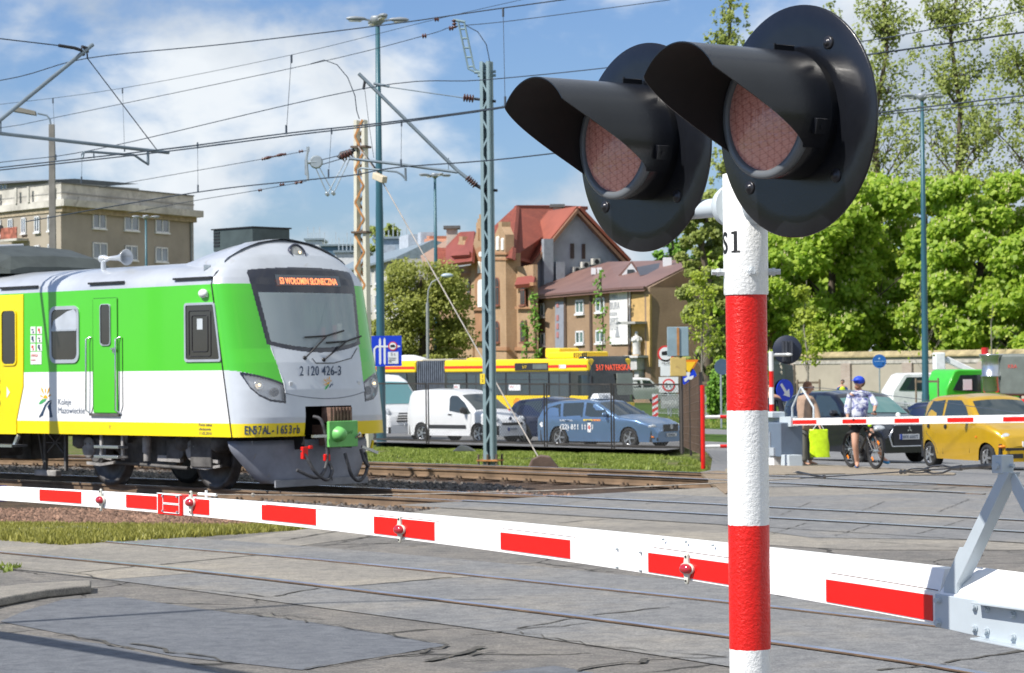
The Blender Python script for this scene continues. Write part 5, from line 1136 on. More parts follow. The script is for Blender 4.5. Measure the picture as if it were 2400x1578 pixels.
# --- far cars
c = Car('pickup_car','white off-road car driving away beside the bus front','car',1502,165,118,4.6,1.85,1.78,
[(-2.3,1.0),(-2.25,1.5),(-2.0,1.72),(-.3,1.78),(.3,1.72),(.8,1.2),(1.8,1.08),(2.2,.9),(2.3,.6)],1.1,(-1.4,1.45),.38,vw,zb=.35,taper=.15)
c.side([(-2.0,1.15),(-1.9,1.55),(-.5,1.62),(-.45,1.13)]); c.side([(-.3,1.13),(-.3,1.62),(.25,1.58),(.62,1.15)]); c.over(.35,.75); c.over(-2.25,-2.03,name='rear_window')
c = Car('silver_car','silver hatchback with its headlight showing left of the signal post','car',1712,172,-66,4.3,1.8,1.6,
[(-2.15,.8),(-2.0,1.3),(-1.6,1.55),(-.3,1.6),(.3,1.45),(.95,1.1),(1.7,.95),(2.05,.8),(2.15,.55)],1.0,(-1.3,1.3),.33,M('silver_car_paint',(.45,.45,.44),.3,.4,coat=.6),taper=.25)
c.side([(-1.6,1.05),(-1.4,1.4),(-.4,1.48),(-.35,1.04)]); c.side([(-.25,1.04),(-.28,1.48),(.25,1.38),(.75,1.04)]); c.over(.32,.9); c.lampc(1.9,.62,.76,.18,(.9,.9,.55))
# ------------------------------------------------ box-shaped vehicles helper
class Rig:
 def __init__(s,name,label,cat,px,Y,deg,group=None,z=0):
  p = gh(px,Y) + Z_ * (.012 + z); s.t = thing(name,label,cat,p,side_head(px,deg),group)
 def box(s,name,mat,c,size,bev=.04,par=None): b = MB(); b.box(c,size); return b.build(name,mat,par or s.t,bevel=bev)
 def pri(s,name,mat,pts,y0,y1,bev=.04,par=None): b = MB(); b.prism([V((x,y0,z)) for x,z in pts],V((0,y1 - y0,0))); return b.build(name,mat,par or s.t,bevel=bev)
 # --- articulated bus: local x forward, visible side is y<0
bys = M('bus_yellow',(.86,.60,.01),.35,var=.04,scale=2,coat=.4); byr = M('bus_red',(.70,.03,.015),.35,var=.04,coat=.4); bdk = M('bus_dark_glass',(.03,.035,.04),.12,var=.2,scale=1,spec=.8,coat=.4)
def rt(b_,nm,m,par): return b_.build(nm,m,par)
BX,BY,BDEG = 1378,101.,43
rg = Rig('articulated_bus','yellow and red articulated city bus passing behind the parked cars','bus',BX,BY,BDEG)
bt = rg.t; bt.location.z = -.80
def busseg(x0,x1,par,nm):
 h = 2.95; o = rg.box(nm,byr,((x0 + x1) / 2,1.25,.57),(x1 - x0,2.5,.52),.03,par)
 rg.box('yellow_band',bys,((x0 + x1) / 2,1.25,1.10),(x1 - x0 + .01,2.51,.58),.02,par); rg.box('window_band',bdk,((x0 + x1) / 2,1.25,1.88),(x1 - x0,2.46,1.02),.02,par); rg.box('roof_panel',bys,((x0 + x1) / 2,1.25,2.64),(x1 - x0 + .01,2.50,.56),.10,par)
 b = MB(); b.box(((x0 + x1) / 2,-.006,2.60),(x1 - x0 - .1,.012,.11)); b.build('red_stripe',byr,par)
busseg(-9.2,-.02,bt,'front_body'); busseg(-17.8,-11.2,bt,'rear_body')
b = MB();
for k in range(14):
 xx = -11.15 + k * .14; b.box((xx + .07,1.25,1.70),(.075,2.42,2.40)); b.box((xx + .12,1.25,1.70),(.05,2.30,2.3))
b.build('bellows',M('bellows_grey',(.10,.12,.15),.7,var=.3,scale=4),bt)
b = MB(); rings = []
for z,xf,w_ in ((.35,.22,1.22),(.9,.28,1.25),(1.2,.27,1.25),(2.0,.20,1.24),(2.9,.02,1.20),(3.0,-.08,1.15)):
 rings.append([V((-.6,1.25 - w_,z)),V((-.05,1.25 - w_,z)),V((xf - .1,1.25 - w_ + .14,z)),V((xf,1.25 - w_ + .5,z)),V((xf,1.25 + w_ - .5,z)),V((xf - .1,1.25 + w_ - .14,z)),V((-.05,1.25 + w_,z)),V((-.6,1.25 + w_,z))])
b.loft(rings,True,True,True); fc = b.build('front_cap',M('bus_front_black',(.02,.028,.028),.2,coat=.5),bt)
b = MB(); b.box((.26,1.25,.85),(.12,2.2,.5)); b.build('front_bumper',bys,bt,bevel=.05)
text('517 NATERSKA',.25,(.16,.32,2.42),(0,1,0),(1,0,.12),M('bus_led',(.9,.12,.05),.5,var=0,em=((1,.10,.04),.55)),fc,sx=.85,ext=.004)
b = MB(); b.box((.24,1.85,1.85),(.03,.9,.9)); b.build('driver_blind',M('pale_olive',(.30,.33,.28),.5),fc)
dsp = rg.box('side_display',cap_m,(-3.45,-.012,2.60),(2.1,.02,.30),.0)
text('517',.13,(-4.0,-.03,2.53),(1,0,0),(0,-1,0),bys,dsp,sx=1); b = MB(); b.box((-2.9,-.024,2.6),(.9,.006,.2)); b.build('grey_screen',M('screen_grey',(.12,.14,.13),.4),dsp)
text('1808',.15,(-1.75,-.02,2.52),(1,0,0),(0,-1,0),wl,bt,sx=1.1,bold=.01)
def bwin(x0,x1,z0=1.41,z1=2.35,nm='window',par=bt):
 b = MB(); fr_ = .035; y = -.004
 for a,c_,p,q in ((x0,x0 + fr_,z0,z1),(x1 - fr_,x1,z0,z1),(x0,x1,z0,z0 + fr_),(x0,x1,z1 - fr_,z1),(x0,x1,z1 - .30,z1 - .27)): b.box(((a + c_) / 2,y + .015,(p + q) / 2),(c_ - a,.05,q - p))
 f = b.build(nm,M('bus_window_frame',(.05,.055,.06),.5),par); b = MB(); b.box(((x0 + x1) / 2,.005,(z0 + z1) / 2),(x1 - x0 - .04,.03,z1 - z0 - .04)); b.build('pane',glass('bus_window_glass',(.10,.14,.17),.5),f); return f
for x0,x1 in ((-9.0,-7.7),(-6.3,-5.1),(-5.05,-3.6),(-3.55,-2.4)): bwin(x0,x1)
for x0,x1 in ((-12.9,-11.8),(-17.4,-16.2),(-16.1,-14.9)): bwin(x0,x1)
def bdoor(x0,x1):
 d = rg.box('door',M('bus_door_dark',(.04,.045,.05),.3,coat=.4),((x0 + x1) / 2,-.002,1.36),(x1 - x0,.04,2.0),.01)
 for xa,xb in ((x0 + .05,(x0 + x1) / 2 - .04),((x0 + x1) / 2 + .04,x1 - .05)): b = MB(); b.box(((xa + xb) / 2,-.025,1.45),(xb - xa,.012,1.65)); b.build('pane',glass('bus_window_glass',(.10,.14,.17),.5),d)
for x0,x1 in ((-7.6,-6.4),(-2.3,-1.1),(-14.6,-13.2)): bdoor(x0,x1)
for x,w_ in ((-8.3,.4),(-4.5,.75),(-12.3,.8)): b = MB(); b.box((x,-.03,1.75),(w_,.01,.3)); o = b.build('window_poster',wl,bt); text('bilety',.09,(x - w_ * .4,-.038,1.72),(1,0,0),(0,-1,0),rd2,o,sx=.9)
b = MB(); b.lathe((-4.35,-.012,1.03),(0,-1,0),[(0,.26),(.008,.26),(.008,.23),(.001,.23)],28); b.build('round_badge',M('badge_orange',(.85,.33,.02),.4),bt); text('t',.34,(-4.44,-.02,.86),(1,0,0),(0,-1,0),rd2,bt,bold=.02)
for x in (-2.7,-8.0,-14.9): wheel_(bt,x,.12,.48,-1,M('bus_rim',(.3,.3,.32),.5,.5),.26)
rg.box('roof_air_unit',bys,(-2.0,1.3,3.06),(2.2,1.5,.30),.08); b = MB()
for k in range(7): b.box((-1.4 + k * .12,.545,3.06),(.05,.03,.20))
b.build('louvre',cap_m,bt); rg.box('roof_air_unit',bys,(-2.95,1.3,3.16),(.9,1.2,.42),.08)
b = MB(); b.lathe((-8.2,1.0,2.84),Z_,[(0,.45),(.12,.42),(.18,.25),(.18,.001)],20); b.build('roof_hatch',bys,bt); rg.box('joint_cover',M('beige_roof',(.35,.33,.27),.7),(-10.2,1.25,2.93),(2.1,1.6,.1),.04)
b = MB(); b.box((.35,-.12,2.0),(.08,.12,.35)); b.tube([V((.0,.05,2.75)),V((.3,-.1,2.6)),V((.35,-.12,2.2))],.02,5); b.build('side_mirror',cap_m,bt)
for x in (-1.7,-2.1): b = MB(); b.tube([V((x,.12,1.2)),V((x + .15,.10,1.5)),V((x + .15,.10,2.2))],.025,6); b.build('grab_pole',bys,bt)
# --- green truck and white truck by the wall
gt = M('truck_green',(.05,.50,.03),.3,var=.05,coat=.5); tw2 = M('truck_white',(.78,.79,.80),.35,coat=.4)
rg = Rig('white_lorry','white lorry cab facing left with crane arm, behind the railings','truck',2128,120,-75)
c0 = [(-1.1,.5),(-1.1,2.1),(.3,2.1),(.55,2.0),(1.05,1.25),(1.1,.5)]
cb = rg.pri('cab',tw2,c0,-1.1,1.1,.08); b = MB(); b.prism([V((-.45,1.105,1.25)),V((-.45,1.105,1.9)),V((.35,1.105,1.9)),V((.75,1.105,1.28))],(0,.02,0)); b.build('window',carglass,cb)
b = MB(); b.bar((.62,0,2.22),(1.04,0,1.42),.02,.02); rg.box('chassis',cap_m,(-2.6,0,.8),(4.5,1.0,.3)); rg.box('flatbed',tw2,(-3.6,0,1.1),(3.6,2.3,.2));
b = MB(); b.bar((-3.6,0,1.95),(-1.9,0,2.75),.3,.3); b.box((-1.55,0,2.65),(.5,.6,.85)); b.box((-3.7,0,1.55),(.5,.6,.9)); b.build('crane_arm',tw2,rg.t,bevel=.06)
for x in (.2,-3.4): wheel_(rg.t,x,1.05,.45,1,M('bus_rim',(.3,.3,.32),.5,.5),.28); wheel_(rg.t,x,-1.05,.45,-1,M('bus_rim',(.3,.3,.32),.5,.5),.28)
rg = Rig('green_lorry','bright green lorry with wide windows behind the dark blue estate car','truck',2246,116,-62)
cb = rg.pri('cab',gt,[(-2.6,.5),(-2.6,2.05),(-2.2,2.22),(.6,2.27),(.8,2.18),(1.25,1.3),(1.25,.5)],-1.15,1.15,.1)
for s_ in (1,-1):
 b = MB(); b.prism([V((-.55,s_ * 1.155,1.2)),V((-.55,s_ * 1.155,2.0)),V((.5,s_ * 1.155,2.0)),V((.9,s_ * 1.155,1.3))],(0,s_ * .02,0)); b.build('window',carglass,cb)
b = MB(); b.box((-2.61,0,1.68),(.03,1.6,.55)); b.build('rear_window',carglass,cb); b = MB(); b.box((-2.65,0,1.10),(.1,2.2,.55)); b.build('tailgate',cap_m,cb); b = MB(); b.box((.15,1.185,1.55),(.45,.02,.5)); b.build('window_poster',wl,cb)
for x in (.6,-1.8): wheel_(rg.t,x,1.1,.45,1,M('bus_rim',(.3,.3,.32),.5,.5),.28); wheel_(rg.t,x,-1.1,.45,-1,M('bus_rim',(.3,.3,.32),.5,.5),.28)
rg = Rig('road_works_trailer','silver and grey works trailer with a red lamp at the right edge','trailer',2352,113,60)
b = MB(); b.lathe((-.2,-.6,1.2),Z_,[(0,.42),(.1,.5),(.7,.5),(.75,.58),(.8,.5),(1.5,.5),(1.7,.62),(1.75,.62),(1.75,0)],20); b.build('tank',chrome,rg.t); b = MB(); b.cyl((-.6,-.6,2.9),(-.6,-.6,3.25),.16,n=12); b.build('beacon',redl,rg.t)
o = rg.box('panel_box',M('grey_panel',(.13,.15,.14),.6),(1.0,0,2.0),(1.6,1.6,1.9),.15); rg.box('chassis',red,(.3,0,.75),(4.2,1.8,.3)); text('KRA',.18,(.7,-.82,2.3),(1,0,0),(0,-1,0),rd2,o)
for x in (-.8,1.2): wheel_(rg.t,x,-.85,.4,-1,cap_m,.25)
# ================================================================== CATENARY
cg_ = M('mast_blue_grey',(.21,.30,.33),.55,.1,var=.08,scale=2,dirt=((.20,.17,.13),3,.70)); crm = M('mast_cream',(.62,.60,.50),.6,var=.1,scale=1.2,dirt=((.45,.22,.08),1.2,.58)); rust = M('rusty_lattice',(.42,.19,.06),.8,var=.3,scale=3)
tubem = M('zinc_tube',(.20,.25,.29),.5,.4,var=.15,scale=2); ins = M('brown_insulator',(.09,.035,.03),.3,var=.1); wm = M('overhead_wire',(.045,.06,.08),.5,.5,var=0); wthin = M('thin_wire',(.07,.09,.12),.6,.3,var=0)
LNB = V((.701,.713,0)).normalized()
PA = (CT,ND); PBp = (V((gnd(860,1094).x,gnd(860,1094).y,0)),LNB); P3 = (PBp[0] + LNB * 4,LNB); PM = (at(845,500,62) * 1.0,LNB)
def W(pts,pl,name,label,r=.007,sag=0.,group='overhead railway wires',cat='overhead wire',mat=None):
 P_ = [onpl(x,y,*pl) for x,y in pts]; P_ = smooth(P_,max(12,6 * (len(pts) - 1))) if len(pts) > 2 else P_
 c = P_[len(P_) // 2].copy(); b = MB(); b.tube([p - c for p in P_],r,5); o = b.build(name,mat or wm); o.location = c
 return tag(o,label,cat,group)
W([(-350,228),(0,189),(204,137),(535,103),(908,58),(1180,19),(1700,-52)],PA,'overhead_wire','topmost carrying wire running up to the right past the lamp head',.009)
W([(-350,283),(0,245),(287,207),(683,129),(1024,45),(1400,-40)],P3,'overhead_wire','second overhead wire from the top, fading towards the lamp post head',.006)
W([(-350,348),(0,300),(124,277),(726,151),(998,83),(1064,63),(1200,49),(1570,0)],P3,'overhead_wire','overhead wire led to the tilted bracket on top of the blue grey mast',.008)
W([(-350,425),(0,381),(232,349),(852,208),(1130,188),(1415,160),(1750,118),(2030,96),(2400,26)],PBp,'overhead_wire','carrying wire held by the raised tip of the middle slanting tube',.009)
for k,dy in enumerate((0,6)):
 W([(-350,432 + dy),(0,393 + dy),(393,349 + dy),(671,313 + dy),(908,287 + dy * .7),(1185,250 + dy * .3),(1700,172),(2060,125),(2400,76)],PA,'contact_wire',('upper' if k == 0 else 'lower') + ' of the paired thick contact wires above the train roof',.011)
W([(232,440),(610,374),(721,353)],PM,'overhead_wire','short anchored wire with insulators ending at the top of the yoke plate',.009)
W([(300,500),(454,471),(605,446),(718,425)],PM,'overhead_wire','short anchored wire with insulators ending at the bottom of the yoke plate',.009)
W([(60,520),(461,451),(721,422),(827,411),(938,392),(1200,371),(1700,309),(2080,262),(2400,224)],PBp,'contact_wire','contact wire above the empty track, crossing behind both masts',.012)
W([(1300,360),(1700,320),(2080,268),(2400,239)],PBp,'contact_wire','second contact wire seen in front of the tall trees on the right',.008)
W([(340,356),(671,320),(1130,262),(1200,243),(1500,205)],P3,'overhead_wire','thin wire running just above the paired contact wires',.004)
for k,(a,c_,pl) in enumerate((((124,231),(131,376),P3),((287,207),(292,356),P3),((683,129),(671,315),PA),((463,334),(464,450),PBp),((777,300),(770,415),PBp),((941,281),(940,392),PBp),((1179,19),(1184,250),PA),((192,360),(191,430),PBp))):
 p,q = onpl(*a,*pl),onpl(*c_,*pl); b = MB(); b.tube([V((0,0,0)),p - q],.0045,5); b.cyl((0,0,0),(0,0,.14),.018,n=6); b.cyl(p - q,p - q + Z_ * -.12,.018,n=6)
 o = b.build('dropper_wire',wthin); o.location = q; tag(o,('vertical dropper wire %s' % ['nearest the concrete lamp post','above the left registration arm','left of the looped cable, ending on the paired wires','hanging over the right end of the grey apartment block','just left of the insulators of the cream mast','between green lamp post and slanting tube','just right of the blue grey mast','left of the tube over the apartment roof'][k]),'dropper','dropper wires of the overhead line')
def seg(pl,parent,name,pts,r,mat,n=8,off=None):
 b = MB(); o = parent.location if parent else V((0,0,0)); b.tube([onpl(x,y,*pl) - o for x,y in pts],r,n); return b.build(name,mat,parent)
def insul(pl,parent,a,c,r=.05,k=5,name='insulator'):
 p,q = onpl(*a,*pl) - parent.location,onpl(*c,*pl) - parent.location; d = q - p; pr = []
 for i in range(k):
  t = i / k * d.length; s_ = d.length / k; pr += [(t,r * .4),(t + s_ * .3,r),(t + s_ * .5,r),(t + s_ * .8,r * .4)]
 b = MB(); b.lathe(p,d,pr,12); return b.build(name,ins,parent)
def lattice(parent,h,wa,wb,flange,mat,lace,th=.02,ax=(X_,Y_),step=.42,taper=1.):
 """two channels joined by zig-zag lacing"""
 for s in (-1,1):
  b = MB(); e = ax[0]; f_ = ax[1]; p0 = e * s * wa / 2; p1 = e * s * wa / 2 * taper
  b.bar(p0,p1 + Z_ * h,flange,th,ax[1]); b.bar(p0 + f_ * wb / 2 - e * s * .0,p1 + f_ * wb / 2 + Z_ * h,th,flange * .0 + .05,ax[1]) if False else None
  b.box(p0.lerp(p1,.5) + Z_ * h / 2,(th,wb,h),(e,f_,Z_)); b.box(p0.lerp(p1,.5) + Z_ * h / 2 - e * s * flange / 2 + f_ * wb / 2,(flange,th * .6,h),(e,f_,Z_)); b.box(p0.lerp(p1,.5) + Z_ * h / 2 - e * s * flange / 2 - f_ * wb / 2,(flange,th * .6,h),(e,f_,Z_)); b.build('channel',mat,parent)
 b = MB(); n = int(h / step)
 for fs in (-1,1):
  for i in range(n): a = -1 if i % 2 else 1; b.bar(ax[0] * a * wa / 2 + ax[1] * fs * wb / 2 + Z_ * i * step,ax[0] * -a * wa / 2 + ax[1] * fs * wb / 2 + Z_ * (i + 1) * step,.035,.008,ax[1])
 b.build('lacing',lace,parent)
sp = onpl(124,900,TO + ND * 1.44,ND); mp_ = sp - Z_ * sp.z + SAZ * 2.6; mp_.z = -.1
m0 = thing('catenary_mast','overhead line mast outside the left edge with slanting tube arm reaching into the picture','mast',mp_)
lattice(m0,8.6,.16,.16,.05,cg_,cg_,.02,(ND,UB),.4)
b = MB(); b.box(Z_ * 4.3,(.14,.17,8.6),(ND,UB,Z_)); b.build('web',cg_,m0)  # solid web added so the out-of-view mast throws one full shadow band
def across(px,py,P0,hor): return onpl(px,py,P0,hor)
PL0 = (onpl(204,137,*PA),UB)
PL0 = (onpl(204,137,*PA),(onpl(204,137,*PA) - V((mp_.x,mp_.y,onpl(204,137,*PA).z))).cross(Z_).normalized())
g = lambda x,y: onpl(x,y,*PL0) - mp_
b = MB(); b.tube([g(217,105),g(0,282),g(-330,560)],.035,8); b.build('slanting_tube',tubem,m0)
b = MB(); b.tube([g(0,313),g(395,358)],.03,8); b.tube([g(0,313),g(-330,300)],.03,8); b.tube([g(2,285),g(2,313)],.012,5); b.build('registration_tube',tubem,m0)
b = MB(); b.tube([g(193,371),g(197,357),(g(212,356)),g(315,364),g(335,378),g(348,386)],.022,6); b.tube([g(347,355),g(347,386)],.025,6); b.tube([g(194,357),g(194,371)],.012,5); b.tube([g(220,357),g(220,371)],.012,5); b.build('registration_arm',tubem,m0)
b = MB(); b.tube([g(205,137),g(368,352)],.009,5); b.build('stay_wire',wm,m0)
b = MB(); b.tube([g(138,107),g(175,113),g(190,118),g(197,130)],.028,6); b.tube([g(192,110),g(203,113),g(205,124)],.03,6); b.tube([g(203,112),g(205,137)],.014,6); b.build('clamp',dark,m0); b = MB(); b.tube([g(138,107),g(-330,52)],.010,5); b.build('top_stay',wm,m0)
mb = gh(1149,47.6); mb.z = gnd(1149,1091,-.12).z; mb = gnd(1149,1091,-.12)
m1 = thing('catenary_mast','blue grey riveted overhead line mast on the grass in the middle','mast',mb)
hm = onpl(1149,145,mb,Y_).z - mb.z
ex = V((.93,-.36,0)); ey = V((.36,.93,0))
lattice(m1,hm,.185,.20,.055,cg_,cg_,.022,(ex,ey),.36)
b = MB(); b.box((0,0,.10),(.44,.36,.03),(ex,ey,Z_)); b.build('foot_plate',rust,m1)
b = MB()
for i in (-1,0,1):
 for j in (-1,1): b.cyl(ex * i * .19 + ey * j * .14,ex * i * .19 + ey * j * .14 + Z_ * .22,.025,n=6); b.cut()
b.each('anchor_bolt',M('brown_bolt',(.12,.09,.07),.7),m1)
b = MB(); b.box(-ex * .10 - ey * .115 + Z_ * (onpl(1140,888,mb,Y_).z - mb.z),(.10,.006,.20),(ex,ey,Z_)); yp = b.build('number_plate',M('plate_yellow',(.80,.60,.04),.5),m1)
text('1\n2',.06,-ex * .115 - ey * .12 + Z_ * (onpl(1140,888,mb,Y_).z - mb.z + .02),ex,-ey,dark,yp)
PLm = (mb,V((.15,1,0)).normalized()); gm_ = lambda x,y: onpl(x,y,*PLm) - mb
def sg(name,pts,r,mat,n=6): b = MB(); b.tube([gm_(x,y) for x,y in pts],r,n); return b.build(name,mat,m1)
sg('slanting_tube',[(841,173),(1072,400),(1100,422)],.035,tubem,8); insul(PLm,m1,(1095,416),(1116,436),.075); sg('tube_shoe',[(1112,432),(1138,447)],.04,dark); sg('bracket',[(1128,444),(1166,447)],.03,dark)
sg('top_tie',[(882,200),(1088,230)],.011,tubem); insul(PLm,m1,(1086,229),(1112,232),.08,4); sg('tie_clamp',[(1112,232),(1162,238)],.03,dark); sg('tie_clamp',[(876,196),(912,203)],.03,tubem)
sg('registration_tube',[(818,372),(940,386),(1072,404)],.028,tubem,8); sg('registration_arm',[(838,412),(840,398),(846,394),(930,403),(942,410),(951,420)],.022,tubem); sg('arm_drop',[(950,394),(951,424)],.026,tubem); sg('hanger_rod',[(1051,370),(1051,400)],.01,tubem); sg('wire_clamp',[(856,185),(852,210)],.03,dark)
b = MB();
for dx in (0,14):
 b.tube([gm_(1074 + dx,52),gm_(1098 + dx,162),gm_(1125 + dx * .6,174)],.022,6)
for t in (.15,.35,.55,.75,.95): b.tube([gm_(1074 + 24 * t,52 + 110 * t),gm_(1088 + 24 * t,52 + 110 * t)],.02,5)
b.tube([gm_(1062,47),gm_(1090,52)],.03,6); b.tube([gm_(1112,170),gm_(1162,168)],.03,6); b.tube([gm_(1120,178),gm_(1162,177)],.03,6); b.build('tilted_bracket',cg_,m1)
insul(PLm,m1,(1064,46),(1066,68),.05,3); sg('jumper_cable',[(1068,62),(1092,60),(1120,75),(1140,105),(1148,145)],.010,wm)
for x,y in ((1024,45),(995,84),(1058,66)): insul(PLm,m1,(x - 6,y + 1),(x + 6,y),.05,2)
sg('jumper_cable',[(728,150),(760,141),(790,152),(815,182),(832,225),(836,260),(842,279)],.010,wm); sg('jumper_cable',[(855,212),(866,300),(876,370)],.006,wthin)
D2 = 62.; l0 = gh(851,D2); m2 = thing('catenary_mast','cream and rust coloured lattice mast rising behind the train front','mast',l0)
h2 = at(851,282,D2).z - l0.z; e2 = V((.93,-.36,0)); f2 = V((.36,.93,0))
for s,mt in ((-1,crm),(1,crm)):
 b = MB(); b.hexa([e2 * s * .155 + e2 * i * .045 + f2 * j * .14 for i,j in ((-1,-1),(1,-1),(1,1),(-1,1))] + [e2 * s * .105 + e2 * i * .04 + f2 * j * .11 + Z_ * h2 for i,j in ((-1,-1),(1,-1),(1,1),(-1,1))]); b.build('leg',mt,m2)
b = MB(); n = 20
for fs in (-1,1):
 for i in range(n):
  a = -1 if i % 2 else 1; z0,z1 = h2 * i / n,h2 * (i + 1) / n; w0,w1 = .155 - .05 * i / n,.155 - .05 * (i + 1) / n; b.bar(e2 * a * w0 + f2 * fs * .13 + Z_ * z0,e2 * -a * w1 + f2 * fs * .13 + Z_ * z1,.05,.012,f2)
b.build('lacing',rust,m2)
for y in (345,545): b = MB(); zz = at(851,y,D2).z - l0.z; b.box((0,0,zz),(.42,.36,.05),(e2,f2,Z_)); b.build('mast_collar',M('dark_rust',(.10,.07,.05),.8),m2)
PL2 = (l0,Y_); q2 = lambda x,y: onpl(x,y,*PL2) - l0
b = MB(); b.tube([q2(838,352),q2(800,362),q2(795,372)],.07,8); b.tube([q2(838,340),q2(890,408)],.02,5); b.build('tension_arm',dark,m2); insul(PL2,m2,(825,358),(798,370),.12,4)
b = MB(); b.tube([q2(722,348),q2(718,372),q2(722,424)],.035,6); b.box(q2(717,392),(.06,.05,.40)); b.box(q2(722,350),(.08,.05,.12)); b.build('yoke_plate',steel,m2)
b = MB(); b.lathe(q2(741,380) - Y_ * .04,Y_,[(0,.14),(.03,.17),(.06,.17),(.09,.14)],16); b.tube([q2(722,381),q2(741,380)],.05,6); b.build('pulley',steel,m2)
for k,(x0_,x1_) in enumerate((((739,392),(766,452)),((746,388),(780,450)),((812,372),(768,454)),((822,368),(782,452)))): b = MB(); b.tube([q2(*x0_),q2(*x1_)],.014,5); b.lathe(q2(*x1_) + Z_ * .02,-Z_,[(0,.03),(.06,.055),(.10,.001)],8); b.build('tension_rod',steel,m2)
for a,c_ in (((622,372),(612,374)),((664,363),(672,361)),((700,356),(712,354)),((668,361),(610,374))): insul(PL2,m2,a,c_,.04,2,'wire_joint')
for a,c_ in (((605,447),(615,445)),((655,434),(668,432)),((690,430),(712,426))): insul(PL2,m2,a,c_,.04,2,'wire_joint')
b = MB(); b.tube([q2(741,378),q2(815,360)],.012,5); b.tube([q2(748,388),q2(815,368)],.012,5); b.build('pulley_wire',wm,m2)
ga,gb,gc = at(838,342,D2),at(888,412,58),gnd(1262,1078,-.1)
b = MB(); o_ = gc; b.tube([ga - o_,gb - o_],.016,5); b.tube([gb - o_,V((0,0,.05))],.016,6); gw = b.build('guy_wire',M('pale_cable',(.36,.33,.30),.6,.3,var=.2)); gw.location = o_; tag(gw,'long pale stay cable from the lattice mast down to the block in the grass','stay cable')
b = MB(); b.bar(at(878,412,58) - o_,at(902,422,57.6) - o_,.14,.16); b.build('wooden_insulator',M('pale_wood',(.55,.48,.36),.8),gw,bevel=.02)
ab = gnd(1274,1098,-.12); b = MB(); q = [gnd(x,1096,-.12) - ab for x in (1246,1302)]; b.prism([V((-.30,0,0)),V((-.22,0,.16)),V((-.05,0,.24)),V((.12,0,.22)),V((.30,0,0))],(0,.5,0)); o = b.build('anchor_block',M('brown_block',(.13,.085,.07),.9,var=.3,bump=.4),bevel=.03); o.location = ab; tag(o,'brown block anchoring the stay cable in the grass','anchor block')
b = MB(); b.prism([V((-.3,0,0)),V((-.1,0,.16)),V((.1,0,.12)),V((.3,0,0))],(0,.3,0)); o = b.build('concrete_lump',M('lump_grey',(.42,.40,.36),.9,bump=.4),bevel=.02); o.location = gnd(1088,1058,-.35); tag(o,'pale broken concrete lump in the grass left of the mast','rubble')
# ================================================================== STREET LAMPS
teal = M('teal_lamp_paint',(.025,.10,.13),.4,.1,var=.08,scale=1.2); lampg = M('lamp_grey',(.30,.33,.36),.5,.3)
ll = ['tall teal lamp post with a three armed head above the train','farther teal lamp post in front of the maple tree','teal lamp post standing before the green trees on the right','slim lamp post in front of the grey apartment block']
def big_lamp():
 t = thing('street_lamp',ll[0],'street lamp',(0,0,0),0,'tall teal street lamps'); H = 14.3
 b = MB(); b.lathe((0,0,0),Z_,[(0,.17),(1.2,.165),(1.25,.15),(8.0,.125),(8.3,.115),(H,.075),(H + .02,.0)],20); b.build('post',teal,t)
 b = MB(); b.lathe((0,0,H - .02),Z_,[(0,.09),(.10,.20),(.25,.26),(.32,.22),(.34,.001)],14); b.build('hub',lampg,t)
 for a in (8,100,188,280):
  d = V((math.cos(math.radians(a)),math.sin(math.radians(a)),0)); s_ = V((-d.y,d.x,0)); b = MB(); b.bar(d * .15 + Z_ * (H + .12),d * .5 + Z_ * (H + .2),.08,.06)
  rings = []
  for x,w_,h_ in ((.40,.05,.03),(.5,.12,.06),(.75,.16,.09),(.95,.13,.07),(1.05,.05,.03)): rings.append([d * x + s_ * math.cos(q) * w_ + Z_ * (H + .2 + math.sin(q) * h_) for q in [k * math.pi / 6 for k in range(12)]])
  b.loft(rings,True,True,True); lh = b.build('lamp_head',lampg,t); b = MB(); b.box(d * .75 + Z_ * (H + .115),(.40,.22,.02),(d,s_,Z_)); b.build('lamp_glass',M('lamp_glass_pale',(.6,.62,.62),.3),lh)
 return t
L0 = big_lamp(); lamps = [(893,82,45),(1024,151,410),(2169,108,225),(345,187,508)]
for k,(x,D,yt_) in enumerate(lamps):
 o = L0 if k == 0 else copy_tree(L0,label=ll[k]); p = at(x,900,D); hh = at(x,yt_,D).z + .8; o.location = (p.x,p.y,-.8); o.scale = (1,1,hh / 14.5); o.rotation_euler = (0,0,(.1,.3,.2,.05)[k])
t = thing('concrete_lamp_post','old grey concrete lamp post with one arm in front of the grey apartment block','street lamp',gh(126,56))
H = at(122,292,56).z - t.location.z; cpm = M('post_concrete',(.22,.21,.19),.85,var=.2,scale=2,bump=.2); b = MB(); b.hexa([V((i * .09,j * .08,0)) for i,j in ((-1,-1),(1,-1),(1,1),(-1,1))] + [V((i * .06,j * .05,H)) for i,j in ((-1,-1),(1,-1),(1,1),(-1,1))]); b.build('post',cpm,t)
PLc = (t.location.copy(),Y_); q3 = lambda x,y: onpl(x,y,*PLc) - PLc[0]
b = MB(); b.tube([q3(119,294),q3(117,280),q3(110,271),q3(88,266)],.022,6); b.build('arm',tubem,t); b = MB(); b.hexa([q3(x,y) + Y_ * yy for x,y,yy in ((30,262,-.12),(86,272,-.06),(86,272,.06),(30,262,.12))] + [q3(x,y) + Y_ * yy for x,y,yy in ((40,251,-.06),(84,261,-.05),(84,261,.05),(40,251,.06))]); b.build('lamp_head',M('lamp_head_olive',(.17,.165,.14),.6),t,bevel=.02)
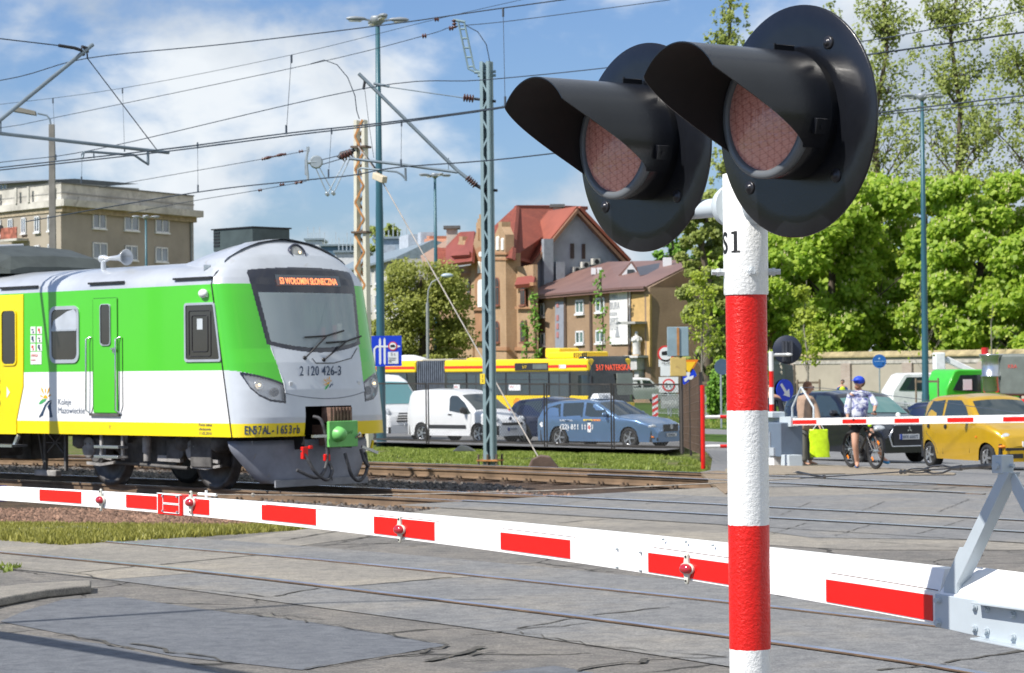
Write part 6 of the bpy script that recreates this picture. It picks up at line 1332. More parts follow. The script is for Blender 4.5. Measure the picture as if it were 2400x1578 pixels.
t = thing('curved_street_lamp','thin grey street lamp with curved arm in front of the maple tree','street lamp',gh(1003,140)); PLc = (t.location.copy(),Y_); q3 = lambda x,y: onpl(x,y,*PLc) - PLc[0]
b = MB(); b.tube([V((0,0,0)),q3(1002,710)],.09,8); b.tube([q3(1002,712),q3(1004,680),q3(1012,662),q3(1030,652)],.05,6); b.build('post',M('grey_post',(.25,.27,.27),.7),t); b = MB(); b.ball(q3(1048,646),.26,10,(1.4,.8,.5)); b.build('lamp_head',M('lamp_pale_blue',(.40,.48,.55),.4),t)
# ================================================================== SIGNS
sblue = M('sign_blue',(.005,.045,.58),.4,var=.03); swh = M('sign_white',(.72,.74,.76),.45,var=.03); sred = M('sign_red',(.62,.03,.03),.4,var=0); sgrey = M('sign_back_grey',(.27,.37,.42),.5,.2,var=.1); sblk = M('sign_black',(.015,.016,.02),.4,var=.1); syel = M('sign_yellow',(.9,.55,.02),.4)
def board(px,py,D,pts,th,name,mat,parent,off=0.,rz=0):
 """flat plate from metric outline pts (x right, z up) about a photo point"""
 c = at(px,py,D) - parent.location; xr = V((math.cos(rz),math.sin(rz),0)); yy = V((-xr.y,xr.x,0)); b = MB(); b.prism([c + xr * x + Z_ * z - yy * off for x,z in pts],yy * th); return b.build(name,mat,parent)
def rct(w_,h_): return [(-w_ / 2,-h_ / 2),(w_ / 2,-h_ / 2),(w_ / 2,h_ / 2),(-w_ / 2,h_ / 2)]
def circ(r,n=28,rx=1): return [(math.cos(a) * r * rx,math.sin(a) * r) for a in [i * 2 * math.pi / n for i in range(n)]]
def post(par,px,D,top,r=.03,mat=None,y0=None):
 p = V((0,0,0)); z = at(px,top,D).z - par.location.z; b = MB(); b.cyl(p + Y_ * .05,V((0,.05,z)),r,n=10); b.build('post',mat or steel,par)
D = 81.3; t = thing('lane_sign','square blue lane sign with white arrows and a lorry ban, on the tall lamp post','road sign',at(905,822,D)); t.location.z = at(905,858,D).z
board(905,823,D,rct(1.02,1.0),.03,'board',sblue,t); b = MB(); c = at(905,823,D) - t.location
def bp(pts,mat,nm,off): b = MB(); b.prism([c + X_ * x + Z_ * z - Y_ * off for x,z in pts],(0,.004,0)); b.build(nm,mat,t)
for x in (-.20,-.05): bp([(x - .035,-.40),(x,-.46),(x + .035,-.40),(x + .035,.36),(x,.45),(x - .035,.36)],swh,'arrow',.006)
bp([(-.42,-.42),(-.36,-.42),(-.36,.05),(-.30,.12),(.42,.12),(.48,.15),(.42,.18),(-.32,.18),(-.42,.08)],swh,'arrow',.010)
bp([(x + .22,z + .16) for x,z in circ(.15)],sred,'ban_ring',.014); bp([(x + .22,z + .16) for x,z in circ(.115)],swh,'ban_disc',.019); bp([(.14,.12),(.30,.12),(.30,.17),(.25,.21),(.14,.19)],sblk,'lorry_symbol',.024); bp([(.06,-.42),(.40,-.42),(.40,-.03),(.06,-.03)],swh,'info_plate',.014)
text('5 t',.10,c + V((.15,-.02,-.15)),X_,-Y_,sblk,t); text('Nie dotyczy\nautobusow\nMZA',.045,c + V((.08,-.02,-.25)),X_,-Y_,sblk,t,sx=.8)
t = thing('no_lorry_sign','round lorry ban sign with white plates below, beyond the fence end','road sign',gh(1566,128)); D = 127.5
post(t,1566,D,812,.05); board(1560,829,D,circ(.42),.03,'ban_ring',sred,t); board(1560,829,D,circ(.33),.03,'ban_disc',swh,t,.012); board(1560,829,D,[(-.2,-.08),(.2,-.08),(.2,.06),(.08,.14),(-.2,.10)],.02,'lorry_symbol',sblk,t,.024)
board(1564,851,D,rct(.9,.38),.03,'info_plate',swh,t); board(1566,870,D,rct(.8,.5),.03,'info_plate',swh,t,.01); board(1567,902,D,rct(1.0,.80),.03,'zone_plate',swh,t,.014); board(1567,903,D,circ(.33),.02,'ban_ring',sred,t,.03); board(1567,903,D,circ(.25),.02,'ban_disc',swh,t,.04)
c = at(1567,903,D) - t.location; text('5 t',.22,c + V((-.2,-.06,-.1)),X_,-Y_,sblk,t); c = at(1560,851,D) - t.location; text('16-20',.14,c + V((-.22,-.05,-.06)),X_,-Y_,sblk,t)
t = thing('street_name_board','grey board with white word hanging on the railing past the fence','sign',gh(1572,124)); o = board(1572,943,123.5,rct(1.0,.62),.04,'board',M('board_grey',(.34,.36,.36),.6),t); post(t,1572,123.6,925,.04); c = at(1572,943,123.4) - t.location; text('SWIETA',.20,c + V((-.42,-.05,-.1)),X_,-Y_,swh,t,sx=.75)
t = thing('give_way_sign','yellow downward triangle sign above a round blue sign past the fence','road sign',gh(1616,112)); D = 111.5; post(t,1616,D,845,.04); board(1614,860,D,[(-.45,.32),(.45,.32),(0,-.42)],.03,'triangle',M('sign_orange',(.8,.22,.01),.4),t); board(1614,861,D,[(-.32,.24),(.32,.24),(0,-.28)],.03,'triangle_face',syel,t,.012); board(1613,883,D,circ(.42,rx=.9),.03,'round_plate',sblue,t); board(1613,883,D,[(-.2,-.1),(-.05,-.02),(-.1,.2),(.1,.2),(.05,0),(.25,.05),(.2,-.15),(0,-.12),(-.15,-.25)],.02,'arrows',swh,t,.014)
t = thing('road_sign','back of a round grey sign just left of the signal post','road sign',gh(1690,100)); post(t,1690,100,845,.04); board(1693,860,99.5,circ(.32),.03,'plate',M('back_dark_blue',(.06,.10,.16),.5),t)
t = thing('cycle_path_sign','round blue cycle path sign on a thin post before the long wall','road sign',gh(2062,118)); post(t,2062,118,862,.035); board(2061,847,117.7,circ(.33),.03,'plate',M('sign_mid_blue',(.02,.13,.45),.4),t); c = at(2061,847,117.6) - t.location
b = MB(); b.box(c + V((0,-.02,0)),(.5,.01,.02)); b.ball(c + V((0,-.02,.12)),.05,8,(1,.2,1)); b.build('symbol',M('symbol_pale',(.35,.5,.65),.5),t)
t = thing('keep_right_sign','round blue sign with white arrow beside the far barrier housing','road sign',gh(1834,53)); D = 52.7; t.location.z = -.25; post(t,1834,D,945,.03); board(1840,915,D,circ(.235,rx=.92),.02,'plate',sblue,t,0,.5); board(1834,915,D + .08,circ(.24,rx=.92),.03,'rim',sblk,t,0,.5)
c = at(1840,915,D) - t.location; xr = V((math.cos(.5),math.sin(.5),0)); b = MB(); al = [(-.13,.12),(-.08,.15),(.04,-.02),(.10,.03),(.12,-.15),(-.05,-.10),(-.01,-.06)]; b.prism([c + xr * x + Z_ * z - V((-xr.y,xr.x,0)) * .008 for x,z in al],V((-xr.y,xr.x,0)) * .003); b.build('arrow',swh,t)
for px,D,y,lb in ((1535,112,915,'red and white striped post to the right of the taxi roof'),(1285,90,920,'red and white striped post just behind the taxi tail'),(2388,66,905,'red striped post at the right edge behind the golden hatchback')):
 t = thing('chevron_post',lb,'marker post',gh(px,D),0,'striped marker posts'); H = 1.15 * (1 if px != 2388 else 1.1); b = MB(); b.box((0,0,H / 2 + .15),(.26,.04,H)); b.build('board',swh,t)
 for k in range(4): b = MB(); z = .2 + k * .27; b.prism([V((-.13,-.024,z)),V((.13,-.024,z + .14)),V((.13,-.024,z + .28)),V((-.13,-.024,z + .14))],(0,.003,0)); b.build('stripe',sred,t)
 b = MB(); b.box((0,0,.05),(.5,.3,.12)); b.build('foot',cap_m,t)
t = thing('signal_box_post','thin dark post carrying pale blue and yellow boxes seen from behind, at the fence end','signal',gh(1597,66)); D = 65.8; b = MB(); b.cyl((0,0,0),(0,0,at(1597,766,D).z - t.location.z),.04,n=8); b.build('post',M('dark_post',(.07,.06,.055),.7),t)
for px,py,w_,h_,mt,nm in ((1588,801,.56,.78,sgrey,'upper_box'),(1589,860,.42,.50,M('faded_yellow_box',(.58,.42,.14),.6,dirt=((.3,.18,.08),3,.55)),'lower_box')):
 c = at(px,py,D) - t.location; b = MB(); b.box(c + Y_ * -.10,(w_,.18,h_)); b.build(nm,mt,t,bevel=.015)
b = MB(); c = at(1588,801,D) - t.location; b.bar(c + V((0,-.21,.37)),c + V((0,-.21,-.37)),.06,.03,Y_); b.build('rust_strip',rust,t)
# ================================================================== FENCES
fm = M('fence_dark_steel',(.045,.04,.038),.7,.2,var=.3,scale=3); mesh_m = M('chain_link_wire',(.10,.10,.10),.6,.4,var=0)
fe = [gh(x,d) for x,d in ((868,80.5),(1001,78.6),(1278,75),(1435,73),(1596,71))]
fn = thing('wire_fence','dark framed chain link fence in front of the parked cars','fence',fe[0]); FH = 1.92
for i in range(4):
 p,q = fe[i] - fe[0],fe[i + 1] - fe[0]; d = (q - p); l = d.length; d.normalize(); p = p + d * .05; q = q - d * .05; l -= .1
 for a,nm in ((p,'post'),(q,'post')): b = MB(); b.bar(a,a + Z_ * (FH + .03),.045,.045); b.build(nm,fm,fn)
 b = MB(); b.bar(p + Z_ * FH,q + Z_ * FH,.05,.05); b.bar(p + Z_ * .12,q + Z_ * .12,.07,.06); b.build('rail',fm,fn)
 b = MB(); st = .11; n = int((l + FH) / st); up = Z_; H_ = FH - .2
 for k in range(n):
  for s_ in (1,-1):
   a0 = k * st;
   if s_ == 1: x0_,z0_ = (a0,0) if a0 < l else (l,a0 - l); x1_,z1_ = (a0 - H_,H_) if a0 - H_ > 0 else (0,a0)
   else: x0_,z0_ = (l - a0,0) if a0 < l else (0,a0 - l); x1_,z1_ = (l - a0 + H_,H_) if l - a0 + H_ < l else (l,a0)
   if z0_ > H_ or (x1_ - x0_) ** 2 < 1e-5: continue
   dx = d.copy(); A = p + Vd(d,x0_) if False else p + d * x0_ + (q - p - d * (q - p).dot(d)) * 0 + Z_ * (.16 + z0_ + (q.z - p.z) * x0_ / l * 0); B = p + d * x1_ + Z_ * (.16 + z1_)
   b.bar(A,B,.006,.006)
 b.build('wire_mesh',mesh_m,fn)
b = MB()
e0 = gh(1600,71); e1 = gnd(1644,1082,-.25); sl_ = thing('slatted_fence','brown see-through fence panel turned towards the tracks beside the red post','fence',e0)
p,q = V((0,0,0)),e1 - e0; d = q - p; l = d.length; dn = d.normalized()
for a in (.0,.5,1): b = MB(); b.bar(p + d * a,p + d * a + Z_ * 1.9,.06,.06); b.build('post',fm,sl_)
b = MB()
for k in range(int(l / .3)):
 a = dn * (k * .3 + .03); b.bar(p + a + Z_ * .15,p + a + Z_ * 1.88,.014,.014)
for k in range(10): b.bar(p + Z_ * (.15 + k * .19),q + Z_ * (.15 + k * .19),.014,.014)
b.build('mesh_panel',M('rust_brown_mesh',(.13,.085,.06),.8,var=.3),sl_)
rp_ = gnd(1648,1087,-.12); rg_ = thing('red_post_railing','bright red post with red and white crossrails at the end of the grass','railing',rp_); H = at(1646,903,rp_.y).z - rp_.z
b = MB(); b.cyl((0,0,-.1),(0,0,H),.042,n=12); b.build('post',red,rg_)
for y in (978,1047):
 a = at(1652,y,rp_.y) - rp_; e_ = V((.98,.2,0));
 for k in range(3): b = MB(); b.cyl(a + e_ * k * .30,a + e_ * (k + 1) * .30,.035,n=10); b.build('crossrail',[white,red][k % 2],rg_)
b = MB(); b.cyl(e_ * .93 + Z_ * -.1,e_ * .93 + Z_ * 1.1,.04,n=10); b.build('post',red,rg_)
def railing(pts,h,label,step=.14,name='street_railing'):
 t = thing(name,label,'railing',pts[0],0,'grey street railings'); o = pts[0]; m_ = M('railing_grey',(.40,.43,.43),.5,.3)
 for i in range(len(pts) - 1):
  p,q = pts[i] - o,pts[i + 1] - o; l = (q - p).length; n = max(1,int(l / 2.2))
  for k in range(n):
   a,c = p.lerp(q,k / n),p.lerp(q,(k + 1) / n); b = MB(); b.bar(a,a + Z_ * h,.06,.06); b.build('post',m_,t); b = MB(); b.bar(a + Z_ * h,c + Z_ * h,.05,.05); b.bar(a + Z_ * .15,c + Z_ * .15,.03,.03)
   for j in range(int((c - a).length / step)): e = a.lerp(c,(j + .5) * step / (c - a).length); b.bar(e + Z_ * .15,e + Z_ * h,.016,.016)
   b.build('railing_panel',m_,t)
railing([gh(1530,128),gh(1720,120)],1.1,'grey street railing running left of the signal post')
railing([gh(1862,112),gh(2124,92)],1.1,'long grey street railing behind the cyclist'); railing([gh(2124,92),gh(2440,86)],1.1,'grey street railing in front of the green lorry',.3)
t = thing('road_sign_gantry','white small kiosk','kiosk') if False else None
t = thing('round_kiosk','teal round kiosk with white domed roof behind the bus','kiosk',gh(955,124)); b = MB(); b.lathe((0,0,0),Z_,[(0,1.1),(2.6,1.1),(2.62,1.25),(2.75,1.25)],28); b.build('wall',M('kiosk_teal',(.10,.30,.31),.5),t); b = MB(); b.lathe((0,0,2.75),Z_,[(0,1.28),(.06,1.3),(.35,.9),(.48,.4),(.5,.001)],28); b.build('dome_roof',white,t)
# ================================================================== FAR BARRIER AND FAR SIGNAL
Db = lambda x: 49 - (x - 1860) * .0125
f0_ = gh(1845,50); fb = thing('barrier_gate','far closed crossing barrier with red panels passing in front of the cyclist','barrier',f0_); o_ = fb.location.copy()
ytop = lambda x: 981 - (x - 1858) * .0166; ybt = lambda x: 996.5 - (x - 1858) * .0105
A,B = at(1858,989,Db(1858)) - o_,at(2700,977,Db(2700)) - o_; dd = (B - A); fl_ = V((dd.x,dd.y,0)).normalized(); fn_ = V((-fl_.y,fl_.x,0)); fn_ = fn_ if fn_.y < 0 else -fn_
b = MB(); b.bar(A,B,.06,.135,Z_); b.build('boom',bw,fb)
for x0_,x1_ in ((1862,1917),(1978,2034),(2100,2158),(2224,2285),(2355,2425),(2480,2560)):
 p,q = onpl(x0_,0,A + o_ + fn_ * .034,fn_),None
 a = onpl(x0_,(ytop(x0_) + ybt(x0_)) / 2 + 1,A + o_,fn_) - o_ + fn_ * .033; c = onpl(x1_,(ytop(x1_) + ybt(x1_)) / 2 + 1,A + o_,fn_) - o_ + fn_ * .033; b = MB(); b.bar(a,c,.004,.078,Z_); b.build('red_panel',stick,fb)
q4_ = lambda x,y: onpl(x,y,A + o_,fn_) - o_
b = MB(); b.tube([q4_(1857,985),q4_(1857,955),q4_(1878,908)],.022,5); b.tube([q4_(1907,980),q4_(1907,955),q4_(1878,908)],.022,5); b.build('strut',greyp,fb); b = MB(); b.tube([q4_(1878,908),q4_(1930,910),q4_(2150,935),q4_(2360,964),q4_(2700,1010)],.006,5); b.build('tension_cable',wthin,fb); b = MB(); b.ball(q4_(2105,973),.05,8); b.build('boom_knob',white,fb)
b = MB(); b.bar(q4_(1778,990),q4_(1862,988),.16,.20,Z_); b.build('boom_root',greyp,fb); b = MB(); b.box(q4_(1820,972) - fn_ * -.1,(.55,.30,.12),(fl_,fn_,Z_)); b.build('drive_cover',greyp,fb,bevel=.02)
hb_ = M('housing_blue_grey',(.13,.17,.23),.55,var=.05); hl_ = M('housing_light',(.42,.46,.50),.5)
b = MB(); b.box(q4_(1838,1030),(.62,.50,.68),(fl_,fn_,Z_)); hbx = b.build('drive_housing',hb_,fb,bevel=.02)
b = MB(); cc = q4_(1838,1030);
for xx in (-.22,.0): b.box(cc + fn_ * .27 + fl_ * xx + Z_ * -.24,(.17,.04,.16),(fl_,fn_,Z_))
b.box(cc + fn_ * .27 + fl_ * -.1 + Z_ * -.1,(.02,.03,.5),(fl_,fn_,Z_)); b.build('lock_plate',hl_,hbx)
for k,(x,y0_,y1_) in enumerate(((1830,1063,1108),(1866,1065,1107))):
 c = q4_(x,1086); w_ = .19; b = MB(); h = .17
 b.prism([c + fl_ * a + Z_ * z + fn_ * .25 for a,z in ((-w_,-h),(-w_ + .04,h),(w_ - .04,h),(w_,-h),(w_ - .08,-h),(w_ - .12,-.06),(-w_ + .12,-.06),(-w_ + .08,-h))],fn_ * -.30); o = b.build('base_block',[bw,greyp][k],fb,bevel=.01)
t = thing('crossing_signal','far crossing signal seen from behind, black round disc on a red and white post','railway signal',gh(1808,50)); o_ = t.location.copy(); zz = [at(1808,y,50).z - o_.z for y in (824,870,908,948,990,1030)] + [0]
for k in range(len(zz) - 1): b = MB(); b.cyl((0,0,zz[k + 1]),(0,0,zz[k]),.048,n=16); b.build('post',[white,red][k % 2],t)
c = at(1845,820,50.3) - o_; nn2 = V((-.10,-1,0)).normalized(); b = MB(); b.lathe(c,nn2,[(0,.001),(0,.285),(.008,.295),(.016,.285),(.016,.001)],40); bd = b.build('background_disc',M('disc_dark_blue',(.015,.022,.045),.5),t)
b = MB();
for k in range(4): b.box(c + nn2 * .06 + X_ * (k - 1.5) * .055 + Z_ * -.03,(.045 ,.08 + (k % 2) * .05,.42))
b.build('rear_housing',M('housing_dark_grey',(.05,.055,.07),.5),bd)
b = MB(); b.cyl(V((.04,0,at(1808,832,50).z - o_.z)),c + V((-.0,-.14,at(1808,832,50).z - o_.z - c.z + .0)),.03,n=8); b.ball(c + V((0,-.14,-.10)),.06,8,(1.6,1,.6)); b.build('mounting_arm',bw,t)
mlawn = gm('lawn',[(.05,.12,.012),(.09,.18,.02),(.12,.21,.03)],.6,bump=1,bscale=20,fine=30,dist=.08)
def patch(pts,name,mat,off): return sheet([gh(x,D) for x,D in pts],name,mat,off,.05)
patch([(1450,150),(1450,122),(2250,100),(2700,96),(2900,130),(1450,175)],'lawn',mlawn,.03)
patch([(1560,117),(1560,104),(1720,98),(1760,110)],'lawn',mlawn,.035)
patch([(1650,84),(1720,82),(1750,90),(1650,92)],'lawn',mlawn,.035)
tufts([gh(1560,122),gh(1560,100),gh(1760,96),gh(1760,118)],2500,mg1,lambda p: -.75,.10,.03,name='verge_grass')
# ================================================================== BUILDINGS
wfr = M('white_window_frame',(.72,.74,.76),.5,var=.03); wgl_ = M('far_window_glass',(.10,.14,.18),.08,var=.5,scale=.5,spec=.9,coat=.6); wdk = M('dark_window_glass',(.05,.06,.07),.1,var=.4,scale=.7,coat=.5)
class Facade:
 """vertical wall plane through two photo points (x, y) at distances Da, Db"""
 def __init__(s,par,xa,Da,xb,Db,th=.3):
  s.par = par; s.a = at(xa,860,Da); s.b = at(xb,860,Db); s.a.z = s.b.z = 0; s.e = (s.b - s.a).normalized(); n = V((s.e.y,-s.e.x,0)); s.n = n if n.dot(E0 - s.a) > 0 else -n; s.n.z = 0; s.o = par.location
 def p(s,x,y,off=0.): return onpl(x,y,s.a + s.n * off,s.n) - s.o
 def poly(s,pts,name,mat,th=.3,off=0.,par=None):
  P_ = [s.p(x,y,off) for x,y in pts]; b = MB(); b.prism(P_,s.n * -th); return b.build(name,mat,par or s.par)
 def quad(s,x0,y0,x1,y1,d=0.):
  a,c = s.p(x0,y0),s.p(x1,y1); return a,c
 def win(s,x0,y0,x1,y1,name='window',fr=wfr,gl=None,bars=1,sill=True,arch=False,fw=.09,off=.02,par=None):
  a,c = s.p(x0,y0),s.p(x1,y1); u = s.e if (c - a).dot(s.e) > 0 else -s.e; w_ = abs((c - a).dot(s.e)); h = abs(a.z - c.z); z0 = min(a.z,c.z); o = V((a.x,a.y,z0)); n = s.n
  b = MB(); T_ = lambda x,z,k=0.: o + u * x + Z_ * z + n * k
  def slab(xa,xb,za,zb,k0,k1,bb): bb.hexa([T_(xa,za,k1),T_(xb,za,k1),T_(xb,za,k0),T_(xa,za,k0),T_(xa,zb,k1),T_(xb,zb,k1),T_(xb,zb,k0),T_(xa,zb,k0)])
  if arch:
   R = w_ / 2; ol = [(0,0),(w_,0)] + [(R + R * math.cos(q),h - R * .6 + R * .6 * math.sin(q)) for q in [k * math.pi / 10 for k in range(11)]]
   b.prism([T_(x,z,off) for x,z in ol],n * .06); f = b.build(name,fr,par or s.par)
   il = [(w_ / 2 + (x - w_ / 2) * .82,h / 2 + (z - h / 2) * .93) for x,z in ol]; b = MB(); b.prism([T_(x,z,off + .062) for x,z in il],n * .02); b.build('pane',gl or wdk,f)
   b = MB(); slab(w_ / 2 - .03,w_ / 2 + .03,0,h * .97,off + .07,off + .10,b); slab(0,w_,h * .62,h * .66,off + .07,off + .10,b); b.build('glazing_bar',fr,f)
  else:
   for xa,xb,za,zb in [(0,fw,0,h),(w_ - fw,w_,0,h),(0,w_,0,fw),(0,w_,h - fw,h)] + [(w_ * (k + 1) / (bars + 1) - fw * .6,w_ * (k + 1) / (bars + 1) + fw * .6,0,h) for k in range(bars)]: slab(xa,xb,za,zb,off,off + .08,b)
   f = b.build(name,fr,par or s.par); b = MB(); slab(.02,w_ - .02,.02,h - .02,off - .01,off + .03,b); b.build('pane',gl or wgl_,f)
  if sill: b = MB(); slab(-.08,w_ + .08,-.12,0,off - .02,off + .16,b); b.build('sill',fr,f)
  return f
def wallmat(name,col,stain,sc_=.25): return M(name,col,.9,var=.14,scale=sc_,bump=.2,bscale=6,dirt=(stain,.5,.60))
# --- left grey apartment block
W1 = wallmat('beige_render',(.34,.30,.24),(.26,.22,.17)); W1d = wallmat('grey_brown_render',(.33,.30,.26),(.27,.24,.20)); cn = M('weathered_cornice',(.52,.50,.45),.9,var=.25,scale=.5,dirt=((.30,.28,.25),.9,.55))
bl = thing('apartment_block','grey brown apartment block with heavy pale cornice at the upper left','building',at(145,900,205) * 1.0); bl.location.z = -.8
FR = Facade(bl,145,205,455,222); FL = Facade(bl,145,205,-420,238); bo_ = bl.location
up = lambda f,x,y,o=0: f.p(x,y) + f.n * o
cA,cB,cC = FR.p(145,700),FR.p(455,700),FL.p(-420,700); H1 = FR.p(145,480).z; cD = cB + (cC - cA)
b = MB(); b.prism([V((q.x,q.y,0)) for q in (cA,cB,cD,cC)],(0,0,H1)); wl_ = b.build('wall',[W1d],bl)
b = MB(); b.prism([V((q.x,q.y,0)) + FL.n * .03 for q in (cA,cC)] + [V((cC.x,cC.y,H1)) + FL.n * .03,V((cA.x,cA.y,H1)) + FL.n * .03],FL.n * -.06); b.build('wall',W1,bl)
def ledge(z0,z1,o,name,mat,par=bl):
 k = o; ctr = (cA + cB + cC + cD) / 4; q = []
 for c in (cA,cB,cD,cC): d = V((c.x - ctr.x,c.y - ctr.y,0)); q.append(V((c.x,c.y,z0)) + d.normalized() * k * 1.4)
 b = MB(); b.prism(q,(0,0,z1 - z0)); return b.build(name,mat,par)
zc0,zc1,zp = FR.p(145,484).z,FR.p(145,468).z,FR.p(145,430).z
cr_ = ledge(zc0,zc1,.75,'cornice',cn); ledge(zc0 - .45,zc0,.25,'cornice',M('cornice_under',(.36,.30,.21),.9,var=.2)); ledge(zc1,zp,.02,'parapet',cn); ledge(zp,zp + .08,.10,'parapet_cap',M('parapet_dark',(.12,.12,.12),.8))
zm = FR.p(145,453).z; ledge(zm,zm + .10,.07,'parapet_band',M('parapet_band_grey',(.33,.32,.30),.9))
for x in (0,46,75,128): a = FL.p(x,455); b = MB(); b.bar(V((a.x,a.y,zc1)) + FL.n * .35,V((a.x,a.y,zp)) + FL.n * .35,.3,.12,FL.n); b.build('parapet_pier',cn,bl)
for (x0_,y0_,x1_,y1_) in ((216,500,247,537),(290,504,324,542),(363,509,395,547),(216,568,250,608),(292,575,321,611),(363,579,392,615)): FR.win(x0_,y0_,x1_,y1_,gl=wgl_)
for (x0_,x1_,dy) in ((-4,4,12),(20,31,9),(51,62,6),(82,94,3),(113,122,0),(-60,-44,18),(-110,-96,24)):
 FL.win(x0_,505 + dy,x1_,541 + dy); FL.win(x0_,573 + dy * .9,x1_,608 + dy * .9)
a,c = FL.p(27,568),FL.p(66,566); b = MB(); b.hexa([V((a.x,a.y,a.z)),V((c.x,c.y,a.z)),V((c.x,c.y,a.z)) + FL.n * 1.1,V((a.x,a.y,a.z)) + FL.n * 1.1][::-1] + [V((a.x,a.y,a.z + .2)),V((c.x,c.y,a.z + .2)),V((c.x,c.y,a.z + .2)) + FL.n * 1.1,V((a.x,a.y,a.z + .2)) + FL.n * 1.1][::-1]); bc = b.build('balcony',cn,bl)
b = MB(); p_,q_ = V((a.x,a.y,a.z + .2)) + FL.n * 1.1,V((c.x,c.y,a.z + .2)) + FL.n * 1.1; b.hexa([p_,q_,q_ - FL.n * .06,p_ - FL.n * .06,p_ + Z_ * .95,q_ + Z_ * .95,q_ - FL.n * .06 + Z_ * .95,p_ - FL.n * .06 + Z_ * .95]); b.build('balcony_panel',M('balcony_red',(.36,.12,.08),.8,var=.5,scale=2),bc)
b = MB(); d_ = q_ + FL.e * 0; b.ball(p_ + Z_ * .9,.35,8,(1,.3,1)); b.build('satellite_dish',dark,bc)
b = MB(); k = FR.p(447,600); b.bar(V((k.x,k.y,0)) + FR.n * .12,V((k.x,k.y,zc0 - .3)) + FR.n * .12,.18,.15); b.build('rain_pipe',M('pipe_grey',(.30,.32,.33),.6),bl)
bk = thing('apartment_block','grey block with dark flat roof showing behind the cornice at the far left','building',at(60,900,262)); bk.location.z = -.8; f = Facade(bk,90,262,-260,275)
a,c = f.p(112,425),f.p(-260,395); b = MB(); b.prism([V((a.x,a.y,0)),V((c.x,c.y,0)),V((c.x,c.y,a.z)),V((a.x,a.y,a.z))],f.n * -14); b.build('wall',M('grey_render',(.30,.30,.28),.9,var=.15,scale=.3),bk)
b = MB(); b.prism([V((a.x,a.y,a.z)) + f.n * .8 + f.e * .0,V((c.x,c.y,a.z)) + f.n * .8,V((c.x,c.y,a.z + 1.1)) + f.n * -4,V((a.x,a.y,a.z + .5)) + f.n * -4],f.n * -10); b.build('roof',M('roof_dark_grey',(.10,.11,.12),.8,var=.2),bk)
f.win(0,432,17,452)
# --- light grey apartment house between train and maple
bm_ = thing('apartment_house','pale weathered three storey apartment house left of the maple tree','building',at(900,900,238)); bm_.location.z = -.8
f = Facade(bm_,944,238,780,280); PW = wallmat('pale_stucco',(.56,.55,.50),(.40,.38,.33),.4); rfg = M('zinc_roof',(.24,.30,.34),.5,.2,var=.15)
T0,T1 = f.p(944,606),f.p(770,640); g_ = V((T0.x,T0.y,0)); g1 = V((T1.x,T1.y,0)); hh = T0.z
b = MB(); b.prism([g_,g1,g1 + Z_ * hh,g_ + Z_ * hh],f.n * -6); b.build('wall',PW,bm_)
b = MB(); e_ = f.e if f.e.dot(g1 - g_) > 0 else -f.e; r0_ = g_ - e_ * .5 + f.n * .5 + Z_ * (hh - .1)
b.prism([g_ + f.n * .6 + Z_ * (hh - .05),g_ + f.n * .6 + Z_ * (hh + .15),g_ - f.n * 3. + Z_ * (hh + 1.8),g_ - f.n * 6.4 + Z_ * (hh + .9),g_ - f.n * 6.4 + Z_ * (hh - .05)],(g1 - g_)); b.build('roof',rfg,bm_)
b = MB(); aa = f.p(944,606);
for (x0_,y0_,x1_,y1_) in ((925,622,940,660),(880,630,890,664),(862,633,872,666),(925,690,940,725),(880,692,890,728),(862,693,872,730),(880,758,890,790),(862,758,872,792),(840,640,848,668),(840,694,848,728)): f.win(x0_,y0_,x1_,y1_,fw=.13)
b = MB();
for t_,w_,h_ in ((.12,1.6,1.6),(.3,5.,1.9),(.62,2.5,1.3)): b.box(g_.lerp(g1,t_) - f.n * 3.5 + Z_ * (hh + 2.0),(w_,1.6,h_),(f.e,f.n,Z_)); b.cut()
b.each('chimney',M('pale_blue_chimney',(.45,.50,.56),.8,var=.15),bm_)
for px0,px1,yy,D,mt,lb in ((716,755,563,330,M('far_white',(.60,.64,.68),.7),'white far rooftop hut just above the train nose'),(752,826,577,320,M('far_blue',(.09,.17,.26),.6,var=.3,scale=.3),'dark blue far rooftop with masts right of the train nose'),(785,862,592,290,M('far_white_wall',(.66,.68,.70),.8),'long white far roof behind the cream mast'),(880,968,560,270,M('far_pale_blue',(.30,.38,.46),.7,var=.2),'pale blue roof structure behind the apartment house')):
 o = thing('distant_building',lb,'building',at((px0 + px1) / 2,900,D)); o.location.z = -.8; a,c = at(px0,yy,D) - o.location,at(px1,yy + 2,D) - o.location; b = MB(); b.prism([V((a.x,0,0)),V((c.x,0,0)),V((c.x,0,c.z)),V((a.x,0,a.z))],(0,8,0)); b.build('wall',mt,o)
 b = MB(); w_ = c.x - a.x; b.box(((a.x + c.x) / 2,4,a.z + .1),(w_ + .4,8.6,.25)); b.build('roof',rfg,o)
 b = MB()
 for k in range(7): b.bar((a.x + w_ * (.1 + .12 * k),1,a.z),(a.x + w_ * (.1 + .12 * k),1,a.z + 1.0 + .8 * (k % 3 == 0)),.1,.1)
 b.build('roof_masts',M('mast_pale',(.4,.46,.5),.6),o)
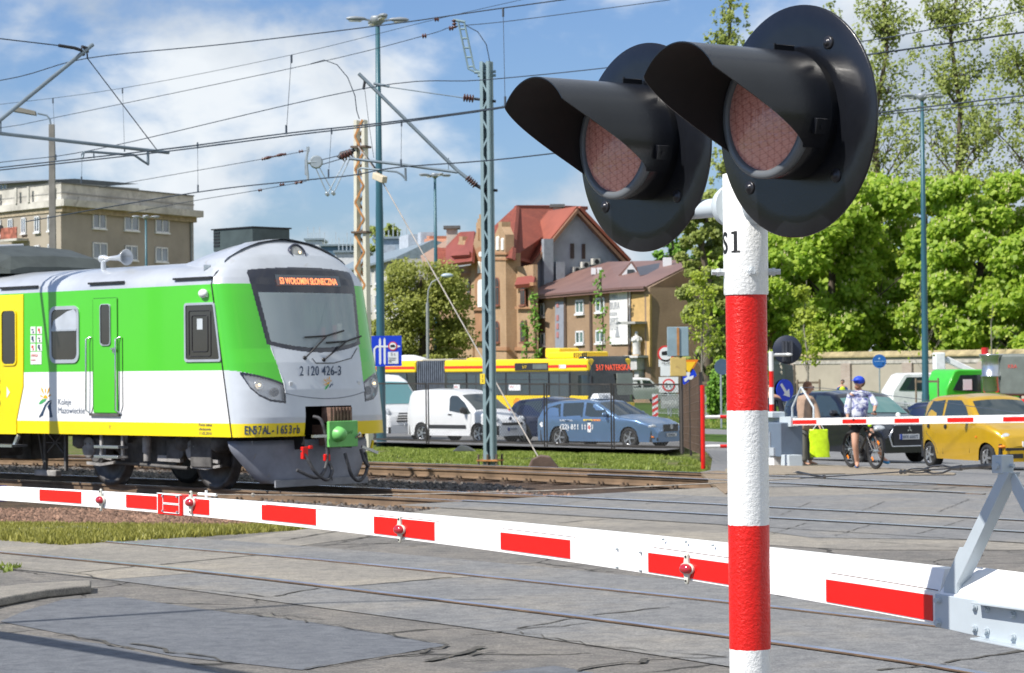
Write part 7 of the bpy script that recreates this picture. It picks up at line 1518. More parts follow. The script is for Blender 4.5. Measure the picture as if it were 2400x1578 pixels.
 # --- red brick school with turrets and tiled roofs
bk1 = brickmat('ochre_brick',(.47,.30,.165),(.40,.245,.125),(.40,.31,.22),3.0); tile = brickmat('red_roof_tile',(.40,.10,.055),(.30,.065,.04),(.13,.035,.025),3.2,.35,.45,.05,1.2); bkd = M('brick_trim',(.36,.19,.10),.85,var=.15,scale=.5); roofr = M('red_metal_roof',(.24,.06,.042),.6,var=.12,scale=.4)
sc_o = at(1180,900,200); sc_o.z = -.8; sch = thing('brick_school','ochre brick school with stepped gables, turrets and red tiled roofs','building',sc_o)
f = Facade(sch,1250,187,985,226); fe_ = f.e if f.e.x > 0 else -f.e; GZ = 0.
def blk(x0_,x1_,ytop_,off,depth,mat,name='wall',ybot=None,fc=f):
 a,c = fc.p(x0_,ytop_,off),fc.p(x1_,ytop_,off); z1 = a.z; z0 = 0 if ybot is None else fc.p(x0_,ybot,off).z; A_,C_ = V((a.x,a.y,z0)),V((c.x,c.y,z0))
 b = MB(); b.prism([A_,C_,C_ + Z_ * (z1 - z0),A_ + Z_ * (z1 - z0)],fc.n * -depth); return b.build(name,mat,sch)
blk(985,1250,664,0,.35,bk1)
blk(1150,1185,600,.85,1.2,bk1); blk(1056,1106,630,.2,.8,bk1)
gp_ = [(1104,800),(1104,600),(1112,560),(1116,545),(1116,522),(1119,522),(1119,513),(1123,513),(1123,503),(1131,502),(1131,512),(1134,512),(1134,530),(1138,555),(1148,600),(1152,660),(1152,800)]
f.poly([(x,y) for x,y in gp_],'gable',bk1,.5,.5)
f2_ = Facade(sch,1250,187,985,226); f2_.a = f2_.a + f2_.n * 1.02
def blind(pts,off,nm='blind_arch',m_=wfr):
 P_ = [onpl(x,y,f.a + f.n * (.5 + off),f.n) - f.o for x,y in pts]; b = MB(); b.prism(P_,f.n * -.08); return b.build(nm,m_,sch)
def archp(x0_,x1_,y0_,y1_):
 R = (x1_ - x0_) / 2; return [(x0_,y1_),(x1_,y1_)] + [(x0_ + R + R * math.cos(q),y0_ + R - R * math.sin(q)) for q in [k * math.pi / 8 for k in range(9)]]
blind(archp(1113,1143,578,800),.03,'arch_recess',bkd); bw2 = M('blind_white',(.80,.80,.76),.7)
blind(archp(1119,1136,655,720),.12,'blind_window',bw2); blind(archp(1119,1124,613,640),.12,'blind_window',bw2); blind(archp(1127,1132,613,640),.12,'blind_window',bw2); blind([(1125.5 + 4 * math.cos(q),596 + 6 * math.sin(q)) for q in [k * math.pi / 8 for k in range(16)]],.12,'round_window',bw2); blind(archp(1119.5,1121.5,535,563),.08,'slit',bkd)
blind([(1104,722),(1153,722),(1153,728),(1104,728)],.25,'string_course',bkd)
for x0_,x1_,y0_,y1_ in ((1160,1172,651,715),(1160,1172,753,802)):
 ff = f; s0 = f.a.copy(); f.a = s0 + f.n * .85; f.win(x0_,y0_,x1_,y1_,arch=True,fr=M('brown_window_frame',(.22,.09,.06),.6)); f.a = s0
for x0_,x1_,y0_,y1_ in ((1221,1233,661,714),(1221,1233,751,802),(1097,1104,658,712),(1020,1030,660,712),(1045,1055,660,712)): s0 = f.a.copy(); f.a = s0 + f.n * .2; f.win(x0_,y0_,x1_,y1_,arch=True,fr=MATS['brown_window_frame']); f.a = s0
for (x0_,x1_,y0_,y1_,off) in ((1150,1187,592,597,1.0),(1150,1187,606,610,.95),(1150,1187,814,822,.95),(1206,1250,814,822,.2),(1206,1250,662,670,.5),(1206,1250,672,677,.3),(1056,1104,640,646,.5),(1206,1250,719,724,.3)):
 s0 = f.a.copy(); f.a = s0 + f.n * off; f.poly([(x0_,y0_),(x1_,y0_ ),(x1_,y1_),(x0_,y1_)],'string_course',bkd,.25); f.a = s0
for tx,ty_,sc2 in ((1184,592,1.),(1080,612,.8)):
 s0 = f.a.copy(); f.a = s0 + f.n * (.9 if tx > 1100 else .3); w_ = 12 * sc2; tx -= 12 if tx > 1100 else 0
 t_ = f.poly([(tx - w_,ty_),(tx - w_,ty_ - 42 * sc2),(tx - 4,ty_ - 60 * sc2),(tx - 4,ty_ - 72 * sc2),(tx + 4,ty_ - 72 * sc2),(tx + 4,ty_ - 60 * sc2),(tx + w_,ty_ - 42 * sc2),(tx + w_,ty_)],'turret',bk1,.7); f.a = f.a + f.n * .09; f.poly(archp(tx - 10 * sc2,tx - 4 * sc2,ty_ - 38 * sc2,ty_ - 6 * sc2),'blind_window',bw2,.08,par=t_); f.poly(archp(tx + 2 * sc2,tx + 7 * sc2,ty_ - 34 * sc2,ty_ - 6 * sc2),'blind_window',bw2,.08,par=t_); f.a = s0
n_ = f.n;
def roofpoly(pts,name,mat,th=.3,fan=True):
 P_ = [at(x,y,D) - sc_o for x,y,D in pts]; b = MB(); c = sum(P_,V((0,0,0))) / len(P_); nn = (P_[1] - P_[0]).cross(P_[2] - P_[0]).normalized(); nn = nn if nn.z > 0 else -nn
 k = len(P_); b.add(P_ + [q - nn * th for q in P_],[tuple(range(k)),tuple(range(2 * k - 1,k - 1,-1))] + [(i,(i + 1) % k,k + (i + 1) % k,k + i) for i in range(k)]); return b.build(name,mat,sch)
roofpoly([(1211,481,205),(1378,484,212),(1300,630,206),(1200,606,190)],'roof',tile)
roofpoly([(1211,481,205),(1200,606,188),(1150,600,200),(1148,560,205),(1160,528,207)],'roof',tile)
roofpoly([(1378,484,212),(1211,481,205),(1300,481,225)],'roof',tile)
roofpoly([(1150,536,206),(1181,528,205),(1190,575,200),(1150,590,201)],'roof',tile)
roofpoly([(1044,620,205),(1106,612,200),(1112,542,206),(1078,544,213),(1045,578,213)],'roof',roofr); roofpoly([(1022,580,215),(1058,582,214),(1072,640,208),(1030,640,209)],'roof',tile); roofpoly([(985,600,220),(1050,560,222),(1078,544,221),(1050,620,214),(1000,640,214)],'roof',M('brown_side_roof',(.30,.20,.15),.8))
roofpoly([(1206,668,186.6),(1250,664,185.6),(1254,645,187),(1212,650,188)],'roof',roofr); roofpoly([(1160,548,203),(1200,545,198),(1194,534,199),(1165,536,205)],'roof',roofr); roofpoly([(1056,600,205),(1100,597,201),(1100,588,202),(1060,590,206)],'roof',roofr)
s0 = f.a.copy(); f.a = s0 - f.n * 4; f.poly([(991,700),(991,590),(995,560),(1000,560),(1000,553),(1006,553),(1006,560),(1010,562),(1016,590),(1022,620),(1022,700)],'gable',M('salmon_brick',(.52,.24,.15),.85,var=.12),2.); f.poly([(1042,600),(1050,590),(1060,606),(1060,625),(1042,625)],'dormer',wfr,2.); f.a = s0
for x0_,y0_,x1_,y1_,D in ((1047,537,1072,574,214),(1296,487,1316,504,206)):
 a,c = at(x0_,y1_,D) - sc_o,at(x1_,y0_,D) - sc_o; b = MB(); b.box(((a.x + c.x) / 2,(a.y + c.y) / 2,(a.z + c.z) / 2 - .4),(c.x - a.x,1.4,c.z - a.z + .8)); ch2 = b.build('chimney',M('chimney_render',(.55,.48,.42),.85,var=.15),sch); b = MB(); b.box(((a.x + c.x) / 2,(a.y + c.y) / 2,c.z + .12),(c.x - a.x + .5,1.9,.25)); b.build('chimney_cap',M('parapet_dark',(.12,.12,.12),.8),ch2)
 # --- grey gabled house
gw_ = wallmat('blue_grey_render',(.36,.38,.42),(.28,.29,.33),.5)
go_ = at(1350,900,200); go_.z = -.8; gh_ = thing('gabled_house','grey rendered gable house with red tiled roof behind the brown building','building',go_)
f = Facade(gh_,1244,197,1462,200)
gab = [(1250,860),(1246,622),(1354,494),(1462,610),(1462,860)]
f.poly(gab,'wall',gw_,.6);
for (pts,nm) in (([(1238,632),(1354,490),(1356,497),(1246,634)],0),([(1354,490),(1470,614),(1464,618),(1354,498)],1)): f.poly(pts,'gable_edge',M('brown_verge',(.24,.13,.08),.7),.8,.6)
apx = f.p(1354,489); el = f.p(1237,632); er = f.p(1472,614); bk_ = -f.n
for q in (el,er):
 b = MB(); A0,A1 = apx + f.n * .3,q + f.n * .3; dn_ = (A1 - A0).cross(f.n).normalized(); dn_ = dn_ if dn_.z > 0 else -dn_; b.prism([A0,A1,A1 - f.n * 6,A0 - f.n * 6],dn_ * .25); b.build('roof',M('orange_roof_sheet',(.30,.085,.05),.6,var=.12,scale=.4),gh_)
roofq = [f.p(1180,0)]
for x0_,y0_,x1_,y1_ in ((1336,571,1345,606),(1363,572,1371,607)): f.win(x0_,y0_,x1_,y1_,fr=M('dark_brown_frame',(.10,.06,.05),.6),gl=wdk,sill=False,fw=.06)
for x0_,y0_,x1_,y1_ in ((1275,560,1297,680),(1304,614,1324,670)): f.poly([(x0_,y0_),(x1_,y0_),(x1_,y1_),(x0_,y1_)],'duct_shaft',M('shaft_grey',(.32,.36,.40),.6,.1),.5,.9)
for x0_,y0_ in ((1335,626),(1356,614),(1381,606)):
 b = MB(); c = f.p(x0_ + 9,y0_ + 8) + f.n * .5; b.box(c,(.62,.5,.5),(f.e,f.n,Z_)); ac_ = b.build('air_conditioner',M('ac_pale',(.55,.54,.50),.6),gh_); b = MB(); b.lathe(c + f.n * .25,f.n,[(0,.2),(.03,.2),(.03,.14),(.01,.001)],14); b.build('fan_grille',dark,ac_)
 # --- low brown brick building with banner and statue
bb = brickmat('brown_brick',(.36,.24,.145),(.31,.20,.12),(.30,.22,.15),3.2); bbo = at(1400,900,180); bbo.z = -.8; lb_ = thing('brown_building','low brown brick building with white banner and a statue on its corner','building',bbo)
f = Facade(lb_,1247,190,1478,171.5); f3 = Facade(lb_,1478,171.5,1523,170.); f4 = Facade(lb_,1523,170,1720,186)
eL,eR,eC,eD = f.p(1247,696),f.p(1478,676),f3.p(1523,672),f4.p(1720,600); ze = (eL.z + eR.z) / 2
gr = lambda q,z=0.: V((q.x,q.y,z)); rk = [gr(eL),gr(eR),gr(eC),gr(eD),gr(eL) - f.n * 16 ]
b = MB(); b.prism([gr(eL),gr(eR),gr(eC),gr(eC) - f.n * 12,gr(eL) - f.n * 12],(0,0,ze)); b.build('wall',bb,lb_)
ridge0,ridge1 = at(1420,612,196) - bbo,at(1625,604,186) - bbo
b = MB(); s4 = [gr(eC),gr(f4.p(1720,800)),V((f4.p(1720,800).x,f4.p(1720,800).y,f4.p(1720,600).z)),f4.p(1640,612),gr(eC,ze)]; b.prism(s4,f4.n * -.4 ); b.build('wall',M('brick_with_shade',(.27,.19,.13),.9,var=.12,scale=.6,bump=.3),lb_)  # side wall brick, its shade put into a darker colour
mrf = M('maroon_sheet_roof',(.21,.12,.10),.5,.1,var=.14,scale=.3);
oL,oR,oC = f.p(1243,698),f.p(1478,676),f3.p(1526,670); zo = ze + .0
A_,B_,C_,R0,R1 = gr(oL,ze) + f.n * .6,gr(oR,ze) + f.n * .6,gr(oC,ze) + f.n * .5,at(1425,614,192) - bbo,f4.p(1640,608)
b = MB(); P_ = [A_,B_,C_,R1,R0];
def solid(P_,th):
 k = len(P_); b = MB(); b.add(P_ + [q - Z_ * th for q in P_],[tuple(range(k)),tuple(range(2 * k - 1,k - 1,-1))] + [(i,(i + 1) % k,k + (i + 1) % k,k + i) for i in range(k)]); return b
b = MB(); pp_ = [A_,B_,C_,R1,R0,at(1310,648,200) - bbo]; b.add(pp_,[(0,1,5),(5,1,4),(4,1,3),(1,2,3)]); q_ = [p - Z_ * .25 for p in pp_]; b.add(q_ + [q for q in pp_],[(0,1,7,6),(1,2,8,7),(2,3,9,8)]); b.build('roof',mrf,lb_)
b = MB(); b.bar(A_,B_,.18,.16); b.bar(B_,C_,.18,.16); b.build('gutter',M('gutter_brown',(.16,.09,.08),.6),lb_)
for (x0_,y0_,x1_,y1_) in ((1260,712,1277,742),(1351,704,1370,735),(1398,699,1419,731),(1260,781,1278,810),(1351,776,1370,806),(1398,774,1419,804)): f.win(x0_,y0_,x1_,y1_,fw=.12,bars=1,gl=M('teal_window_glass',(.12,.20,.19),.1,var=.4,scale=1,coat=.5))
for x in (1247,1327,1387,1477): a = f.p(x,700); b = MB(); b.bar(gr(a) + f.n * .12,gr(a,ze) + f.n * .12,.16,.16); b.build('rain_pipe',M('pipe_brown',(.14,.10,.08),.7),lb_)
vp = f.poly([(1301,708),(1321,707),(1321,832),(1301,833)],'vertical_sign',M('sign_steel_grey',(.26,.28,.33),.6),.1,.12)
for k,y in enumerate((716,745,765,785)): b = MB(); b.box(f.p(1311,y) + f.n * .14,(.42,.05,.42 if k else .3),(f.e,f.n,Z_)); b.build('sign_mark',M('sign_mark_red',(.42,.18,.17),.6),vp)
bn = f.poly([(1429,684),(1475,681),(1475,807),(1429,808)],'banner',M('banner_white',(.70,.70,.69),.7),.08,.14)
fx = f.e if f.e.x > 0 else -f.e
bt_ = M('banner_print',(.33,.35,.38),.7)
for y,tx_,h in ((700,'DO WYNAJECIA',.28),(726,'BIURA',.55),(741,'POWIERZCHNIA',.26),(760,'OFFICES',.45),(774,'TO LET',.45)):
 p = f.p(1433,y) + f.n * .16; text(tx_,h,p,fx,f.n,bt_,bn,sx={12: .55,5: .9,7: .75,6: .85}[len(tx_)])
b = MB(); c = f.p(1452,790) + f.n * .15; b.prism([c + fx * -.4,c + fx * .4,c + Z_ * .7],f.n * .03); b.build('banner_mark',bt_,bn)
f3.poly([(1480,690),(1523,690),(1523,860),(1480,860)],'corner_bay',M('ochre_render',(.50,.33,.13),.85,var=.1),.2,.12)
b = MB(); c = f3.p(1498,757); b.box(c + f3.n * .5,(1.9,1.5,.16),(f3.e,f3.n,Z_)); b.build('canopy',M('stone_grey',(.34,.34,.33),.8),lb_)
b = MB(); c = f3.p(1505,836); b.box(c + f3.n * .5,(1.5,1.2,.16),(f3.e,f3.n,Z_)); b.box(c + f3.n * .45 - Z_ * .5,(.75,.8,.8),(f3.e,f3.n,Z_)); b.box(c + f3.n * .3 - Z_ * 1.1,(.45,.5,.6),(f3.e,f3.n,Z_)); b.build('corbel',M('stone_pale',(.50,.50,.50),.8,var=.2),lb_)
c = f3.p(1505,834) + f3.n * .5 + bbo + Z_ * .08; st_ = thing('statue','small pale robed statue on the corner shelf of the brown building','statue',c)
b = MB(); b.lathe((0,0,0),Z_,[(0,.28),(.1,.30),(.3,.27),(.8,.30),(1.1,.32),(1.25,.24),(1.32,.09),(1.36,.10),(1.45,.13),(1.58,.10),(1.62,.001)],14); b.tube([V((-.28,-.05,1.15)),V((-.32,-.2,.95)),V((-.08,-.32,1.0))],.08,6); b.tube([V((.28,-.05,1.15)),V((.32,-.2,.95)),V((.08,-.32,1.0))],.08,6); b.build('figure',M('statue_stone',(.60,.60,.58),.8,var=.15,scale=4),st_)
for x,y in ((1264,465),(1276,463)): pass
for px,py in ((1391,636),(1405,635)): b = MB(); c = at(px,py,188) - bbo; b.box(c,(.35,.5,.5)); b.build('roof_vent',wfr,lb_)
c = at(1478,640,180) - bbo; b = MB(); b.prism([c + V((-1.2,0,-.5)),c + V((1.0,0,-.5)),c + V((.1,0,.9))],(0,2.5,0)); dm2 = b.build('dormer',mrf,lb_); b = MB(); b.prism([c + V((-.9,-.03,-.45)),c + V((.8,-.03,-.45)),c + V((.05,-.03,.7))],(0,.02,0)); b.build('dormer_front',wfr,dm2); b = MB(); b.box(c + V((0,-.06,-.05)),(.5,.05,.6)); b.build('window',wdk,dm2)
c = at(1564,622,180) - bbo; b = MB(); b.box(c,(.6,.6,1.1)); b.build('chimney',wfr,lb_)
b = MB(); a_,b__,c__ = at(1490,628,181),at(1580,612,184),at(1592,632,178); b.add([a_ - bbo + Z_ * .05,at(1500,648,176.5) - bbo + Z_ * .05,c__ - bbo + Z_ * .05,b__ - bbo + Z_ * .05],[(0,1,2,3)]); b.build('solar_panel',M('dark_solar',(.05,.05,.06),.4),lb_)
# ---------------------------------------------------------------- long cemetery wall on the right
cwm = wallmat('old_wall_render',(.40,.36,.29),(.30,.25,.19),.35); cwb = brickmat('wall_pier_brick',(.36,.27,.22),(.42,.34,.29),(.42,.40,.36),5.)
w0,w1 = gh(1700,158),gh(2640,128); cw = thing('boundary_wall','long weathered rendered wall with piers and tiled coping before the trees','wall',w0); d_ = (w1 - w0); L_ = d_.length; d_ = d_.normalized(); nw = V((d_.y,-d_.x,0)); WH = 2.95
b = MB(); b.box(d_ * L_ / 2 + Z_ * WH / 2,(L_,.35,WH),(d_,nw,Z_)); b.build('wall_panel',cwm,cw)
b = MB(); b.prism([nw * .32 + Z_ * WH,nw * .32 + Z_ * (WH + .08),Z_ * (WH + .35),nw * -.32 + Z_ * (WH + .08),nw * -.32 + Z_ * WH],d_ * L_); b.build('coping',M('mossy_coping',(.34,.28,.15),.9,var=.35,scale=1.5,dirt=((.5,.48,.42),2,.6)),cw)
b = MB(); b.box(d_ * L_ / 2 + Z_ * (WH - .28) + nw * .19,(L_,.06,.18),(d_,nw,Z_)); b.box(d_ * L_ / 2 + Z_ * .3 + nw * .2,(L_,.08,.6),(d_,nw,Z_)); b.build('wall_band',M('band_grey',(.42,.40,.36),.9,var=.25),cw)
for x in (1740,1860,1992,2136,2312,2480):
 t_ = (onpl(x,900,w0,nw) - w0).dot(d_); b = MB(); b.box(d_ * t_ + Z_ * (WH - .35) / 2 + nw * .24,(.85,.18,WH - .35),(d_,nw,Z_)); b.build('pier',cwb,cw)
 # ================================================================== TREES
def leafmesh(name,clumps,n,size,mat,parent,droop=0.,seed=1,core=.35):
 """many small bent leaf faces spread over ellipsoid clumps: (centre, radii, weight)"""
 r = np.random.default_rng(seed); w_ = np.array([c[2] for c in clumps]); w_ = w_ / w_.sum(); ci = r.choice(len(clumps),n,p=w_)
 C = np.array([tuple(clumps[i][0]) for i in range(len(clumps))])[ci]; Rr = np.array([tuple(clumps[i][1]) for i in range(len(clumps))])[ci]
 d = r.normal(size=(n,3)); d /= np.linalg.norm(d,axis=1)[:,None]; rad = (core + (1 - core) * r.random(n) ** .6); rad *= 1 + .22 * np.sin(d[:,0] * 9 + ci) * np.cos(d[:,2] * 8 + ci * 2)
 P = C + d * Rr * rad[:,None]
 nn = r.normal(size=(n,3)) * .42 + d * .35 + np.array([-.45,-.35,.45]); a = np.cross(nn,r.normal(size=(n,3))); a /= np.linalg.norm(a,axis=1)[:,None]
 b_ = np.cross(a,nn); b_ /= np.linalg.norm(b_,axis=1)[:,None]; s = size * (.6 + .8 * r.random(n))[:,None]
 v = np.stack([P - a * s * .5,P + b_ * s * .42,P + a * s * .6,P - b_ * s * .42],1).reshape(-1,3)
 me = bpy.data.meshes.new(name); me.vertices.add(len(v)); me.vertices.foreach_set('co',v.ravel()); me.loops.add(4 * n); me.loops.foreach_set('vertex_index',np.arange(4 * n)); me.polygons.add(n); me.polygons.foreach_set('loop_start',np.arange(0,4 * n,4)); me.polygons.foreach_set('loop_total',np.full(n,4)); me.update(calc_edges=True); me.materials.append(mat)
 o = bpy.data.objects.new(name,me); COL.objects.link(o); o.parent = parent; return o
bark = M('tree_bark',(.12,.095,.07),.9,var=.3,scale=3,bump=.5,bscale=12); barkp = M('pale_bark',(.24,.22,.18),.9,var=.3,scale=2)
def limbs(parent,h,r,mat,nb,spread,seed,z0=.25,up=.7,tips=None,sub=2,trunk_top=.85):
 rd = random.Random(seed); b = MB(); tr = [V((rd.uniform(-.1,.1) * k * h * .06,rd.uniform(-.1,.1) * k * h * .06,h * trunk_top * k / 6)) for k in range(7)]; b.tube(tr,[r * (1 - .13 * k) for k in range(7)],8); b.build('trunk',mat,parent)
 b = MB(); out = []
 for i in range(nb):
  t = z0 + (trunk_top - z0) * (i + .5) / nb; k = t / trunk_top * 6; a0 = tr[min(6,int(k))]; a = rd.uniform(0,6.28); l = spread * (1.15 - t) * rd.uniform(.7,1.2); d = V((math.cos(a),math.sin(a),up * rd.uniform(.6,1.4))).normalized()
  p1 = a0 + d * l * .5 + Z_ * l * .08; p2 = p1 + (d + V((rd.uniform(-.3,.3),rd.uniform(-.3,.3),.25))).normalized() * l * .5; b.tube([a0,p1,p2],[r * .38 * (1.2 - t),r * .2 * (1.2 - t),r * .05],5); out.append(p2); out.append(p1)
  for j in range(sub):
   q = p1.lerp(p2,rd.uniform(0,1)) + V((rd.uniform(-1,1),rd.uniform(-1,1),rd.uniform(.1,1))) * l * .32; b.tube([p1.lerp(p2,.3),q],[r * .1,r * .02],4); out.append(q)
 b.build('branches',mat,parent); return out
cg1 = leafmat('chestnut_leaf',(.22,.38,.02),(.50,.64,.08),.55); cg2 = leafmat('yellow_green_leaf',(.22,.30,.015),(.46,.54,.06),.45); pg = leafmat('poplar_leaf',(.18,.23,.04),(.36,.42,.10),.4); mgr = leafmat('maple_leaf',(.20,.23,.04),(.42,.45,.09),.5); bg_l = leafmat('bush_leaf',(.08,.20,.012),(.22,.42,.04),.4)
flow = leafmat('chestnut_flower',(.55,.50,.28),(.75,.70,.42),.3)
def bigtree(name,label,px,D,ytop_,hw_px,n,size,lm,seed,group=None,flowers=0,ybase=None,ysq=1.,skew=0.,lowcut=.12,cs=1.):
 o = gh(px,D); t = thing(name,label,'tree',o,0,group); H = at(px,ytop_,D).z - o.z; R = hw_px * D / F; rd = random.Random(seed); tips = limbs(t,H,.28 + H * .012,bark,14,R * 1.1,seed,.15)
 cl = []
 for k in range(95):
  z = H * rd.uniform(lowcut,.95); zr = (z / H - .5); rr = R * math.sqrt(max(.05,1 - (zr / .56) ** 2)) * rd.uniform(.35,.92); a = rd.uniform(0,6.28); q = R * rd.uniform(.14,.27) * cs; cl.append((V((math.cos(a) * rr + skew * zr * R,math.sin(a) * rr * ysq,z)),(q,q,q * .75),q * q))
 leafmesh('crown',cl,n,size,lm,t,.25,seed,.15)
 if flowers:
  b = MB();
  for k in range(flowers):
   c = rd.choice(cl); a = rd.uniform(0,6.28); e = rd.uniform(0,1.2); p = c[0] + V((math.cos(a) * math.cos(e) * c[1][0],-abs(math.sin(a) * math.cos(e)) * c[1][1],math.sin(e) * c[1][2])) * 1.02
   h_ = rd.uniform(.16,.26); b.add([p + V((math.cos(i * 1.57) * .055,math.sin(i * 1.57) * .055,0)) for i in range(4)] + [p + Z_ * h_],[(0,1,4),(1,2,4),(2,3,4),(3,0,4)])
  fo = b.build('blossoms',flow,t); fo['kind'] = 'stuff'
 return t
G1 = 'dense green trees behind the wall'
bigtree('chestnut_tree','large bright green chestnut with pale blossoms right of the signal post',1960,172,395,235,76000,.34,cg1,3,G1,900)
bigtree('chestnut_tree','yellow green chestnut to the right of the teal lamp post',2290,164,405,185,62000,.34,cg1,5,G1,500)
bigtree('chestnut_tree','lower green chestnut directly behind the signal post',1745,160,560,130,26000,.32,cg1,9,G1,200)
bigtree('chestnut_tree','yellowish tree crown between the two large chestnuts',2190,176,410,110,20000,.32,cg2,11,G1,60)
bigtree('chestnut_tree','green tree filling the right edge of the picture',2440,158,520,130,20000,.32,cg1,13,G1,100)
for k_,(x_,y_) in enumerate(((1850,560),(2080,520),(2320,540))): bigtree('chestnut_tree',['shaded green tree filling the gap left of the round blue sign','shaded green tree filling the gap left of the teal lamp post','shaded green tree in the gap above the lorries'][k_],x_,190,y_,170,16000,.45,cg1,70 + k_,G1)
bigtree('roadside_tree','dull green roadside tree between brown building and signal post',1655,150,425,75,15000,.27,pg,15,None,0,skew=.2)
bigtree('distant_tree','hazy tree tops behind the apartment house roof',905,300,515,60,7000,.5,pg,17)
bigtree('distant_tree','soft green tree between gable roof and left lamp disc',1590,260,500,70,8000,.45,bg_l,19)
bigtree('maple_tree','olive maple tree in front of the brick school',990,146,595,108,46000,.16,mgr,21,None,0,cs=1.7)
bigtree('small_maple','low olive tree crown partly hidden behind the tall lamp post',885,150,740,35,7000,.16,mgr,23,cs=1.7)
def poplar(px,D,ytop_,hw_px,n,seed,label,x_lean=0):
 o = gh(px,D); t = thing('poplar_tree',label,'tree',o,0,'tall sparse poplars'); H = at(px,ytop_,D).z - o.z; R = hw_px * D / F; tips = limbs(t,H,.42,bark,34,R * 1.5,seed,.3,1.3,sub=5,trunk_top=.97)
 rd = random.Random(seed); cl = [(p + V((0,0,.2)),(R * .13,R * .13,R * .16),1) for p in tips]
 for k in range(420): z = rd.uniform(.22,1.0); a = rd.uniform(0,6.28); q = R * rd.uniform(.05,1.15) * math.sin(min(1,(1.08 - z) * 2.) * 1.5); cl.append((V((math.cos(a) * q,math.sin(a) * q,z * H)),(R * .10,R * .10,R * .15),1))
 leafmesh('crown',cl,n,.24,pg,t,.3,seed,.02); return t
poplar(2075,196,-70,150,11000,31,'tall thin leaved poplar rising directly right of the lamp disc')
poplar(1720,190,-60,85,9000,33,'thin poplar crown visible between the two lamp heads')
poplar(2250,190,-110,165,11000,35,'tall thin leaved poplar behind the teal lamp post top')
poplar(2420,186,-150,190,13000,37,'nearest sparse poplar overhanging the upper right corner')
poplar(1960,200,10,70,7000,39,'slender poplar half hidden behind the large lamp disc')
def young(px,D,ytop_,label,leaves,seed):
 o = gh(px,D); t = thing('young_tree',label,'tree',o,0,'young staked street trees'); H = at(px,ytop_,D).z - o.z; rd = random.Random(seed)
 tp = limbs(t,H,.06,barkp,12,H * .32,seed,.3,1.6,sub=3,trunk_top=.95)
 if leaves: leafmesh('crown',[(p,(.35,.35,.3),1) for p in tp],leaves,.16,cg2,t,.1,seed,.1)
 st = M('stake_wood',(.22,.17,.12),.9,var=.2)
 for x,y in ((-.5,-.3),(.5,-.3),(0,.4)): b = MB(); b.cyl((x,y,0),(x,y,1.9),.045,n=7); b.build('stake',st,t)
 b = MB(); b.bar((-.55,-.3,1.75),(.55,-.3,1.75),.04,.1); b.bar((-.5,-.3,1.75),(0,.4,1.75),.04,.1); b.bar((.5,-.3,1.75),(0,.4,1.75),.04,.1); b.build('crossbar',st,t)
young(1645,118,600,'thin climbing young tree with stakes left of the signal post',900,41); young(1893,112,640,'young tree with fresh leaves and stakes above the tan coat',1600,43); young(2170,112,640,'leafless young tree beside the teal lamp post',120,45); young(2330,118,700,'leafless forked young tree at the right above the trailer',60,47)
for px,D,yt_,hp,lb,sd_ in ((1680,108,868,26,'round bright green bush left of the signal post',51),(1770,150,820,40,'green shrub behind the far signal disc',53)):
 o = gh(px,D); t = thing('bush',lb,'bush',o); H = at(px,yt_,D).z - o.z; R = hp * D / F; rd = random.Random(sd_); leafmesh('foliage',[(V((rd.uniform(-.6,.6) * R,rd.uniform(-.6,.6) * R,H * rd.uniform(.3,.75))),(R * .5,R * .5,H * .3),1) for _ in range(14)],4200,.14,bg_l,t,0,sd_)
for px,py,yt_,n_,lb,sd_ in ((1256,900,700,260,'green climbing plant on the corner between school and brown building',61),(1235,900,750,120,'thin climber on the brick school wall',62),(1412,900,640,170,'thin climber beside the white banner',63)):
 o = at(px,860,176 if px < 1300 else 170); o.z = -.8; t = thing('climbing_plant',lb,'plant',o,0,'thin climbers on the walls'); H = at(px,yt_,o.y).z + .8; rd = random.Random(sd_); leafmesh('foliage',[(V((rd.uniform(-.35,.35),0,H * k / 14)),(.35,.25,.5),1) for k in range(5,15)],n_,.22,bg_l,t,0,sd_); b = MB(); b.tube([V((rd.uniform(-.1,.1),.1,H * k / 6)) for k in range(7)],.05,5); b.build('stem',bark,t)
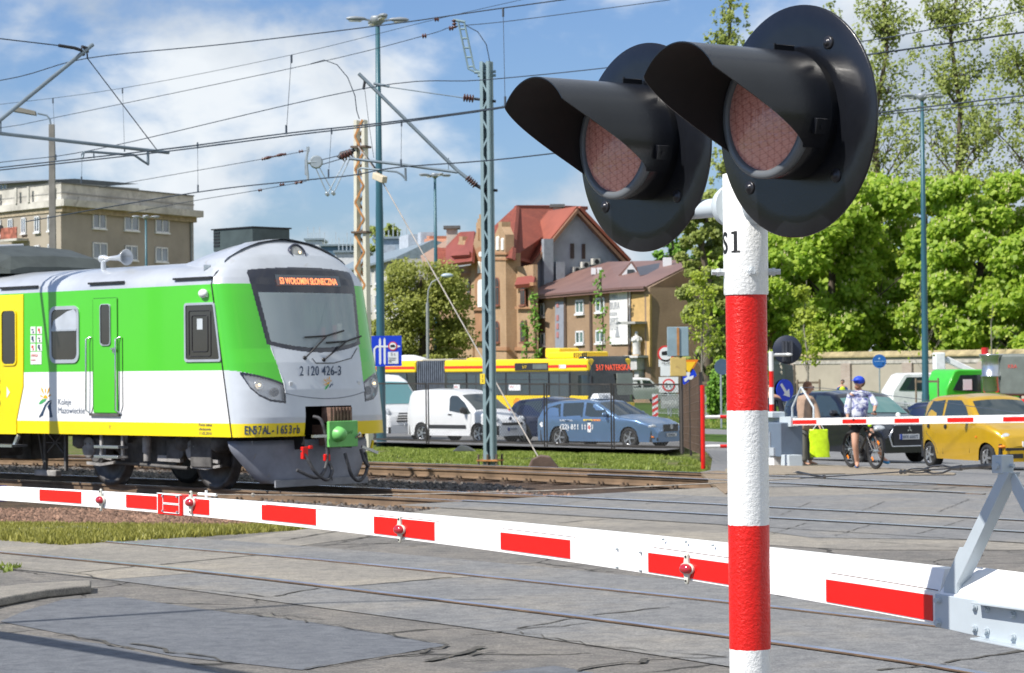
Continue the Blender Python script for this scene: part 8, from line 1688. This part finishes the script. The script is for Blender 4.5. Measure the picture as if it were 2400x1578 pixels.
 # ================================================================== PEOPLE
skin = M('skin',(.52,.29,.20),.55,var=.06)
def skinned(name,verts,edges,mat,parent,sub=2,root=0):
 me = bpy.data.meshes.new(name); me.from_pydata([tuple(v[0]) for v in verts],edges,[]); o = bpy.data.objects.new(name,me); COL.objects.link(o); o.parent = parent; me.materials.append(mat)
 k = o.modifiers.new('skin','SKIN'); k.use_smooth_shade = True; k.branch_smoothing = .6
 for i,v in enumerate(verts): d = me.skin_vertices[0].data[i]; r = v[1]; d.radius = r if isinstance(r,tuple) else (r,r)
 me.skin_vertices[0].data[root].use_root = True; s_ = o.modifiers.new('s','SUBSURF'); s_.levels = s_.render_levels = sub; return o
def hand(parent_v,parent_e,wrist,d,side,curl=.5,s=1.):
 """palm, four unequal fingers and a thumb chained to the wrist vertex"""
 i0 = wrist; p = V(parent_v[i0][0]); d = V(d).normalized(); sd = V(side).normalized(); dn = d.cross(sd)
 parent_v.append((p + d * .045 * s,(.030 * s,.016 * s))); ip_ = len(parent_v) - 1; parent_e.append((i0,ip_))
 for k,(o,l) in enumerate(((-.028,.062),(-.010,.074),(.010,.070),(.028,.055))):
  a = p + d * .085 * s + sd * o * s; parent_v.append((a,.0095 * s)); a1 = len(parent_v) - 1; parent_e.append((ip_,a1))
  b_ = a + (d * (1 - curl) + dn * curl).normalized() * l * .55 * s; parent_v.append((b_,.0085 * s)); parent_e.append((a1,a1 + 1)); parent_v.append((b_ + (d * (1 - curl * 1.6) + dn * curl * 1.4).normalized() * l * .5 * s,.007 * s)); parent_e.append((a1 + 1,a1 + 2))
 a = p + d * .035 * s + sd * -.035 * s; parent_v.append((a,.012 * s)); a1 = len(parent_v) - 1; parent_e.append((i0,a1)); parent_v.append((a + (d - sd * .8 + dn * .3).normalized() * .045 * s,.010 * s)); parent_e.append((a1,a1 + 1))
def headparts(par,c,fd,hair,cap=None,beard=None):
 """face features on a head of centre c looking along fd"""
 fd = V(fd).normalized(); s_ = V((-fd.y,fd.x,0)).normalized(); u = Z_
 b = MB()
 for k in (-1,1): b.ball(c + s_ * k * .032 + fd * .088 + u * .01,.011,8); b.cut()
 b.each('eye',M('eye_dark',(.04,.03,.025),.3),par)
 b = MB(); b.tube([c + s_ * -.025 + fd * .088 - u * .055,c + fd * .098 - u * .057,c + s_ * .025 + fd * .088 - u * .055],.007,6); b.build('mouth',M('lips',(.42,.16,.13),.5),par)
 if hair: b = MB(); b.ball(c - fd * .040 + u * .025,.098,16,(1,1,1.05)); b.build('hair',hair,par)
 if beard: b = MB(); b.ball(c + fd * .035 - u * .07,.062,12,(1,1,.75)); b.build('beard',beard,par)
 if cap:
  b = MB(); b.ball(c - fd * .005 + u * .055,.112,18,(1,1,.80)); q = [c + u * .055 + fd * .08 + s_ * math.sin(a) * .09 + fd * math.cos(a) * .10 for a in np.linspace(-1.5,1.5,13)]; b.prism(q,u * .012); b.build('cap',cap,par)
def head_v(vs,es,neck,c,fd):
 """head, nose and ears as part of the same continuous body"""
 fd = V(fd).normalized(); s_ = V((-fd.y,fd.x,0)).normalized(); n0 = len(vs)
 vs += [(c - Z_ * .07 + fd * .012,(.070,.062)),(c,(.085,.095)),(c + Z_ * .065,(.078,.085)),(c + fd * .098 - Z_ * .018,.013),(c + s_ * .088 - Z_ * .01,.014),(c - s_ * .088 - Z_ * .01,.014)]
 es += [(neck,n0),(n0,n0 + 1),(n0 + 1,n0 + 2),(n0 + 1,n0 + 3),(n0 + 1,n0 + 4),(n0 + 1,n0 + 5)]
 # --- cyclist: stands astride the bike, facing the camera and looking to the left of the picture
o = gh(2018,47.2); o.z = hz(o) + .03; cy = thing('person','cyclist in blue cap and white and navy patterned top standing astride a bicycle','person',o)
g5 = lambda x,y,dy=0.: at(x,y,47.2 + dy) - o
HP = g5(2012,985); CH = g5(2014,930); NK = g5(2015,912); HC = g5(2013,899,.0)
LH,RH = g5(2004,990,-.02),g5(2030,988,.05); LK,LA = g5(2004,1042,-.16),g5(2009,1086,-.05); RK,RA = g5(2046,1030,-.18),g5(2069,1075,.25)
LS,LE,LW = g5(1993,927),g5(1986,957,-.03),g5(1987,985,-.10); RS,RE,RW = g5(2038,927),g5(2052,948,-.10),g5(2049,966,-.22)
vs = [(HP,(.15,.12)),(HP + Z_ * .16,(.145,.12)),(CH,(.17,.12)),(CH + Z_ * .09,(.12,.085)),(NK + Z_ * .02,.055),(LH,.098),(LK,.066),(LA,.045),(LA + V((-.02,-.14,-.06)),(.038,.03)),(RH,.098),(RK,.066),(RA,.045),(RA + V((.10,-.08,-.07)),(.038,.03)),(LS,.055),(LE,.043),(LW,.028),(RS,.055),(RE,.043),(RW,.028)]
es = [(0,1),(1,2),(2,3),(3,4),(0,5),(5,6),(6,7),(7,8),(0,9),(9,10),(10,11),(11,12),(3,13),(13,14),(14,15),(3,16),(16,17),(17,18)]
fd = V((-.75,-.66,0)); head_v(vs,es,4,HC,fd); hand(vs,es,15,(LW - LE),(0,1,0),.5); hand(vs,es,18,V((0,-.6,-.5)),(1,0,0),.6)
skinned('body',vs,es,skin,cy); headparts(cy,HC,fd,M('brown_hair',(.16,.09,.05),.8),M('cap_blue',(.01,.06,.55),.6),M('short_beard',(.28,.14,.08),.9))
jm = bpy.data.materials.new('patterned_jersey'); jm.use_nodes = True; nt = jm.node_tree; bs = nt.nodes['Principled BSDF']; bs.inputs['Roughness'].default_value = .8
tcj = nd(nt,'ShaderNodeTexCoord'); nj = nd(nt,'ShaderNodeTexNoise',ins={'Scale': 7.5,'Detail': 3,'Roughness': .6}); rj = nd(nt,'ShaderNodeValToRGB'); rj.color_ramp.interpolation = 'CONSTANT'; rj.color_ramp.elements[0].color = (.06,.07,.22,1); rj.color_ramp.elements[1].position = .47; rj.color_ramp.elements[1].color = (.62,.64,.72,1); e3 = rj.color_ramp.elements.new(.40); e3.color = (.25,.27,.45,1)
nt.links.new(tcj.outputs['Object'],nj.inputs[0]); nt.links.new(nj.outputs[0],rj.inputs[0]); nt.links.new(rj.outputs[0],bs.inputs['Base Color'])
vj = [(HP - Z_ * .02,(.178,.14)),(HP + Z_ * .18,(.175,.135)),(CH,(.20,.14)),(CH + Z_ * .085,(.17,.12)),(NK - Z_ * .005,.08),(LS,.085),(LE,.07),(LE.lerp(LW,.55),.055),(RS,.085),(RE,.07),(RE.lerp(RW,.35),.055)]
skinned('jersey',vj,[(0,1),(1,2),(2,3),(3,4),(3,5),(5,6),(6,7),(3,8),(8,9),(9,10)],jm,cy)
vt = [(HP + Z_ * .03,(.17,.135)),(LH,.12),(LH.lerp(LK,.60),.10),(RH,.12),(RH.lerp(RK,.60),.10)]; skinned('shorts',vt,[(0,1),(1,2),(0,3),(3,4)],M('black_shorts',(.015,.015,.018),.8),cy)
for A_,d_,m_,nm in ((LA,V((-.02,-.12,-.055)),M('shoe_blue',(.01,.10,.30),.6),'shoe'),(RA,V((.10,-.08,-.07)),M('shoe_light_blue',(.03,.25,.5),.6),'shoe')):
 skinned(nm,[(A_ + Z_ * -.03,.045),(A_ + d_ * .5 + Z_ * -.03,(.048,.04)),(A_ + d_ * 1.15,(.042,.032))],[(0,1),(1,2)],m_,cy)
 skinned('sock',[(A_ + Z_ * .14,.042),(A_ + Z_ * .02,.044)],[(0,1)],wl,cy)
skinned('glove',[(RW + V((0,.0,.02)),.036),(RW + V((0,-.05,-.05)),(.042,.028))],[(0,1)],black,cy)
# --- bicycle (its own thing, held by the rider)
o = gh(2035,46.9); o.z = hz(o) + .03; bk_ = thing('bicycle','black mountain bike with wide wheels under the cyclist','bicycle',o); hd = V((.30,-.95,0)).normalized(); sd = V((-hd.y,hd.x,0))
FW = at(2052,1060,46.6) - o; R_ = .345; FW.z = R_ + .0; RWh = FW - hd * 1.08; SP = FW - hd * .86 + Z_ * .55; HT = FW - hd * .28 + Z_ * .48; BB = FW - hd * .66 - Z_ * .05
bm1 = M('bike_black',(.015,.015,.018),.35,coat=.5); bmg = M('bike_lime',(.45,.75,.02),.4); bmc = M('bike_cyan',(.02,.35,.55),.4); bmo = M('reflector_orange',(.95,.25,.01),.4)
for c in (FW,RWh):
 wh = bpy.data.objects.new('wheel',None); COL.objects.link(wh); wh.parent = bk_; wh.location = c; ring = lambda r: [hd * math.cos(a) * r + Z_ * math.sin(a) * r for a in [k * math.pi / 20 for k in range(41)]]
 b = MB(); b.tube(ring(R_ - .025),.026,8); b.build('tyre',rubber,wh); b = MB(); b.tube(ring(R_ - .06),.012,6); b.build('rim',dark,wh)
 b = MB()
 for k in range(16): a = k * math.pi / 8; b.bar(sd * .02 * (-1) ** k,hd * math.cos(a) * (R_ - .06) + Z_ * math.sin(a) * (R_ - .06),.004,.004)
 b.cyl(-sd * .05,sd * .05,.025,n=10); b.build('spokes',steel,wh)
 for a in (.9,4.0): b = MB(); p = hd * math.cos(a) * .2 + Z_ * math.sin(a) * .2; b.box(p,(.09,.012,.035),((hd * -math.sin(a) + Z_ * math.cos(a)),sd,(hd * math.cos(a) + Z_ * math.sin(a)))); b.build('reflector',bmo,wh)
b = MB()
for p,q,r_ in ((HT - Z_ * .03,SP - Z_ * .1,.018),(HT - Z_ * .12,BB,.024),(BB,SP,.018),(BB,RWh,.012),(SP - Z_ * .1,RWh,.01)): b.cyl(p,q,r_,n=8)
b.build('frame',bm1,bk_); b = MB(); b.cyl(HT + Z_ * .04,HT - Z_ * .14,.024,n=8)
for k in (-1,1): b.cyl(HT - Z_ * .14 + sd * k * .06,FW + sd * k * .06,.018,.014,n=8)
b.bar(HT - Z_ * .13 - sd * .07,HT - Z_ * .13 + sd * .07,.03,.03); b.build('fork',bm1,bk_); b = MB(); b.cyl(HT - Z_ * .2 + sd * .065,HT - Z_ * .30 + sd * .065 + hd * .03,.021,n=8); b.build('fork_stripe',bmc,bk_)
b = MB(); hb2 = HT + Z_ * .11 + hd * .03; b.tube([hb2 - sd * .32 - hd * .03,hb2 - sd * .1,hb2 + sd * .1,hb2 + sd * .32 - hd * .03],.013,8); b.cyl(HT + Z_ * .03,hb2,.016,n=8); b.build('handlebar',bm1,bk_); b = MB()
for k in (-1,1): b.cyl(hb2 + sd * k * .20 - hd * .02,hb2 + sd * k * .33 - hd * .03,.018,n=8); b.cut()
b.each('grip',rubber,bk_); b = MB(); b.ball(HT + Z_ * .0 + hd * .05,.04,10); b.build('front_lamp',bmg,bk_)
b = MB(); b.ball(SP + Z_ * .04,.1,12,(.6,1.3,.35),(sd,hd,Z_)); b.cyl(SP - Z_ * .02,SP,.014,n=6); b.build('saddle',rubber,bk_); b = MB(); b.lathe(BB + sd * .05,sd,[(0,.09),(.006,.09),(.006,.001)],20)
for k in (1,-1): b.bar(BB + sd * .06 * k,BB + sd * .08 * k + (hd * .6 - Z_ * .8) * .17 * k,.02,.015); b.box(BB + sd * .13 * k + (hd * .6 - Z_ * .8) * .17 * k,(.09,.09,.02),(hd,sd,Z_))
b.build('crank_and_pedals',dark,bk_)
# --- person in tan coat seen half behind the barrier bracket
o = gh(1893,50.6); o.z = hz(o) + .03; tp = thing('person','person in a tan coat and grey trousers standing behind the far barrier with a bag','person',o); g6 = lambda x,y,dy=0.: at(x,y,50.6 + dy) - o
HP,CH,NK,HC = g6(1888,1000),g6(1886,944),g6(1892,922),g6(1897,908); LH,LK,LA = g6(1882,1010),g6(1884,1050,-.03),g6(1886,1086); RH,RK,RA = g6(1898,1010,.1),g6(1900,1050,.1),g6(1899,1084,.14)
LS,LE,LW = g6(1874,934),g6(1876,968),g6(1890,990,-.15); RS,RE,RW = g6(1902,934),g6(1914,968,-.1),g6(1921,1000,-.22)
vs = [(HP,(.13,.11)),(HP + Z_ * .2,(.12,.11)),(CH,(.15,.12)),(CH + Z_ * .08,(.12,.09)),(NK,.05),(LH,.08),(LK,.055),(LA,.04),(LA + V((.14,-.06,-.05)),(.04,.03)),(RH,.08),(RK,.055),(RA,.04),(RA + V((.14,-.06,-.05)),(.04,.03)),(LS,.05),(LE,.04),(LW,.028),(RS,.05),(RE,.04),(RW,.028)]; es = [(0,1),(1,2),(2,3),(3,4),(0,5),(5,6),(6,7),(7,8),(0,9),(9,10),(10,11),(11,12),(3,13),(13,14),(14,15),(3,16),(16,17),(17,18)]
fd = V((.9,-.3,0)); head_v(vs,es,4,HC,fd); hand(vs,es,15,(1,0,-.2),(0,0,1),.5); hand(vs,es,18,(.2,0,-1),(0,1,0),.7); skinned('body',vs,es,skin,tp); headparts(tp,HC,fd,M('auburn_hair',(.22,.10,.05),.8))
coat = M('tan_coat',(.42,.29,.21),.9,var=.12,scale=6,bump=.3,bscale=20); skinned('coat',[(HP - Z_ * .12,(.19,.16)),(HP + Z_ * .12,(.17,.15)),(CH,(.185,.15)),(CH + Z_ * .08,(.15,.12)),(NK - Z_ * .02,.075),(LS,.085),(LE,.075),(LW.lerp(LE,.12),.055),(RS,.085),(RE,.075),(RW.lerp(RE,.15),.055)],[(0,1),(1,2),(2,3),(3,4),(3,5),(5,6),(6,7),(3,8),(8,9),(9,10)],coat,tp)
skinned('trousers',[(HP - Z_ * .02,(.13,.12)),(LH,.10),(LK,.078),(LA + Z_ * .02,.07),(RH,.10),(RK,.078),(RA + Z_ * .02,.07)],[(0,1),(1,2),(2,3),(0,4),(4,5),(5,6)],M('grey_trousers',(.17,.17,.155),.9),tp)
for A_ in (LA,RA): skinned('shoe',[(A_ - Z_ * .03,.05),(A_ + V((.16,-.06,-.05)),(.045,.035))],[(0,1)],M('shoe_brown_grey',(.16,.14,.12),.8),tp)
o = gh(1920,50.1); o.z = -.24; bgt = thing('shopping_bag','bright yellow green shopping bag hanging from the hand of the tan coated person','bag',o); c0 = at(1895,1008,50.1) - o; c1 = at(1941,1008,50.1) - o; zl = (at(1915,1072,50.1) - o).z; zt_ = c0.z
b = MB(); rings = []
for k in range(9):
 t_ = k / 8; z = zl + (zt_ - zl) * t_; w_ = .20 - .01 * t_; dpt = .07 * (1 - .75 * t_) + .01; cx = (c0.x + c1.x) / 2 + .03 * (1 - t_) ; rings.append([V((cx + math.cos(a) * w_ * (1 + .04 * math.sin(a * 5 + z * 20)),math.sin(a) * dpt + .01 * math.sin(a * 7 + z * 30),z + .015 * math.sin(a * 3) * t_)) for a in [i * math.pi / 16 for i in range(32)]])
b.loft(rings,True,True,True); b.build('bag',M('lime_plastic',(.55,.78,.01),.4,var=.12,scale=9,bump=.5,bscale=12),bgt); b = MB(); cx = (c0.x + c1.x) / 2; b.tube([V((cx - .12,0,zt_ - .01)),V((cx - .04,0,zt_ + .10)),V((cx + .06,0,zt_ + .10)),V((cx + .12,0,zt_ - .01))],.008,6); b.build('handle',wl,bgt)
# --- dark clothed person just right of the post, and worker in yellow vest far away
def figure(label,px,D,z,H,top,legs,fd,hairm,vest=None):
 o = gh(px,D); t = thing('person',label,'person',o); k = H / 1.75; P_ = lambda x,y,zz: V((x * k,y * k,zz * k))
 vs = [(P_(0,0,.95),(.13 * k,.10 * k)),(P_(0,0,1.15),(.12 * k,.1 * k)),(P_(0,0,1.33),(.15 * k,.11 * k)),(P_(0,0,1.42),(.11 * k,.09 * k)),(P_(0,0,1.50),.05 * k),(P_(-.09,0,.85),.08 * k),(P_(-.1,-.02,.48),.055 * k),(P_(-.1,.02,.09),.038 * k),(P_(-.1,-.14,.04),(.04 * k,.03 * k)),(P_(.09,0,.85),.08 * k),(P_(.1,-.02,.48),.055 * k),(P_(.1,.02,.09),.038 * k),(P_(.1,-.14,.04),(.04 * k,.03 * k)),(P_(-.19,0,1.4),.05 * k),(P_(-.25,0,1.12),.04 * k),(P_(-.2,-.12,.90),.028 * k),(P_(.19,0,1.4),.05 * k),(P_(.25,0,1.12),.04 * k),(P_(.2,-.12,.90),.028 * k)]
 es = [(0,1),(1,2),(2,3),(3,4),(0,5),(5,6),(6,7),(7,8),(0,9),(9,10),(10,11),(11,12),(3,13),(13,14),(14,15),(3,16),(16,17),(17,18)]
 HC = P_(0,0,1.63); head_v(vs,es,4,HC,fd); hand(vs,es,15,(0,-.3,-1),(0,1,0),.4); hand(vs,es,18,(0,-.3,-1),(0,1,0),.4); skinned('body',vs,es,skin,t); headparts(t,HC,fd,hairm)
 q = lambda i: vs[i][0]
 skinned('jacket',[(q(0),(.16,.13)),(q(1),(.15,.13)),(q(2),(.175,.13)),(q(3),(.14,.11)),(q(13),.075),(q(14),.062),(q(15).lerp(q(14),.1),.048),(q(16),.075),(q(17),.062),(q(18).lerp(q(17),.1),.048)],[(0,1),(1,2),(2,3),(3,4),(4,5),(5,6),(3,7),(7,8),(8,9)],top,t); skinned('trousers',[(q(0),(.14,.12)),(q(5),.10),(q(6),.075),(q(7),.062),(q(9),.10),(q(10),.075),(q(11),.062)],[(0,1),(1,2),(2,3),(0,4),(4,5),(5,6)],legs,t)
 if vest: skinned('vest',[(q(0),(.17,.14)),(q(1),(.165,.14)),(q(2),(.185,.14)),(q(3),(.12,.12))],[(0,1),(1,2),(2,3)],vest,t)
figure('person in dark clothes standing just right of the red and white post',1804,52,0,1.75,M('dark_jacket',(.02,.022,.035),.85),M('dark_jeans',(.03,.035,.05),.9),V((.8,-.5,0)),M('dark_hair',(.05,.035,.03),.8))
figure('distant worker in a yellow high visibility vest by the wall',1974,124,0,1.8,M('work_blue',(.04,.10,.30),.85),M('work_blue',(.04,.10,.30),.85),V((-.6,-.7,0)),M('dark_hair',(.05,.035,.03),.8),M('hivis_yellow',(.65,.80,.02),.6))
for k,(x,z,c_) in enumerate(((-4.3,1.55,0),(-8.6,1.5,1),(-2.75,1.6,0),(-15.3,1.5,1))):
 t = thing('person',['passenger with fair hair sitting at a middle bus window','passenger in pink at the window near the bellows','standing passenger with pale cap near the front bus door','passenger in blue at the rear bus window'][k],'person',(0,0,0),0,'bus passengers'); t.matrix_world = bt.matrix_basis @ Matrix.Translation((x,.45,z)); fd = V((.5,-.8,0)); vs = [(V((0,0,-.35)),(.14,.11)),(V((0,0,0)),(.15,.11)),(V((0,0,.10)),.06),(V((-.19,0,.0)),.06),(V((-.2,-.1,-.25)),.045),(V((.19,0,0)),.06),(V((.2,-.1,-.25)),.045)]; es = [(0,1),(1,2),(1,3),(3,4),(1,5),(5,6)]; head_v(vs,es,2,V((0,0,.28)),fd); skinned('body',vs,es,skin,t); headparts(t,V((0,0,.28)),fd,M(['fair_hair','dark_hair','grey_hair','fair_hair'][k],(.35,.27,.16),.8)); skinned('coat',[(V((0,0,-.4)),(.17,.13)),(V((0,0,0)),(.17,.13)),(V((-.19,0,.0)),.075),(V((-.2,-.1,-.2)),.06),(V((.19,0,0)),.075),(V((.2,-.1,-.2)),.06)],[(0,1),(1,2),(2,3),(1,4),(4,5)],[M('coat_grey',(.3,.28,.26),.9),M('coat_pink',(.35,.18,.18),.9),M('coat_green',(.18,.28,.20),.9),M('coat_blue',(.03,.12,.4),.9)][k],t)
q = gnd(0,1463) + SAZ * .2; sh = gnd(0,1462); t = thing('street_lamp','slim unseen post added outside the left edge to throw a long shadow on the road','street lamp',(sh + SAZ * 7.2)); b = MB(); b.lathe((0,0,0),Z_,[(0,.08),(1,.075),(10.2,.045),(10.25,.001)],12); b.tube([V((0,0,10.1)),V((.4,0,10.4)),V((1.2,0,10.5))],.03,6); b.build('post',steel,t)  # post added out of view for the long thin shadow on the road
p1,p2 = gnd(-40,1482) + SAZ * 3.8,gnd(700,1603) + SAZ * 3.8; t = thing('shadow_arm','unseen grey gantry arm outside the lower left edge, seen only by its broad shadow','shadow_caster',p1); d = p2 - p1; b = MB(); b.cyl(-d * .3 + Z_ * 4,d * 1.3 + Z_ * 4,.11,.05,n=12); b.build('arm',steel,t); b = MB(); b.cyl(-d * .3,-d * .3 + Z_ * 4.1,.12,n=12); b.build('post',steel,t)  # arm and post added out of view to cast the broad shadow band
flush_text()
